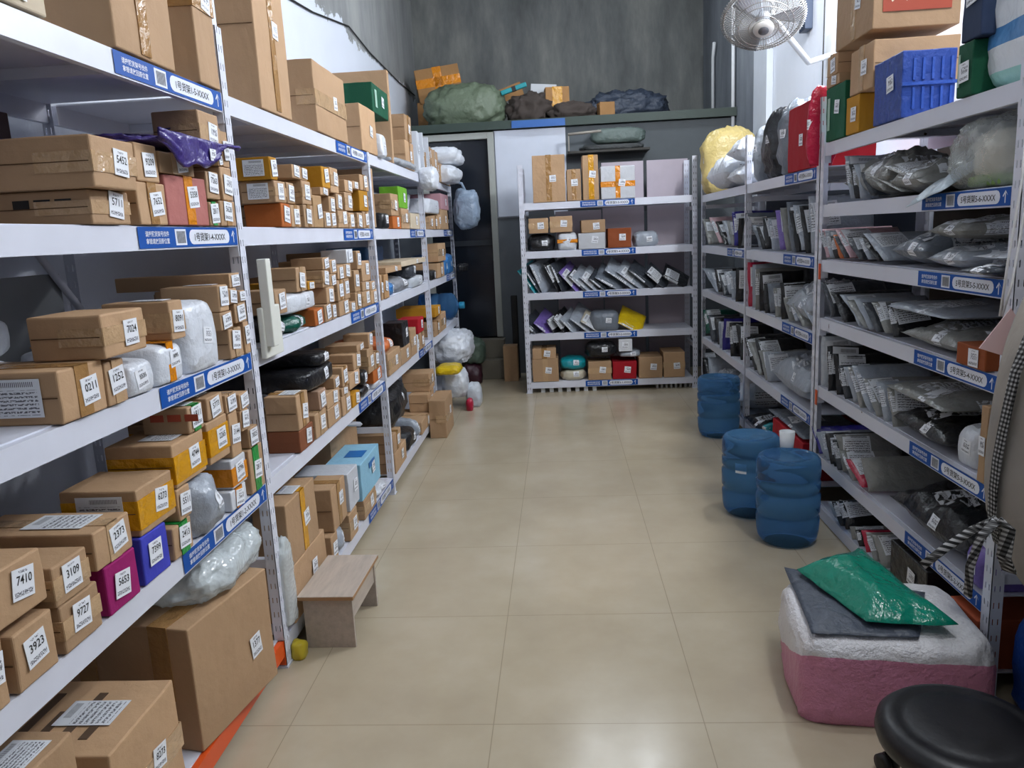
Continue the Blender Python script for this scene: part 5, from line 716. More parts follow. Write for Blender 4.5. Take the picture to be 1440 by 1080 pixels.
# pilaster on the right wall
struct(box('trim_1',XR-.05,XR-.001,6.35,6.75,0,ZC-.001,plain('pilaster_white','#cfd5de',.7,bump=.2,bs=20)))
# small back room: front wall, door, loft slab, steps
Yd=7.62
dado=plain('grey_dado_paint','#666c72',.6,var=.2); upper=plain('dark_upper_paint','#585e62',.7,var=.3)
bm=bmesh.new(); bx(bm,-.58,XR-.002,Yd,Yd+.1,0,1.53); bx(bm,.10,XR-.002,Yd,Yd+.1,1.53,2.34,1); bx(bm,-.58,.10,Yd,Yd+.1,1.53,2.34,2)
bx(bm,XL+.002,-1.29,Yd,Yd+.1,0,2.34,0); bx(bm,-1.29,-.58,Yd,Yd+.1,0,.36,0)
struct(obj('wall_back_room_front',bm,[dado,upper,plain('white_board_paint','#ccd2de',.55)]))
struct(box('trim_2',-.57,.10,Yd-.02,Yd-.001,1.54,2.335,plain('white_board','#d3d9e6',.5),bevel=.003))
bm=bmesh.new(); bx(bm,-1.29,-1.23,Yd-.03,Yd+.08,.38,2.33); bx(bm,-.64,-.58,Yd-.03,Yd+.08,.38,2.33); bx(bm,-1.23,-.64,Yd-.03,Yd+.08,2.27,2.33)
fr=plain('door_frame_grey','#a9aca6',.5); dr=struct(obj('door_1',bm,fr,bevel=.004))
box('door_leaf',-1.23,-.64,Yd+.03,Yd+.06,.38,2.27,plain('dark_glass_door','#1b2029',.18),dr)
box('door_rail',-1.23,-.64,Yd+.022,Yd+.03,1.28,1.33,plain('dark_rail','#2a3038',.4),dr)
stepm=plain('step_tile','#7a7467',.35,var=.2)
bm=bmesh.new(); bx(bm,-1.30,-.56,Yd-.28,Yd-.001,.001,.185); bx(bm,-1.30,-.56,Yd-.14,Yd-.001,.185,.37); struct(obj('trim_3',bm,stepm,bevel=.004))
struct(box('trim_4',XL+.002,XR-.002,Yd-.06,YB-.002,2.345,2.42,plain('loft_slab_green','#34433c',.55,var=.3)))
# ------------------------------------------------------------------ racks
def post_mesh(bm,x,y,sx,sy,h,wd=.042,fl=.034):
    """L-shaped angle post with punched slots; flange 1 faces x, flange 2 faces y"""
    t=.002; cols=[0,.010,.0145,.0275,.032,wd]; pitch=.05; n=int(h/pitch)
    def flange(fn,wd_cols):
        z=0
        for i in range(n+1):
            za,zb,zc=i*pitch,min(i*pitch+.031,h),min((i+1)*pitch,h)
            if za>=h: break
            for lo,hi,hole in ((za,zb,False),(zb,zc,True)):
                if hi<=lo: continue
                if not hole:
                    fn(wd_cols[0],wd_cols[-1],lo,hi)
                else:
                    for k in range(5):
                        if k in (1,3): continue
                        fn(wd_cols[k],wd_cols[k+1],lo,hi)
    flange(lambda a,b,lo,hi: bx(bm,min(x,x-sx*t),max(x,x-sx*t),min(y+sy*a,y+sy*b),max(y+sy*a,y+sy*b),lo,hi),cols)
    flange(lambda a,b,lo,hi: bx(bm,min(x-sx*a,x-sx*b),max(x-sx*a,x-sx*b),min(y,y+sy*t),max(y,y+sy*t),lo,hi),[c*fl/wd for c in cols])
def beam_label(parent,code,o,r,u,ln,h=.05):
    bm=bmesh.new(); nrm=r.cross(u); c=o
    def rect(a,b,lo,hi,mi,off):
        vs=[bm.verts.new(c+r*p+u*q+nrm*off) for p,q in ((a,lo),(b,lo),(b,hi),(a,hi))]; bm.faces.new(vs).material_index=mi
    vs=[];
    rect(0,ln,-h/2,h/2,0,.0012); rect(ln*.315,ln*.42,-h*.40,h*.40,3,.0016)
    # pill
    a,b=ln*.45,ln*.90; rr=h*.38; pts=[]
    for k in range(7): t=-PI/2+PI*k/6; pts.append((b-rr+rr*math.cos(t),rr*math.sin(t)))
    for k in range(7): t=PI/2+PI*k/6; pts.append((a+rr+rr*math.cos(t),rr*math.sin(t)))
    bm.faces.new([bm.verts.new(c+r*p+u*q+nrm*.0016) for p,q in pts]).material_index=1
    # bars of the code
    for i in range(11): rect(ln*.33+i*ln*.0075,ln*.33+i*ln*.0075+ln*.003*(1+i%2*.4),-h*.3,h*.3,2,.002)
    put_text(bm,code,c+r*(ln*.675)+nrm*.002,r,u,h*.46,2,maxw=ln*.42)
    put_text(bm,'请按照货架号找件',c+r*(ln*.157)+u*h*.17+nrm*.002,r,u,h*.27,1,maxw=ln*.27)
    put_text(bm,'拿错请放回原位置',c+r*(ln*.157)-u*h*.17+nrm*.002,r,u,h*.27,1,maxw=ln*.27)
    put_text(bm,'↑',c+r*(ln*.95)+nrm*.002,r,u,h*.7,1,maxw=ln*.05)
    return obj('shelf_label',bm,[BLUE,LWH,INK,LWH],parent)
def rack_white(): 
    t=NT('rack_white_chipped'); v=t.coord()
    ch=t.math('GREATER_THAN',t.noise(14,5,v,.7),.705); g=t.noise(4,4,v)
    col=t.mix(t.math('MULTIPLY',g,.3),srgb('#dde0ec'),srgb('#b4b6bd')); col=t.mix(ch,col,srgb('#4a3228'))
    t.set(Base_Color=col,Roughness=.33); return t.m
CHIP=rack_white()
ORG=plain('orange_paint','#e0561e',.4)
def rack(name,label,front,back,sgn,ys,levels,lab,hpost=2.0,axis='Y',wm=WHITE,orange_first=False,hps=None,codes=None,lablen=.55,labend=1,beam_h=.058,grp=None):
    """front/back: coordinate of the front and rear planes, ys: post positions along the run"""
    root=empty(name,((front+back)/2,(ys[0]+ys[-1])/2,0) if axis=='Y' else ((ys[0]+ys[-1])/2,(front+back)/2,0)); inv=Matrix.Translation(-Vector(root.location))
    tag(root,label,'rack',grp)
    T=(lambda bm: bm) 
    Sw=Matrix(((0,1,0,0),(1,0,0,0),(0,0,1,0),(0,0,0,1))) if axis=='X' else Matrix()
    def fin(nm,bm,m,par=root,bevel=0):
        if axis=='X': bmesh.ops.transform(bm,matrix=Sw,verts=bm.verts)
        bmesh.ops.transform(bm,matrix=inv,verts=bm.verts); bmesh.ops.recalc_face_normals(bm,faces=bm.faces); return obj(nm,bm,m,par,bevel=bevel)
    bk=-sgn
    for i,y in enumerate(ys):
        for xx,s in ((front,sgn),(back,-sgn)):
            bm=bmesh.new(); sy=1 if i<len(ys)-1 else -1
            post_mesh(bm,xx,y-sy*.021,s,sy,hps[i] if hps else hpost); bx(bm,min(xx+s*.004,xx-s*.04),max(xx+s*.004,xx-s*.04),y-.026,y+.026,0,.006)
            p=fin('post',bm,wm)
        for zz in (.35,1.5):
            bm=bmesh.new(); a,b=sorted((front-sgn*.036,back+sgn*.036)); bx(bm,a,b,y-.012,y+.012,zz,zz+.03); fin('cross_bar',bm,wm)
    for j in range(len(ys)-1):
        y0,y1=ys[j]+.022,ys[j+1]-.022
        for li,zt in enumerate(levels[j]):
            om=ORG if (orange_first and j==0 and li==0) else wm
            bm=bmesh.new(); fx=(front-sgn*.004,front-sgn*.022); bx(bm,min(fx),max(fx),y0,y1,zt-beam_h,zt-.003)
            bx(bm,min(front-sgn*.002,front-sgn*.03),max(front-sgn*.002,front-sgn*.03),y0-.001,y0+.004,zt-beam_h-.03,zt-.003)
            bx(bm,min(front-sgn*.002,front-sgn*.03),max(front-sgn*.002,front-sgn*.03),y1-.004,y1+.001,zt-beam_h-.03,zt-.003)
            bmf=fin('beam',bm,om)
            bm=bmesh.new(); rx=(back+sgn*.004,back+sgn*.022); bx(bm,min(rx),max(rx),y0,y1,zt-beam_h,zt-.003); fin('beam',bm,wm)
            bm=bmesh.new(); a,b=sorted((front-sgn*.0225,back+sgn*.0225)); bx(bm,a,b,y0,y1,zt-.004,zt)
            for k in range(1,4): yy=y0+(y1-y0)*k/4; bx(bm,a,b,yy-.02,yy+.02,zt-.03,zt-.0045)
            fin('deck',bm,wm)
            if codes and codes[j][li]:
                ln=lablen
                if axis=='Y' and sgn>0: o=Vector((front-.003,y1-.005-ln,zt-beam_h/2)); r=Vector((0,1,0))
                elif axis=='Y': o=Vector((front+.003,y0+.005+ln,zt-beam_h/2)); r=Vector((0,-1,0))
                else: o=Vector((ys[0]+.49,front+.003,zt-beam_h/2)); r=Vector((1,0,0))
                beam_label(bmf,codes[j][li],o-root.location,r,Vector((0,0,1)),ln,beam_h*.86)
    return root
LV=[1.82,1.44,1.065,.645,.10]
lr=rack('storage_rack','long white slotted-angle steel rack full of parcels along the left wall',-.95,-1.50,1,[.58,2.31,4.03,5.61,7.10],[LV[::-1]]*4,None,orange_first=True,hps=[2.0,2.0,1.82,1.82,1.82],
  codes=[[None]+['1号货架1-%d-XXXX'%k for k in (2,3,4,5)],['1号货架1-%d-XXXX'%k for k in (1,2,3,4,5)],[None,'1号货架2-2-XXXX',None,'1号货架2-4-XXXX',None],[None,None,'2-3-XXXX','2-4-XXXX',None]])
rack('storage_rack','freestanding five-shelf white steel rack facing the aisle at the back',6.6,7.03,-1,[-.30,1.13],[[1.62,1.22,.87,.52,.10][::-1]],None,axis='X',hpost=1.93,
  codes=[['3号货架3-%d-XXXX'%k for k in (1,2,3,4,5)]],lablen=.45)
MR=[.10,.46,.855,1.21,1.61]
rr=rack('storage_rack','white steel rack of mailers along the right wall, paint chipped and rusty',1.17,1.63,-1,[2.10,3.60],[[.06,.30,.625,.94,1.20,1.44,1.70]],None,wm=CHIP,beam_h=.055,lablen=.5,hpost=1.75,
  codes=[[None]+['5号货架5-%d-XXXX'%k for k in (1,2,3,4,5,6)]][:1] and [[None,'5号货架5-2-XXXX','5号货架5-3-XXXX','5号货架5-4-XXXX','5号货架5-5-XXXX','5号货架5-6-XXXX',None]])
rack('storage_rack','farther white steel rack on the right between fan and back rack',1.17,1.63,-1,[3.65,5.02,6.52],[MR,MR],None,wm=CHIP,hpost=1.9,lablen=.5,
  codes=[[None,'4号货架4-2-XXXX','4号货架4-3-XXXX','4号货架4-4-XXXX','4号货架4-5-XXXX'],[None,None,None,'4号货架4-4-XXXX',None]])
for zz in (1.14,.56): # orange connector plates by the shared post
    box('connector_plate',1.166-rr.location.x,1.169-rr.location.x,3.575-rr.location.y,3.60-rr.location.y,zz-.03,zz+.04,ORG,rr)
for y0,y1,z1,c,lb in ((2.15,3.56,1.66,'#4a4038','dark brown panel added to darken the gap behind the nearest right bay'),(3.70,6.45,1.56,'#3a4250','dark blue-grey panel added to darken the gap behind the farther right rack')):
    tag(box('shade_panel',1.64,1.65,y0,y1,.001,z1,plain('sheet'+c,c,.8)),lb,'sheet')  # added dark panels: stand in for shelf-depth shade and block the bright wall
# diagonal braces
bm=bmesh.new(); tube(bm,[(-1.0,3.30,.585),(-1.0,3.62,.50)],.012,4); o=obj('brace',bm,WHITE,lr); o.location=-lr.location
bm=bmesh.new(); tube(bm,[(-1.40,2.0,1.42),(-1.40,2.2,1.2)],.014,4); o=obj('brace',bm,WHITE,lr); o.location=-lr.location
bm=bmesh.new(); tube(bm,[(-1.05,5.35,1.44),(-1.05,5.58,1.68)],.012,4); o=obj('brace',bm,WHITE,lr); o.location=-lr.location
bm=bmesh.new(); tube(bm,[(-1.05,6.3,.62),(-1.05,6.95,.3)],.014,4); o=obj('brace',bm,WHITE,lr); o.location=-lr.location
# ------------------------------------------------------------------ parcels
def carton_mesh(d,wd,h,rng):
    bm=bmesh.new(); bmesh.ops.create_cube(bm,size=1); bmesh.ops.subdivide_edges(bm,edges=bm.edges,cuts=3,use_grid_fill=True)
    amp=min(.0065,h*.045); sd=Vector((rng.random()*90,rng.random()*90,0))
    for v in bm.verts:
        p=Vector((v.co.x*d,v.co.y*wd,(v.co.z+.5)*h)); n=noise.noise_vector(p*9+sd)
        corner=abs(v.co.x)>.49 and abs(v.co.y)>.49
        q=Vector((n.x*amp,n.y*amp,n.z*amp*.6 if v.co.z>-.49 else 0))
        # keep inside
        for k,lim in ((0,d/2),(1,wd/2)):
            if abs(p[k])>lim-1e-4: q[k]=-abs(q[k])*(1 if p[k]>0 else -1)
        if v.co.z>.49: q.z=-abs(q.z)
        v.co=p+q
    return bm
def blob_mesh(d,wd,h,rng,ex=.55,wr=.10,sub=20,flat=True):
    """wrinkled pillow filling exactly d x wd x h, base on z=0"""
    bm=bmesh.new(); n=sub; vs=[]
    sg=lambda c,e:(abs(c)**e)*(1 if c>=0 else -1)
    sd=Vector((rng.random()*90,rng.random()*90,rng.random()*90))
    for i in range(n+1):
        ph=-PI/2+PI*i/n; ring=[]
        for k in range(2*n):
            th=2*PI*k/(2*n)
            p=Vector((sg(math.cos(ph),ex)*sg(math.cos(th),ex),sg(math.cos(ph),ex)*sg(math.sin(th),ex),sg(math.sin(ph),ex*1.2)))
            q=Vector((p.x*d,p.y*wd,p.z*h))
            a=noise.noise(q*7+sd); b=1-abs(noise.noise(q*14+sd))*2; c=1-abs(noise.noise(q*28+sd*1.3))*2
            p*=1+wr*(a*1.2+b*.55+c*.3)
            if flat: p.z=max(p.z,-.86)
            ring.append(p)
        vs.append(ring)
    al=[p for r in vs for p in r]; lo=[min(p[k] for p in al) for k in range(3)]; hi=[max(p[k] for p in al) for k in range(3)]
    f=lambda p:Vector(((p.x-lo[0])/(hi[0]-lo[0])*d-d/2,(p.y-lo[1])/(hi[1]-lo[1])*wd-wd/2,(p.z-lo[2])/(hi[2]-lo[2])*h))
    rings=[[bm.verts.new(f(p)) for p in r] for r in vs[1:-1]]
    b0=bm.verts.new(f(vs[0][0])); t0=bm.verts.new(f(vs[-1][0])); m=2*n
    for k in range(m):
        bm.faces.new((b0,rings[0][(k+1)%m],rings[0][k])); bm.faces.new((t0,rings[-1][k],rings[-1][(k+1)%m]))
    for i in range(len(rings)-1):
        for k in range(m): bm.faces.new((rings[i][k],rings[i][(k+1)%m],rings[i+1][(k+1)%m],rings[i+1][k]))
    return bm
def pillow_mesh(d,wd,h,rng,n=22,crease=.16):
    """flat filled poly bag: two skins meeting in thin seams; exactly d x wd x h"""
    bm=bmesh.new(); sd=Vector((rng.random()*90,rng.random()*90,rng.random()*90)); L_=[]
    pw=rng.uniform(2.2,3.4); al=[]
    for lay in (0,1):
        g=[]
        for i in range(n+1):
            r=[]
            for j in range(n+1):
                u,v=i/n*2-1,j/n*2-1; p=Vector((u*d/2,v*wd/2,0))
                e=(1-abs(u)**pw)*(1-abs(v)**pw); t_=e**.55
                a=noise.noise(p*11+sd); b_=abs(noise.noise(p*20+sd)); c=abs(noise.noise(p*38+sd*2))
                cr=(a*.9-b_*1.1-c*.7)*crease*2.2
                z=t_*(1 if lay else -.75)*(1+cr*(1 if lay else .35))
                w_=noise.noise_vector(p*9+sd)*.05*(1-t_*.6)
                r.append(Vector((p.x*(1-.03*b_)+w_.x*d*.5,p.y*(1-.03*b_)+w_.y*wd*.5,z+w_.z*.6)))
            g.append(r); al+=r
        L_.append(g)
    lo=[min(p[k] for p in al) for k in range(3)]; hi=[max(p[k] for p in al) for k in range(3)]
    f=lambda p:Vector(((p.x-lo[0])/(hi[0]-lo[0])*d-d/2,(p.y-lo[1])/(hi[1]-lo[1])*wd-wd/2,(p.z-lo[2])/(hi[2]-lo[2])*h))
    V_=[[[bm.verts.new(f(p)+Vector((0,0,.0006 if lay else 0))) for p in r] for r in L_[lay]] for lay in (0,1)]
    for lay in (0,1):
        for i in range(n):
            for j in range(n):
                q=(V_[lay][i][j],V_[lay][i+1][j],V_[lay][i+1][j+1],V_[lay][i][j+1]); bm.faces.new(q if lay else q[::-1])
    def rim(g): return [g[i][0] for i in range(n)]+[g[n][j] for j in range(n)]+[g[i][n] for i in range(n,0,-1)]+[g[0][j] for j in range(n,0,-1)]
    a,b_=rim(V_[0]),rim(V_[1])
    for i in range(len(a)): bm.faces.new((a[i],a[(i+1)%len(a)],b_[(i+1)%len(a)],b_[i]))
    bmesh.ops.recalc_face_normals(bm,faces=bm.faces)
    return bm
def strip(name,parent,d,wd,h,axis,pos,width,m,wrap='ft',side=1):
    """tape wound over the front (+x) and the top; axis V: runs vertically on the front, H: horizontally"""
    bm=bmesh.new(); e=.0012
    if axis=='V':
        bx(bm,d/2-.001,d/2+e,pos-width/2,pos+width/2,h*.02,h+e)
        bx(bm,-d/2,d/2+e,pos-width/2,pos+width/2,h-.001,h+e)
    else:
        bx(bm,d/2-.001,d/2+e,-wd/2,wd/2,pos-width/2,pos+width/2)
        for s in (-1,1): bx(bm,d/2-(d*.98 if m.name=='tape_yellow' else min(.12,d*.6)),d/2,min(s*(wd/2-.001),s*(wd/2+e)),max(s*(wd/2-.001),s*(wd/2+e)),pos-width/2,pos+width/2)
    return obj(name,bm,m,parent)
def flaps(bm,d,wd,h):
    pass
FX,UY,UZ=Vector((1,0,0)),Vector((0,1,0)),Vector((0,0,1))
for i,(side,kind,col,a,b,z0,z1,X,d,label,cat,grp,tape,tp,num,wt,ws,mark) in enumerate(PARCELS):
    rng=random.Random(i*7+1); wd=max(b-a-.004,.02); h=z1-z0
    if side=='L': loc=(X-d/2,(a+b)/2,z0); rz=0
    elif side=='R': loc=(X+d/2,(a+b)/2,z0); rz=PI
    else: loc=((a+b)/2,X+d/2,z0); rz=-PI/2
    cs=-1 if side=='L' else 1           # local y side that faces the camera end
    if kind in('box','crate'):
        o=obj('cardboard_box' if col in('kraft','ycard','orangecard') else ('plastic_crate' if kind=='crate' else 'parcel_box'),carton_mesh(d,wd,h,rng),plastic('crate_blue','#24479c',.4) if kind=='crate' else (pmat('black') if col=='blackbox' else cmat(col)),bevel=min(.004,h*.06,wd*.06))
        big=wd>.09 and h>.07
        if kind=='crate':
            for zc in (.55,.12):
                for k in range(5):
                    x=-d*.42+d*.17*k; bm=bmesh.new(); bx(bm,x,x+.008,cs*wd/2-.001 if cs>0 else cs*wd/2-.005,cs*wd/2+.005 if cs>0 else cs*wd/2+.001,h*zc,h*(zc+.32)); obj('rib',bm,plastic('crate_rib','#2f57b4',.4),o)
            bm=bmesh.new(); bx(bm,-d/2,d/2,cs*wd/2-.002,cs*wd/2+.007,h*.47,h*.52); obj('rail',bm,plastic('crate_rib','#2f57b4',.4),o)
        tw=min(.045,wd*.42)
        if 'V' in tape: strip('tape',o,d,wd,h,'V',rng.uniform(-.04,.04)*wd,tw,TAPE[tp])
        if 'H' in tape: strip('tape',o,d,wd,h,'H',h*rng.uniform(.4,.5),h*.62 if tp in('yellow','orange') and h<.3 else min(.06,h*.5),TAPE[tp])
        if 'X' in tape: strip('tape',o,d,wd,h,'V',0,.04,TAPE[tp]); strip('tape',o,d,wd,h,'H',h*.45,.045,TAPE[tp])
        if 'T' in tape:
            for xx in (-.12,.14): 
                bm=bmesh.new(); bx(bm,xx-.03,xx+.03,-wd/2-.0012,wd/2+.0012,h-.001,h+.0012); bx(bm,xx-.03,xx+.03,-wd/2-.0012,-wd/2+.001,h*.5,h); obj('tape',bm,TAPE['brown'],o)
        if not tape and col=='kraft' and big and rng.random()<.35: strip('tape',o,d,wd,h,'H',h*.5,min(.05,h*.4),TAPE['clear'])
        elif not tape and col=='kraft' and big and rng.random()<.7: strip('tape',o,d,wd,h,'V',0,min(.045,wd*.3),TAPE['brown' if rng.random()<.6 else 'clear'])
        if big and col in('kraft','cream'):   # flap seam on the side that faces the shop front
            bm=bmesh.new(); bx(bm,-d/2+.006,d/2-.006,cs*wd/2-.0015,cs*wd/2+.0004,h*.5-.001,h*.5+.001) ; obj('flap_seam',bm,plain('carton_seam','#5a3f26',.9),o)
        front=d/2+.0016
    else:
        sbm=(pillow_mesh(d,wd,h,rng) if h<wd*.75 and (kind=='soft' or h<wd*.4) and side=='R' else blob_mesh(d,wd,h,rng,.26 if kind=='soft' and side=='L' else (.42 if kind=='soft' else .6),.035 if kind=='soft' else .11,18)); tree=BVHTree.FromBMesh(sbm)
        o=obj('soft_parcel' if kind=='soft' else 'plastic_bag',sbm,pmat(col),smooth=True)
        front=d/2*.97
        if 'V' in tape: strip('tape',o,d*.98,wd,h,'V',0,.03,TAPE[tp])
        if 'H' in tape: strip('tape',o,d*.98,wd,h,'H',h*.5,.03,TAPE[tp])
    # number sticker on the front
    sw=min(.054,wd*.80); sh=min(.054,h*.80)
    if kind!='box' and kind!='crate': sw*=.9; sh*=.8
    if d>.1 and side!='x':
        z=h*rng.uniform(.45,.6); y=rng.uniform(-.1,.1)*(wd-sw)
        if wd>.12: y=wd*.12
        z=min(max(z,sh/2+.003),h-sh/2-.003)
        tl=rng.uniform(-.16,.12)
        if kind in('soft','bag'): decal('sticker',tree,(d/2,y,z),UY,UZ,sw,sh,STS if len(num)==4 else STK,o,num if len(num)==4 else None,tilt=tl)
        else: panel('sticker',(front,y,z),UY,UZ,sw,sh,STS if len(num)==4 else STK,o,.001,[(num,.04,.12,.30)] if len(num)==4 else None,tilt=tl,th2=.0 if kind in('box','crate') else .012)
    if side=='R' and kind=='soft' and d>.25:
        ww,hh=min(.17,d*.5),min(wd*.6,.13)
        decal('waybill',tree,(d*.16,0,h),-UY,FX,hh,ww,WAY,o,tilt=rng.uniform(-.2,.2))
        if h>.05: decal('waybill',tree,(.0,cs*wd*.5,h*.5),-FX,UZ,min(.16,d*.5),h*.55,WAY,o)
    if wt:   # waybill on the top
        for q in range(2 if wt==3 else 1):
            ww,hh=min(.13,d*.5),min(.09,wd*.6)
            if wt==2: ww,hh=.10,.10
            panel('waybill',(d*.12+ (0 if q==0 else -.15),wd*.02,h+.0016),UY,-FX if side!='R' else FX,hh,ww,WAY,o,.0008)
    if ws:
        ww,hh=min(.17,d*.6),min(h*.72,.12)
        xx=(.16 if label.startswith('tan box with sticker 0211') else .0)*0+d*.02
        panel('waybill',(xx,cs*(wd/2+.0018),h*.52),FX if cs<0 else -FX,UZ,ww,hh,WAY,o,.0008)
    if mark and mark<4:
        mm={1:INK,2:plain('print_navy','#2c2560',.6),3:plain('print_red','#a8452c',.6)}[mark]
        for q in range(3): bm=bmesh.new(); bx(bm,-d*.3+q*.045,-d*.3+q*.045+.035,cs*(wd/2)-.0004,cs*(wd/2)+.0006,h*.5,h*.5+.018) if mark!=2 else bx(bm,-d*.35,d*.1,cs*(wd/2)-.0004,cs*(wd/2)+.0006,h*(.42+.07*q),h*(.45+.07*q)); obj('printed_mark',bm,mm,o)
    if mark==4:
        for q in range(5): bm=bmesh.new(); bx(bm,-.14+q*.05,-.12+q*.05,-wd*.3,wd*.3 if q%2 else wd*.05,h-.001,h+.0007); obj('printed_mark',bm,plain('print_brown','#5a4634',.7),o)
    if label.startswith('tan carton with red noodle print'):
        panel('noodle_label',(.0,cs*(wd/2+.0006),h*.52),-FX,UZ,d*.78,h*.6,plain('print_red','#b8383a',.5),o,.0008)
        bm=bmesh.new(); put_text(bm,'火鸡面',Vector((0,cs*(wd/2+.0022),h*.52)),-FX,UZ,h*.36,0,maxw=d*.6); obj('noodle_lettering',bm,plain('print_cream','#e8d9c4',.5),o)
    if 'pale blue carton' in label:
        panel('printed_panel',(d*.1,0,h+.0006),UY,-FX,wd*.3,d*.5,plain('print_blue','#2470b8',.5),o); panel('printed_panel',(d/2+.0016,wd*.05,h*.72),UY,UZ,wd*.3,h*.16,plain('print_blue','#2470b8',.5),o)
    if 'green box with black stripe' in label or 'dark green box' in label: panel('printed_mark',(d/2+.0016,-wd*.3,h*.5),UY,UZ,wd*.12,h*.6,plain('print_pale','#9fc2b0',.5),o)
    o.location=loc; o.rotation_euler=(0,0,rz+(rng.uniform(-.012,.012) if kind!='crate' else 0)); tag(o,label,cat,grp)
# thin mailers standing on edge
for i,(side,col,a,z0,da,dz,t,X,label,grp) in enumerate(MAILERS):
    rng=random.Random(900+i); L=math.hypot(da,dz); sn=abs(da)/L
    L=max(L-t*sn,.05); d=rng.uniform(.24,.34) if side=='R' else rng.uniform(.2,.3)
    bm=pillow_mesh(d,L,t,rng,14,.14); bmesh.ops.transform(bm,matrix=Matrix(((1,0,0,0),(0,0,-1,t/2),(0,1,0,L/2),(0,0,0,1))),verts=bm.verts)
    tree=BVHTree.FromBMesh(bm); o=obj('plastic_mailer',bm,pmat(col),smooth=True)
    cs=1
    big=min(.12,L*.62)
    if side=='K' and col in('silver','greyp'): o.data.materials.clear(); o.data.materials.append(pmat(rng.choice(['greyp','darkgrey','silver'])))
    if rng.random()<(.8 if side=='R' else .5): decal('waybill',tree,(d/2-.075,t/2,L*.66),-FX,UZ,.11,big,WAY,o,tilt=rng.uniform(-.1,.1))
    if side=='K' or rng.random()<.35: decal('waybill',tree,(d/2,0,L*.62),UY,UZ,t*.8,L*.5,WAY,o)
    if side=='R': loc=(X+d/2,a,z0); th=math.asin(max(-1,min(1,-da/math.hypot(da,dz)))); m=Matrix.Rotation(th,4,'X')@Matrix.Rotation(PI,4,'Z')
    else: loc=(a,X+d/2,z0); th=math.asin(max(-1,min(1,da/math.hypot(da,dz)))); m=Matrix.Rotation(th,4,'Y')@Matrix.Rotation(-PI/2-.55,4,'Z')
    o.matrix_world=Matrix.Translation((loc[0],loc[1],loc[2]+t/2*abs(math.sin(th))+.001))@m
    tag(o,label,'mailer',grp)
# ------------------------------------------------------------------ single props
def blobobj(name,d,wd,h,m,loc,rz,label,cat,seed,ex=.6,wr=.12,sub=28,group=None,flat=True,rot=None):
    o=obj(name,blob_mesh(d,wd,h,random.Random(seed),ex,wr,sub,flat),m,smooth=True); o.location=loc; o.rotation_euler=rot or (0,0,rz); tag(o,label,cat,group); return o
# step stool
wood=NT('stool_laminate'); v=wood.coord(); mp=wood.n('ShaderNodeMapping'); wood.l(v,mp.inputs[0]); mp.inputs['Scale'].default_value=(14,2,14)
wood=(wood.set(Base_Color=wood.mix(wood.noise(3,6,mp.outputs[0],.7),srgb('#cdbfb0'),srgb('#8f857c')),Roughness=.5))
edge=plain('stool_edge','#a77f58',.6)
st=empty('step_stool',(-.835,2.57,0),(0,0,R(-1))); tag(st,'low grey wood-grain step stool standing on the floor before the left rack','stool')
bm=bmesh.new(); bx(bm,-.098,.098,-.175,.175,.185,.198); bx(bm,-.0985,.0985,-.1755,.1755,.1835,.1965,1); obj('seat',bm,[wood,edge],st,bevel=.0015)
for s in (-1,1): box('leg',-.085,.088,s*.15-.007,s*.15+.007,0,.1835,wood,st,.001)
box('stretcher',.07,.083,-.143,.143,.10,.1835,wood,st,.001)
# water jugs
jm=NT('jug_blue_plastic'); jm.set(Base_Color=srgb('#5f97cc'),Roughness=.10,Transmission_Weight=.72,IOR=1.12); jm=jm.m
def jug(loc,rot,label,m=jm,cap=None,s=1,label_patch=False):
    root=empty('water_jug',loc,rot); tag(root,label,'water jug','large water jugs standing on the floor by the right rack' if rot==(0,0,0) else None)
    p=[(.10,.0),(.128,.008),(.136,.03),(.136,.10),(.130,.108),(.130,.118),(.136,.126),(.136,.20),(.128,.208),(.128,.222),(.136,.23),(.136,.30),(.130,.31),(.136,.32),(.134,.345),(.115,.375),(.07,.40),(.030,.415),(.028,.455)]
    if not cap: p=[(.09,.0),(.118,.006),(.134,.03),(.140,.06),(.143,.125),(.135,.137),(.135,.147),(.144,.158),(.145,.235),(.135,.247),(.135,.255),(.144,.266),(.144,.30),(.135,.311),(.144,.324),(.144,.375),(.141,.40),(.130,.415),(.112,.418),(.105,.405),(.05,.398),(.001,.395)]
    bm=bmesh.new(); lathe(bm,[(r*s,z*s) for r,z in p],40); obj('bottle',bm,m,root)
    if cap: bm=bmesh.new(); lathe(bm,[(.033*s,.425*s),(.036*s,.43*s),(.036*s,.475*s),(.033*s,.48*s)],24); obj('cap',bm,cap,root)
    if label_patch:
        bm=bmesh.new(); seg=14
        a=[[bm.verts.new((.1372*s*math.cos(R(200+k*6)),.1372*s*math.sin(R(200+k*6)),z)) for k in range(seg)] for z in (.245*s,.295*s)]
        for k in range(4,8): bm.faces.new((a[0][k],a[0][k+1],a[1][k+1],a[1][k]))
        obj('sticker',bm,STS,root)
    return root
jug((.955,3.27,0),(0,0,0),'large translucent blue water jug, nearest of the jugs on the floor',s=.93)
jug((.88,3.62,0),(0,0,0),'blue water jug with round white sticker standing behind the nearest jug',s=.93,label_patch=True)
jug((1.015,5.05,0),(0,0,0),'dark blue water jug on the floor below the farther right rack',s=.95)
jug((-1.27,6.90,.645+.125),(PI/2,0,PI/2),'blue water jug lying on its side on farthest left second shelf',cap=plain('cap_teal','#2390b8',.4),s=.85)
bm=bmesh.new(); lathe(bm,[(.026,0),(.028,.003),(.034,.085),(.030,.085),(.024,.006)],24); o=obj('paper_cup',bm,WAY,smooth=False); o.location=(.985,3.40,.372); tag(o,'white printed paper cup standing on top of the nearest blue jug','cup')
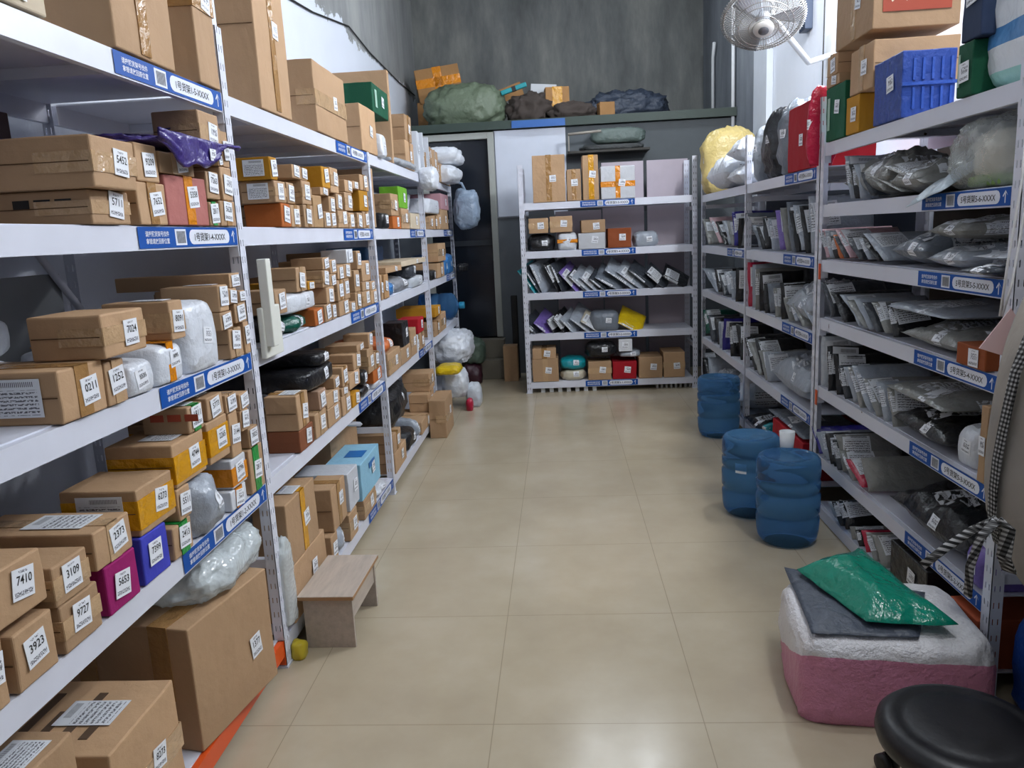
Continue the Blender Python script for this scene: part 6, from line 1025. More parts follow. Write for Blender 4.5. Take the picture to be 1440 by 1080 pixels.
# heap beside the right post: big white-and-pink bag
bagm=NT('white_pink_woven'); v=bagm.coord(); s=bagm.n('ShaderNodeSeparateXYZ'); bagm.l(v,s.inputs[0])
n=bagm.noise(6,4,v); zz=bagm.math('MULTIPLY_ADD',n,.03,s.outputs[2])
fr_=bagm.math('LESS_THAN',bagm.math('ADD',zz,bagm.math('MULTIPLY',s.outputs[1],.42)),.135)
bagm.set(Base_Color=bagm.mix(fr_,srgb('#e3e2e6'),srgb('#d088a4')),Roughness=.4)
bagm.bump(bagm.noise(13,5,v,.7),.8,.03); bagm=bagm.m
big=blobobj('woven_sack',.52,.43,.26,bagm,(.895,2.145,0),R(-7),'big stuffed white sack with pink lower side on the floor beside round stool','sack',11,ex=.26,wr=.028,sub=44)
def sheet(name,pts,m,label,cat,thick=.012,seed=1,res=24,amp=.018):
    """soft flat bag through four corner points"""
    a,b,c,d=[Vector(p) for p in pts]; rng=Vector((seed*3.1,seed*1.7,0)); bm=bmesh.new(); g=[]
    ce=(a+b+c+d)/4
    for lay in (0,1):
        rows=[]
        for i in range(res+1):
            r=[]
            for j in range(res+1):
                u,w_=i/res,j/res; p=a*(1-u)*(1-w_)+b*u*(1-w_)+c*u*w_+d*(1-u)*w_
                e=min(u,1-u,w_,1-w_)*2; puff=math.sin(min(1,e*1.6)*PI/2)
                q=p-ce; nn=noise.noise(q*9+rng)*amp+abs(noise.noise(q*22+rng))*amp*.5
                ed=noise.noise_vector(q*10+rng*2)*amp*.8
                p=p+Vector((ed.x,ed.y,0)); p.z+= (thick*puff*(1 if lay else 0)) + (nn+amp if lay else nn*.35+amp*.3)*puff+ (0.0015 if lay else 0)
                r.append(bm.verts.new(p-ce))
            rows.append(r)
        g.append(rows)
    for lay in (0,1):
        for i in range(res):
            for j in range(res):
                q=(g[lay][i][j],g[lay][i+1][j],g[lay][i+1][j+1],g[lay][i][j+1]); bm.faces.new(q if lay else q[::-1])
    rim=lambda L_: [L_[i][0] for i in range(res)]+[L_[res][j] for j in range(res)]+[L_[i][res] for i in range(res,0,-1)]+[L_[0][j] for j in range(res,0,-1)]
    r0,r1=rim(g[0]),rim(g[1])
    for i in range(len(r0)): bm.faces.new((r0[i],r0[(i+1)%len(r0)],r1[(i+1)%len(r0)],r1[i]))
    bmesh.ops.recalc_face_normals(bm,faces=bm.faces)
    o=obj(name,bm,m,smooth=True); o.location=ce; return tag(o,label,cat)
sheet('plastic_mailer',[(.70,2.42,.262),(.655,1.99,.262),(.93,1.965,.262),(1.06,2.22,.262)],plastic('poly_slate','#4a5260',.45),'slate grey empty plastic mailer draped over the big white sack','mailer',.01,3,amp=.009)
sheet('plastic_mailer',[(.712,2.344,.29),(.797,2.0,.29),(1.03,1.975,.29),(.964,2.50,.29)],plastic('poly_teal_green','#0e8a72',.16),'shiny teal green plastic mailer lying on top of the big white sack','mailer',.025,8,amp=.022)
# round rolling stool in the foreground
rs=empty('rolling_stool',(.86,1.585,0)); tag(rs,'low round black padded stool on castors, in front of the sack','stool')
blk=plain('black_leatherette','#131318',.38,bump=.15,bs=90); chrome=plain('chrome','#c7c9cc',.15,1)
bm=bmesh.new(); lathe(bm,[(.02,.205),(.165,.205),(.178,.212),(.183,.228),(.18,.248),(.165,.262),(.14,.268),(.132,.264),(.12,.269),(.06,.272),(.001,.272)],56); obj('seat_cushion',bm,blk,rs)
bm=bmesh.new(); lathe(bm,[(.16,.196),(.16,.206)],40); obj('seat_plate',bm,chrome,rs)
bm=bmesh.new(); lathe(bm,[(.022,.07),(.022,.14),(.016,.14),(.016,.197)],20); obj('column',bm,chrome,rs)
for k in range(5):
    a=R(112+72*k); c,s_=math.cos(a),math.sin(a)
    bm=bmesh.new(); tube(bm,[(0,0,.095),(c*.12,s_*.12,.088),(c*.215,s_*.215,.07)],[.018,.015,.012],10); leg=obj('base_arm',bm,chrome,rs)
    bm=bmesh.new(); tube(bm,[(c*.213,s_*.213,.075),(c*.213,s_*.213,.045)],.006,8); obj('castor_stem',bm,chrome,leg)
    for e in (-1,1):
        M=Matrix.Translation((c*.213-s_*.012*e,s_*.213+c*.012*e,.024))@Matrix.Rotation(a,4,'Z')@Matrix.Rotation(PI/2,4,'X')
        bm=bmesh.new(); lathe(bm,[(.010,-.009),(.024,-.007),(.024,.007),(.010,.009)],20,0,M); obj('castor_wheel',bm,plain('castor_black','#17171a',.45),leg)
# wall fan
fan=empty('wall_fan',(1.12,4.45,2.43)); tag(fan,'grey industrial wall fan with round wire guard high on the right wall','fan')
gm=plain('fan_wire','#94928e',.45,.3); fm=plain('fan_blade','#9aa0a8',.35,.4)
ax=Vector((-.10,-.55,-.83)).normalized(); q=ax.to_track_quat('Z','Y').to_matrix().to_4x4(); RF=.205
def prof(rr): return .075*math.sqrt(max(0,1-(rr/RF)**2))
for nm,sg_ in (('guard_front',1),('guard_rear',-1)):
    bm=bmesh.new()
    for k in range(1,9):
        r_=RF*k/8*.995; z=sg_*prof(r_)
        if k in (2,3,5,6,8): tube(bm,[q@Vector((r_*math.cos(2*PI*t/40),r_*math.sin(2*PI*t/40),z)) for t in range(41)],.0022 if k<8 else .004,5)
    for k in range(84):
        t=2*PI*k/84; tube(bm,[q@Vector((r_*math.cos(t),r_*math.sin(t),sg_*prof(r_))) for r_ in (.05,.10,.15,.19,.22,RF)],.0014,4,cap=False)
    obj(nm,bm,gm,fan)
bm=bmesh.new(); lathe(bm,[(.052,.062),(.055,.07),(.05,.084),(.02,.088),(.001,.088)],30,0,q); bd=obj('guard_badge',bm,plain('fan_badge','#cfd3cf',.4),fan)
bm=bmesh.new(); lathe(bm,[(.001,.0885),(.027,.0885),(.027,.0905),(.001,.0905)],24,0,q); obj('badge_emblem',bm,plain('fan_emblem','#5c6166',.4),bd)
bm=bmesh.new(); lathe(bm,[(.001,.045),(.035,.043),(.04,-.01),(.001,-.01)],24,0,q); obj('hub',bm,fm,fan)
for k in range(3):
    bm=bmesh.new(); vs=[]
    for i in range(9):
        r_=.035+.165*i/8; wdt=.5-.1*i/8
        row=[]
        for j in range(7):
            t=2*PI*k/3+(j/6-.5)*wdt*2.0; row.append(bm.verts.new(q@Vector((r_*math.cos(t),r_*math.sin(t),(j/6-.5)*.05*(.6+r_*2)))))
        vs.append(row)
    for i in range(8):
        for j in range(6): bm.faces.new((vs[i][j],vs[i+1][j],vs[i+1][j+1],vs[i][j+1]))
    b=obj('blade',bm,fm,fan,smooth=True); so=b.modifiers.new('solid','SOLIDIFY'); so.thickness=.002
bm=bmesh.new(); lathe(bm,[(.001,-.19),(.045,-.185),(.06,-.16),(.06,-.09),(.045,-.07),(.001,-.07)],30,0,q); obj('motor_housing',bm,plain('fan_motor','#d3d6d8',.4),fan)
bk=q@Vector((0,0,-.15)); wl=Vector((XR-.012-1.13,.55,.0)); bm=bmesh.new(); tube(bm,[bk,bk+Vector((.1,.12,-.09)),wl+Vector((-.14,-.04,-.14)),wl+Vector((0,0,-.1))],.018,10); obj('arm',bm,plain('fan_motor','#d3d6d8',.4),fan)
bm=bmesh.new(); bx(bm,wl.x-.012,wl.x+.010,wl.y-.05,wl.y+.05,-.22,.02); obj('wall_plate',bm,plain('fan_motor','#d3d6d8',.4),fan,bevel=.004)
bm=bmesh.new(); tube(bm,[wl+Vector((-.01,-.03,-.2)),wl+Vector((-.03,-.10,-.34)),wl+Vector((-.03,-.05,-.40)),wl+Vector((-.02,.08,-.33)),wl+Vector((-.005,.12,.1)),wl+Vector((-.005,.12,.5))],.004,6); obj('power_cord',bm,INK,fan)
# dark metal channel on the wall, conduits
bm=bmesh.new(); bx(bm,XR-.05,XR-.001,5.42,5.55,2.58,3.9); tag(obj('metal_channel',bm,plain('channel_dark','#2c3a52',.4),bevel=.004),'dark blue metal channel running down the right wall behind the fan','wall channel')
cw=plain('conduit_white','#dde0e4',.5)
for (y,z0,z1,bend,lb) in ((8.55,1.9,3.05,1,'thin white conduit farthest back on the right wall, bent at its top'),(7.6,1.9,3.6,0,'white conduit running straight down behind the fan on the right wall')):
    bm=bmesh.new(); pts=[(XR-.03,y,z0),(XR-.03,y,z1)]
    if bend: pts+=[(XR-.04,y-.12,z1+.12)]
    tube(bm,pts,.016,10); tag(obj('conduit_pipe',bm,cw),lb,'pipe')
# boards behind the back rack
fb=plain('foam_board','#b9aeb8',.6,var=.15)
for x0,x1,z1,lb in ((.40,.765,1.95,'pale pinkish foam board behind the middle of the back rack'),(.795,1.15,1.95,'pale pinkish foam board behind the right end of the back rack'),(-.02,.388,1.55,'shorter foam board behind the left part of the back rack')):
    tag(box('foam_board',x0,x1,7.08,7.11,0.001,z1,fb),lb,'board')
tag(box('foam_board',-.26,-.03,7.10,7.125,.001,1.60,plain('grey_board','#7d8288',.6)),'narrow grey board behind the far left of the back rack','board')
tag(box('black_tube_case',-.475,-.415,7.36,7.42,0,.80,plain('black_case','#0f1012',.5),bevel=.008),'tall thin black case standing between steps and back rack','case')
tag(box('cardboard_box',-.56,-.425,7.20,7.34,0,.34,cmat('kraft'),bevel=.003),'small brown carton standing on the floor beside the steps','cardboard box')
for k in range(7):
    x=-.20+k*.075; tag(box('small_white_box',x,x+.035,6.63,6.68,0,.055,plain('small_white','#dadde0',.5),bevel=.002),['white spacer block','pale spacer block'][0]+' number %s from left under the back rack'%['one','two','three','four','five','six','seven'][k],'block','white blocks under the back rack')
for k in range(8):
    x=.80+k*.04; tag(box('small_white_box',x,x+.018,6.63,6.70,0,.05,plain('small_grey','#9a9896',.5),bevel=.002),'grey spacer strip %s of the row under back rack right end'%['first','second','third','fourth','fifth','sixth','seventh','eighth'][k],'block','grey strips under the back rack')
# loft things
gsack=plastic('green_woven','#6b7863',.5); 
def loft(o): return o
ZL=2.421
blobobj('woven_sack',.62,.86,.43,gsack,(-.88,8.02,ZL),PI/2,'large pale green woven sack lying on the loft above the door','sack',21,ex=.7,wr=.09,sub=34,rot=(0,0,PI/2))
cb=obj('cardboard_box',carton_mesh(.30,.46,.34,random.Random(3)),card('card_loft','#b98a58'),bevel=.004); cb.location=(-1.17,8.50,ZL+.33); cb.rotation_euler=(R(8),R(-6),-PI/2+.15); tag(cb,'tan carton crossed with orange tape on top of loft pile, far left','cardboard box')
strip('tape',cb,.30,.46,.34,'V',0,.09,TAPE['orange']); strip('tape',cb,.30,.46,.34,'H',.19,.09,TAPE['orange'])
cb2=obj('cardboard_box',carton_mesh(.34,.42,.33,random.Random(4)),card('card_loft','#b98a58'),bevel=.004); cb2.location=(-1.2,8.50,ZL); cb2.rotation_euler=(0,0,-PI/2); tag(cb2,'dim tan carton underneath the orange-taped carton on the loft','cardboard box')
br=plain('brown_cloth','#453c37',.9,bump=.6,bs=14)
blobobj('folded_blanket',.40,.50,.32,br,(-.24,7.98,ZL),PI/2,'heap of dark brown cloth beside the green sack on the loft','cloth',31,ex=.8,wr=.25,sub=30)
blobobj('folded_blanket',.28,.5,.19,br,(.17,7.86,ZL),PI/2,'low heap of greyish brown cloth in the middle of the loft','cloth',32,ex=.8,wr=.25,sub=30)
o=box('strap_roll',-.13,.13,-.02,.02,-.022,.022,plain('teal_strap','#1c8f98',.5),bevel=.008); o.location=(-.38,7.88,ZL+.33); o.rotation_euler=(0,R(-16),0); tag(o,'teal strip with black middle on the brown cloth on loft','strap'); box('dark_band',-.02,.02,-.021,.021,-.023,.023,INK,o)
tag(box('carton_flap',-.16,.16,-.01,.01,0,.13,card('card_loft','#b98a58')),'flat tan cardboard piece leaning behind the brown cloth on loft','cardboard'); bpy.data.objects['carton_flap'].location=(-.45,8.32,ZL+.30); bpy.data.objects['carton_flap'].rotation_euler=(0,R(-18),0)
o=box('white_board',-.13,.13,-.012,.012,0,.42,plain('loft_white','#cdd0d4',.5)); o.location=(-.13,8.30,ZL+.02); o.rotation_euler=(R(-6),R(5),0); tag(o,'white board standing upright behind boxes on the loft','board')
cb=obj('cardboard_box',carton_mesh(.2,.24,.33,random.Random(6)),card('card_loft','#b98a58'),bevel=.003); cb.location=(.03,8.22,ZL+.04); cb.rotation_euler=(0,0,-PI/2+.1); tag(cb,'upright tan carton with yellow tape in the middle of loft','cardboard box'); strip('tape',cb,.2,.24,.33,'V',0,.10,TAPE['yellow'])
cb=obj('cardboard_box',carton_mesh(.12,.15,.15,random.Random(7)),card('card_loft','#b98a58'),bevel=.003); cb.location=(.50,7.86,ZL); cb.rotation_euler=(0,0,-PI/2+.2); tag(cb,'small tan carton alone near the right of the loft','cardboard box')
blobobj('tarpaulin',.55,.95,.34,plastic('navy_tarp','#394252',.5),(.72,8.35,ZL),PI/2,'dark blue folded tarpaulin on the right half of the loft','tarpaulin',41,ex=.8,wr=.2,sub=34)
# ledge under the slab with rolled things
tag(box('wall_ledge',.11,.86,7.36,Yd-.001,2.07,2.09,plain('ledge_dark','#3a3733',.7)),'dark narrow ledge below the loft slab, right of white board','shelf')
blobobj('rolled_tarpaulin',.16,.52,.14,plastic('grey_green_tarp','#5d6b66',.5),(.58,7.47,2.15),PI/2,'rolled grey-green tarpaulin jammed beneath the loft slab','tarpaulin',43,ex=.6,wr=.12,sub=22)
blobobj('rolled_tarpaulin',.14,.60,.055,plastic('dark_tarp','#3c3f40',.6),(.52,7.46,2.091),PI/2,'dark flattened roll lying on the ledge under grey-green tarpaulin','tarpaulin',44,ex=.6,wr=.12,sub=18)
bm=bmesh.new(); tube(bm,[(.12,7.33,2.235),(.42,7.33,2.25)],.012,8); bx(bm,.12,.13,7.33,7.40,2.09,2.235); tag(obj('wooden_pole',bm,plain('pole_wood','#9a948a',.6)),'thin pale pole sticking out right of the white board','pole')
tag(box('blue_sheet',.0-.40,.10,7.545,7.558,2.345,2.41,plain('blue_plastic_sheet','#2f62a8',.5)),'strip of bright blue plastic hanging over the loft edge','plastic sheet')
# flat carton upright on second/third left bay
o=obj('cardboard_box',carton_mesh(.50,.05,.52,random.Random(12)),cmat('kraft'),bevel=.003); o.location=(-1.205,4.70,1.823); tag(o,'large flattened tan carton standing upright across top left shelf','cardboard box')
o=obj('cardboard_box',carton_mesh(.5,.05,.30,random.Random(13)),cmat('kraft'),bevel=.003); o.location=(-1.205,4.095,1.446); tag(o,'tall thin tan carton upright beside second post, fourth left shelf','cardboard box')
# boards in the nearest and second bays
wf=plain('white_foam','#dadbd2',.6)
tag(box('foam_board',-1.44,-1.41,1.45,2.12,1.067,1.33,plain('grey_foam','#8c9094',.6)),'grey foam board at the back of the third shelf, nearest left bay','board')
o=box('foam_strip',-.93,-.90,2.352,2.392,1.067,1.34,wf,bevel=.003); tag(o,'white foam strip standing by the first post on third left shelf','foam strip')
tag(box('foam_board',-.944,-.925,2.345,2.50,1.03,1.19,wf,bevel=.004),'cream board piece fixed over the beam beside the first post','board')
for k,(y0,y1,z,lb) in enumerate(((1.25,1.72,0,'lower white tube parcel with orange tape at back of third shelf'),(1.2,1.74,1,'upper white tube parcel with orange tape at back of third shelf'))):
    o=obj('tube_parcel',blob_mesh(.10,y1-y0,.09,random.Random(60+k),.35,.02,16),pmat('white'),smooth=True); o.location=(-1.33,(y0+y1)/2,1.067+z*.092); tag(o,lb,'parcel','white tube parcels')
    bm=bmesh.new(); bx(bm,-.052,.052,.06,.13,.0,.0915); obj('tape',bm,TAPE['orange'],o,bevel=.01)
tag(box('cardboard_box',-1.49,-1.30,1.62,1.86,1.443,1.72,plain('maroon_box','#3a2226',.5),bevel=.003),'dark maroon carton at the back of fourth shelf, nearest left bay','cardboard box')
tag(box('cardboard_box',-1.49,-1.30,1.22,1.50,1.443,1.70,cmat('kraft'),bevel=.003),'dim tan carton at far back of fourth shelf, nearest left bay','cardboard box')
tag(box('cardboard_box',-1.49,-1.25,1.0,1.18,1.066,1.34,cmat('kraft'),bevel=.003),'dim tan carton at far back of third shelf, nearest left bay','cardboard box')
tag(box('cardboard_box',-1.48,-1.12,3.50,3.98,.103,.52,cmat('kraft'),bevel=.003),'big tan carton behind pale blue carton, second left bay bottom','cardboard box')
tag(box('cardboard_box',-1.46,-1.20,1.90,2.25,.11,.50,plain('dark_brown_card','#4a3428',.8),bevel=.003),'dark brown carton behind bubble wrap under nearest left bay','cardboard box')
tag(box('storage_bin',-1.47,-1.20,4.85,5.3,1.068,1.34,plain('bin_blue','#2f64a0',.35),bevel=.012),'blue plastic bin at the back of third shelf, third left bay','bin')
o=obj('curved_board',blob_mesh(.04,1.0,.34,random.Random(9),.2,.0,12),wf,smooth=True); o.location=(-1.44,5.0,.647); tag(o,'large cream panel at the back of second shelf, third left bay','board')
bw=NT('bubble_wrap'); v=bw.coord(); vo=bw.n('ShaderNodeTexVoronoi'); vo.inputs['Scale'].default_value=70; bw.l(v,vo.inputs['Vector'])
bw.set(Base_Color=srgb('#dfe8ea'),Roughness=.12,Alpha=.62); bw.bump(bw.math('ADD',vo.outputs['Distance'],bw.math('MULTIPLY',bw.noise(8,5,v),2)),.35,.008); bw=bw.m
blobobj('bubble_wrap',.24,.44,.12,bw,(-1.04,2.02,.448),0,'crumpled clear bubble wrap on top of the huge tan carton','bubble wrap',71,ex=.7,wr=.15,sub=34)
blobobj('bubble_wrap',.05,.10,.30,bw,(-.955,2.365,.13),0,'clear plastic wrap hanging down beside the first left post','bubble wrap',72,ex=.6,wr=.2,sub=24)
hc=obj('cardboard_box',carton_mesh(.44,.37,.345,random.Random(77)),cmat('kraft'),bevel=.004); hc.location=(-1.146,1.945,.101); hc.rotation_euler=(0,0,R(-10)); tag(hc,'huge tan carton with sticker 1377 under the nearest left bay, above orange beam','cardboard box')
for xx in (-.10,.13): bm=bmesh.new(); bx(bm,xx-.028,xx+.028,-.1862,.1862,.344,.3462); bx(bm,xx-.028,xx+.028,-.1862,-.184,.14,.345); obj('tape',bm,TAPE['brown'],hc)
panel('waybill',(.03,-.02,.3466),UY,-FX,.11,.10,WAY,hc,tilt=.25); panel('sticker',(.2212,.09,.15),UY,UZ,.05,.065,STS,hc,.001,[('1377',.04,.12,.30)],tilt=.1)
pm=obj('plastic_mailer',blob_mesh(.50,.50,.028,random.Random(15),.5,.2,26),pmat('purple'),smooth=True); pm.location=(-1.17,2.03,1.632); tag(pm,'crumpled purple plastic mailer under the top box, fourth shelf nearest left bay','mailer')
bm=bmesh.new(); N_=22
g_=[[bm.verts.new((.245+.018+.012*noise.noise(Vector((i*.4,j*.5,3)))*(j/8+.3),-.235+.47*i/N_, .024-(.075+.02*noise.noise(Vector((i*.3,0,9))))*math.sin(PI*min(1,(i+2)/(N_*.9)))*j/8)) for j in range(9)] for i in range(N_+1)]
for i in range(N_):
    for j in range(8): bm.faces.new((g_[i][j],g_[i+1][j],g_[i+1][j+1],g_[i][j+1]))
o=obj('overhang',bm,pmat('purple'),pm,smooth=True); so=o.modifiers.new('s','SOLIDIFY'); so.thickness=.006
panel('sticker',(.272,.03,-.012),UY,UZ,.035,.03,STK,pm)
bm=bmesh.new(); tube(bm,[(XL+.012,4.7,2.80),(XL+.012,5.34,2.86),(XL+.012,6.27,3.0),(XL+.012,6.93,2.95),(XL+.012,8.14,2.93),(XL+.012,9.05,2.95)],.006,6); tag(obj('wall_cable',bm,INK),'thin black cable running along the left wall above the white paint','cable')
# far end of the left rack
GW='white plastic bags on the farthest top left shelf'
blobobj('plastic_bag',.36,.42,.15,pmat('white'),(-.96,6.80,1.975),0,'upper white plastic bag bulging from farthest left top shelf','plastic bag',81,group=GW,sub=30)
blobobj('plastic_bag',.36,.42,.15,pmat('white'),(-.98,6.72,1.823),0,'lower white plastic bag bulging from farthest left top shelf','plastic bag',82,group=GW,sub=30)
hb=blobobj('plastic_bag',.24,.26,.36,plastic('plastic_haze','#8d9fb4',.25),(-.80,6.95,1.43),0,'grey-blue knotted plastic bag hanging off farthest left rack end','plastic bag',83,sub=30,flat=False)
bm=bmesh.new(); tube(bm,[(0,0,.33),(-.03,.0,.40),(-.10,0,.42)],.012,8); obj('handle',bm,plastic('plastic_haze','#8d9fb4',.25),hb)
blobobj('plastic_film',.20,.80,.05,plastic('film_grey','#a9aeb4',.25),(-1.02,5.05,1.823),0,'crumpled grey plastic film along the third left bay top edge','plastic film',84,sub=24)
blobobj('plastic_bag',.14,.28,.17,pmat('white'),(-.90,5.60,1.70),0,'small white plastic bag hanging over the third left post','plastic bag',85,sub=26,flat=False)
blobobj('plastic_bag',.34,.62,.26,pmat('white'),(-.93,6.55,.34),0,'white plastic bag heap at the bottom end of left rack','plastic bag',86,sub=34)
blobobj('plastic_bag',.22,.30,.24,pmat('white'),(-.88,6.15,.103),0,'lower white plastic bag resting on the farthest bottom left shelf','plastic bag',87,sub=28)
blobobj('plastic_bag',.20,.30,.07,pmat('yellow'),(-.88,5.86,.345),0,'bright yellow plastic bag on the carton at left rack end','plastic bag',88,sub=24)
blobobj('plastic_bag',.13,.2,.2,pmat('clear'),(-.74,6.22,0),0,'clear plastic bag with red contents on floor by left rack','plastic bag',89,sub=24)
blobobj('cloth_bundle',.06,.10,.10,pmat('crimson'),(-.76,6.04,0),0,'small crimson bundle on the floor beside the clear bag','cloth',90,sub=18)
blobobj('woven_sack',.22,.26,.24,plastic('green_sack_far','#56685a',.45),(-.84,7.25,.19),0,'small dark green sack on the step beside left rack end','sack',91,sub=26)
blobobj('plastic_bag',.2,.24,.19,plastic('maroon_plastic','#3c1826',.4),(-.86,7.2,0),0,'dark maroon bundle beneath the small green sack','plastic bag',92,sub=22)
blobobj('cleaning_brush',.10,.16,.07,pmat('black'),(-.87,7.0,1.069),0,'black fluffy brush at the farthest end of third left shelf','brush',93,wr=.3,sub=22)
for k,(y,z,c) in enumerate(((2.36,.02,'#c9b430'),(2.46,.035,'#2fa53a'))):
    blobobj('plastic_scrap',.05,.07,.06,plain('scrap_%d'%k,c,.4),(-.93+.01*k,y+.03*k,.0),0,['crumpled yellow plastic scrap at the foot of first left post','crumpled green plastic scrap on floor under the step stool side'][k],'scrap',95+k,wr=.3,sub=14)
# right rack, big clear things
wb=NT('tissue_bag_print'); v=wb.coord('Generated'); s=wb.n('ShaderNodeSeparateXYZ'); wb.l(v,s.inputs[0]); z=s.outputs[2]
b1=wb.math('MULTIPLY',wb.math('GREATER_THAN',z,.30),wb.math('LESS_THAN',z,.44)); b2=wb.math('MULTIPLY',wb.math('GREATER_THAN',z,.70),wb.math('LESS_THAN',z,.74)); b3=wb.math('LESS_THAN',z,.12)
cc=wb.mix(b1,srgb('#dfe6ec'),srgb('#4f86bd')); cc=wb.mix(b2,cc,srgb('#5a7fc0')); cc=wb.mix(b3,cc,srgb('#9fd0c8'))
wb.set(Base_Color=cc,Roughness=.25); wb.bump(wb.noise(9,4,wb.coord()),.5,.02); wb=wb.m
blobobj('tissue_pack',.38,.44,.36,wb,(1.38,2.22,1.703),0,'white plastic pack with blue stripes at the top shelf near end','plastic bag',101,sub=34,ex=.5,wr=.06)
cl=NT('clear_bag'); v=cl.coord(); cl.set(Base_Color=srgb('#d5dbd8'),Roughness=.15,Alpha=.38); cl.bump(cl.noise(10,5,v,.7),.9,.02); cl=cl.m
bt=blobobj('clear_plastic_bag',.42,.38,.215,cl,(1.36,2.36,1.443),0,'clear plastic bag of tissue packs on the sixth right shelf','plastic bag',102,sub=32)
tag(box('tissue_roll',1.21,1.48,2.25,2.42,1.465,1.60,plain('tissue_white','#cfc8ba',.8),bevel=.03),'cream tissue pack with green edge inside the clear bag','tissue pack')
box('green_edge',1.205,1.485,2.245,2.425,1.447,1.478,plain('tissue_green','#7d9c50',.6),bpy.data.objects['tissue_roll'],.01)
sheet('printed_bag',[(1.12,2.62,1.40),(1.13,2.42,1.44),(1.40,2.40,1.60),(1.36,2.66,1.50)],plastic('bag_bluewhite','#a9b6c0',.3),'pale blue and white printed bag hanging over the label strip','plastic bag',.02,5,amp=.012)
# cords and pink paper
bm=bmesh.new(); tube(bm,[(1.155,2.05,1.66),(1.125,2.0,1.45),(1.10,1.99,1.25),(1.085,1.98,1.12)],.003,6); tube(bm,[(1.16,2.06,1.66),(1.15,2.02,1.4),(1.12,2.0,1.2),(1.09,1.98,1.12)],.003,6); tag(obj('string_pair',bm,plain('cord_white','#e2e2e2',.5)),'two thin white cords hanging by the near right post','cord')
bm=bmesh.new(); vs=[bm.verts.new(p) for p in ((1.105,1.97,1.14),(1.03,1.96,1.045),(1.10,1.965,1.02),(1.135,1.975,1.10))]; bm.faces.new(vs); o=obj('paper_sheet',bm,plain('pink_paper','#e3c3c2',.7)); so=o.modifiers.new('s','SOLIDIFY'); so.thickness=.002; tag(o,'pale pink paper sheet hanging from white cords beside the person','paper')
blobobj('storage_crate',.40,.10,.30,plastic('tarp_blue','#1d4fa8',.4),(1.42,2.02,.0),0,'bright blue plastic sheet bag behind the near right post','plastic bag',103,sub=26,ex=.4,wr=.05)
# ------------------------------------------------------------------ person
PX,PY=1.285,1.80
fig=empty('person',(PX,PY,0)); tag(fig,'person standing at right edge in grey checked-trim apron smock and dark trousers','person')
def skinbody(name,verts,edges,rad,m,parent,sub=2,root=0):
    me=bpy.data.meshes.new(name); me.from_pydata([Vector(v) for v in verts],edges,[]); o=bpy.data.objects.new(name,me); C.objects.link(o); o.parent=parent
    o.modifiers.new('skin','SKIN'); 
    for i,sv in enumerate(me.skin_vertices[0].data): sv.radius=rad[i] if isinstance(rad[i],tuple) else (rad[i],rad[i]); sv.use_root=(i==root)
    s=o.modifiers.new('sub','SUBSURF'); s.levels=sub; s.render_levels=sub
    for p in me.polygons: p.use_smooth=True
    o.modifiers['skin'].use_smooth_shade=True; me.materials.append(m); return o
skin=plain('skin','#c89a7c',.55)
# faces +x (towards the rack); body one surface: pelvis, spine, neck, head, arms, hands, legs
V=[(0,0,.86),(0,0,1.05),(.02,0,1.25),(.03,0,1.36),(.05,0,1.44),(.07,0,1.53),(.08,0,1.60),
   (.02,.15,1.33),(.06,.20,1.10),(.22,.17,1.00),(.32,.15,1.02),(.02,-.15,1.33),(.08,-.20,1.10),(.24,-.17,1.02),(.34,-.15,1.05),
   (0,.085,.80),(.02,.09,.45),(-.02,.09,.09),(.10,.10,.035),(0,-.085,.80),(.0,-.09,.45),(-.05,-.09,.09),(.07,-.10,.035)]
E_=[(0,1),(1,2),(2,3),(3,4),(4,5),(5,6),(3,7),(7,8),(8,9),(9,10),(3,11),(11,12),(12,13),(13,14),(0,15),(15,16),(16,17),(17,18),(0,19),(19,20),(20,21),(21,22)]
r_=[(.13,.10),(.12,.10),(.13,.11),(.09,.08),.05,(.085,.075),(.08,.07),.055,.045,.035,.028,.055,.045,.035,.028,.085,.058,.04,.035,.085,.058,.04,.035]
body=skinbody('body',V,E_,r_,skin,fig)
def fingers(base,side):
    for k in range(4):
        y=(k-1.5)*.019; ln=[.065,.075,.07,.055][k]
        b=Vector(base)+Vector((.02,y,0)); skinbody('finger',[b,b+Vector((ln*.5,0,-.008)),b+Vector((ln*.85,0,-.035))],[(0,1),(1,2)],[.009,.008,.007],skin,body,1)
    b=Vector(base)+Vector((-.005,-side*.03,0)); skinbody('thumb',[b,b+Vector((.03,-side*.022,-.012)),b+Vector((.055,-side*.02,-.02))],[(0,1),(1,2)],[.011,.009,.008],skin,body,1)
fingers((.33,.15,1.02),1); fingers((.35,-.15,1.05),-1)
# face and hair
bm=bmesh.new(); lathe(bm,[(.001,.0),(.06,.01),(.098,.06),(.10,.12),(.075,.17),(.001,.195)],28); h_=obj('hair',bm,plain('hair_black','#15120f',.5),fig,smooth=True); h_.location=(.055,0,1.50); h_.scale=(1,.92,1)
bm=bmesh.new(); tube(bm,[(.155,0,1.585),(.178,0,1.552),(.15,0,1.545)],[.008,.013,.006],8); obj('nose',bm,skin,fig)
for s in (-1,1):
    bm=bmesh.new(); lathe(bm,[(.001,-.01),(.01,-.005),(.01,.005),(.001,.01)],12,0,Matrix.Translation((.15,s*.032,1.582))); obj('eye',bm,INK,fig)
    bm=bmesh.new(); tube(bm,[(.07,s*.083,1.60),(.065,s*.095,1.575),(.075,s*.085,1.55)],[.008,.012,.006],8); obj('ear',bm,skin,fig)
box('mouth',.148,.156,-.022,.022,1.512,1.519,plain('lip','#9a5a50',.5),fig,.002)
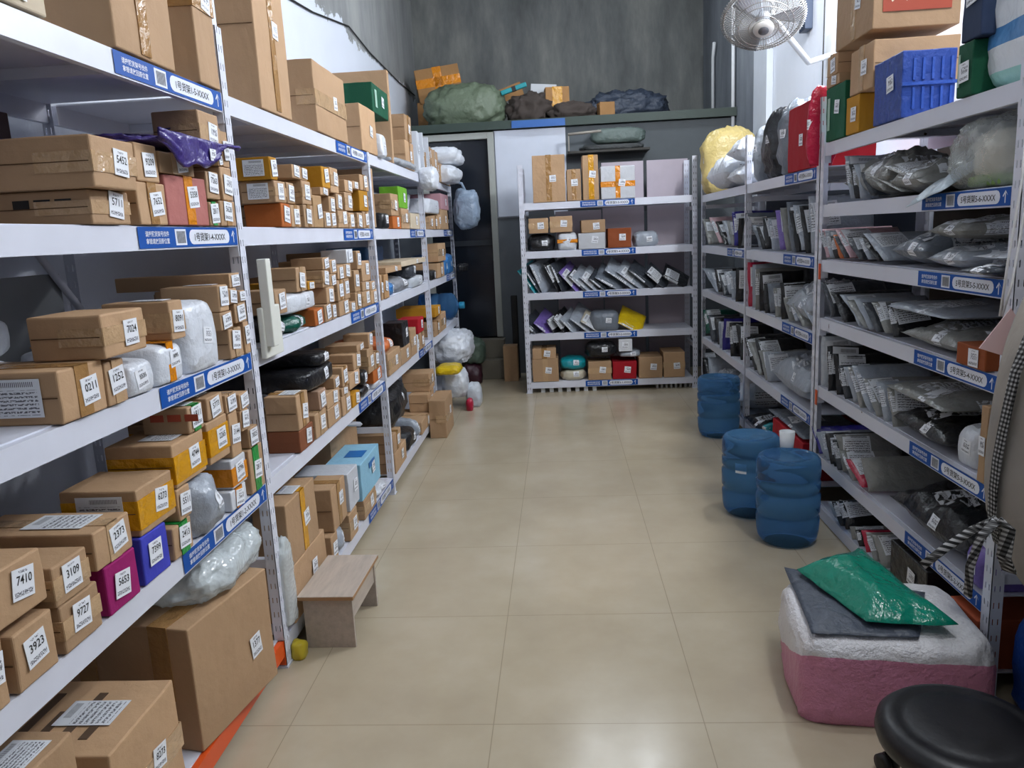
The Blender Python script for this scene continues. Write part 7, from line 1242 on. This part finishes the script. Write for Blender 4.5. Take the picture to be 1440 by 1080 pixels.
# trousers
tr=plain('dark_trousers','#171c2a',.8)
skinbody('trousers',[(0,0,.93),(0,0,.86),(0,.09,.78),(.02,.09,.45),(-.02,.09,.10),(0,-.09,.78),(0,-.09,.45),(-.05,-.09,.10)],[(0,1),(1,2),(2,3),(3,4),(1,5),(5,6),(6,7)],[(.15,.13),(.15,.13),.105,.085,.07,.105,.085,.07],tr,fig)
for s,x in ((1,-.02),(-1,-.05)):
    o=obj('shoe',blob_mesh(.26,.10,.10,random.Random(5),.6,.01,14),plain('shoe_black','#141416',.5),fig,smooth=True); o.location=(x+.05,s*.095,0)
# smock: lofted rings
sm=NT('smock_grey_beige'); v=sm.coord(); sm.set(Base_Color=sm.mix(sm.noise(5,5,v),srgb('#aaa297'),srgb('#84807d')),Roughness=.9); sm.bump(sm.noise(9,4,v),.4,.02); sm=sm.m
gg=NT('gingham'); v=gg.coord(); s=gg.n('ShaderNodeSeparateXYZ'); gg.l(v,s.inputs[0])
st_=lambda o_:gg.math('GREATER_THAN',gg.math('FRACT',gg.math('MULTIPLY',o_,95)),.5)
gg.set(Base_Color=gg.mix(gg.math('MINIMUM',1,gg.math('MULTIPLY',gg.math('ADD',st_(gg.math('ADD',s.outputs[0],s.outputs[1])),st_(s.outputs[2])),.8)),srgb('#a8a8a8'),srgb('#0c0c0e')),Roughness=.9); gg=gg.m
rings=[(.47,.155,.21,-.03),(.55,.20,.235,-.035),(.65,.245,.25,-.03),(.78,.265,.245,-.015),(.90,.262,.235,-.01),(1.02,.255,.23,-.005),(1.12,.235,.225,.0),(1.22,.20,.225,.01),(1.32,.14,.20,.02),(1.38,.08,.11,.04)]
def loft_rings(rings,seed,amp=.012,seg=64):
    bm=bmesh.new(); rr=[]
    for z,rx,ry,cx in rings:
        rr.append([bm.verts.new((cx+rx*math.cos(t)*(1+amp*math.sin(5*t+z*7)*2+.02*noise.noise(Vector((math.cos(t)*3,math.sin(t)*3,z*5)))),ry*math.sin(t)*(1+amp*math.sin(7*t+z*5)),z+ (0.02*math.sin(3*t) if z<.5 else 0))) for t in [2*PI*k/seg for k in range(seg)]])
    for i in range(len(rr)-1):
        for k in range(seg): bm.faces.new((rr[i][k],rr[i][(k+1)%seg],rr[i+1][(k+1)%seg],rr[i+1][k]))
    return bm
o=obj('smock',loft_rings(rings,1),sm,fig,smooth=True); so=o.modifiers.new('s','SOLIDIFY'); so.thickness=.006; ss=o.modifiers.new('ss','SUBSURF'); ss.levels=1; ss.render_levels=1
for s in (-1,1):
    skinbody('sleeve',[(.02,s*.12,1.34),(.02,s*.17,1.30),(.06,s*.215,1.10),(.20,s*.185,1.01)],[(0,1),(1,2),(2,3)],[.07,.075,.062,.05],sm,fig)
def band(pts,wd,nm,m,par):
    bm=bmesh.new(); pts=[Vector(p) for p in pts]; row=[]
    for i,p in enumerate(pts):
        d=(pts[min(i+1,len(pts)-1)]-pts[max(i-1,0)]).normalized(); nn=Vector((p.x,p.y,0)).normalized() if Vector((p.x,p.y,0)).length>.01 else Vector((-1,0,0)); sd=d.cross(nn).normalized()*wd/2
        row.append((bm.verts.new(p-sd),bm.verts.new(p+sd)))
    for i in range(len(row)-1): bm.faces.new((row[i][0],row[i][1],row[i+1][1],row[i+1][0]))
    o=obj(nm,bm,m,par,smooth=True); so=o.modifiers.new('s','SOLIDIFY'); so.thickness=.004; so.offset=0; return o
def onring(z,t,off=.014):
    for i in range(len(rings)-1):
        if rings[i][0]<=z<=rings[i+1][0]:
            f=(z-rings[i][0])/(rings[i+1][0]-rings[i][0]); a=[rings[i][k]*(1-f)+rings[i+1][k]*f for k in range(4)]
            return (a[3]+(a[1]+off)*math.cos(t),(a[2]+off)*math.sin(t),z)
band([onring(.60+.07*k,R(181+1.0*k)) for k in range(11)],.030,'checked_trim',gg,fig)
rel=lambda x,y,z:(x-PX,y-PY,z)
band([rel(.93,1.60,.70),rel(.90,1.61,.735),rel(.86,1.615,.71),rel(.81,1.62,.669),rel(.768,1.63,.624)],.018,'apron_tie',gg,fig)
band([rel(.90,1.60,.735),rel(.87,1.60,.70),rel(.855,1.605,.63),rel(.858,1.61,.56)],.018,'apron_tie',gg,fig)
band([rel(.90,1.60,.735),rel(.92,1.59,.72),rel(.915,1.59,.66),rel(.935,1.60,.62)],.03,'apron_bow',gg,fig)
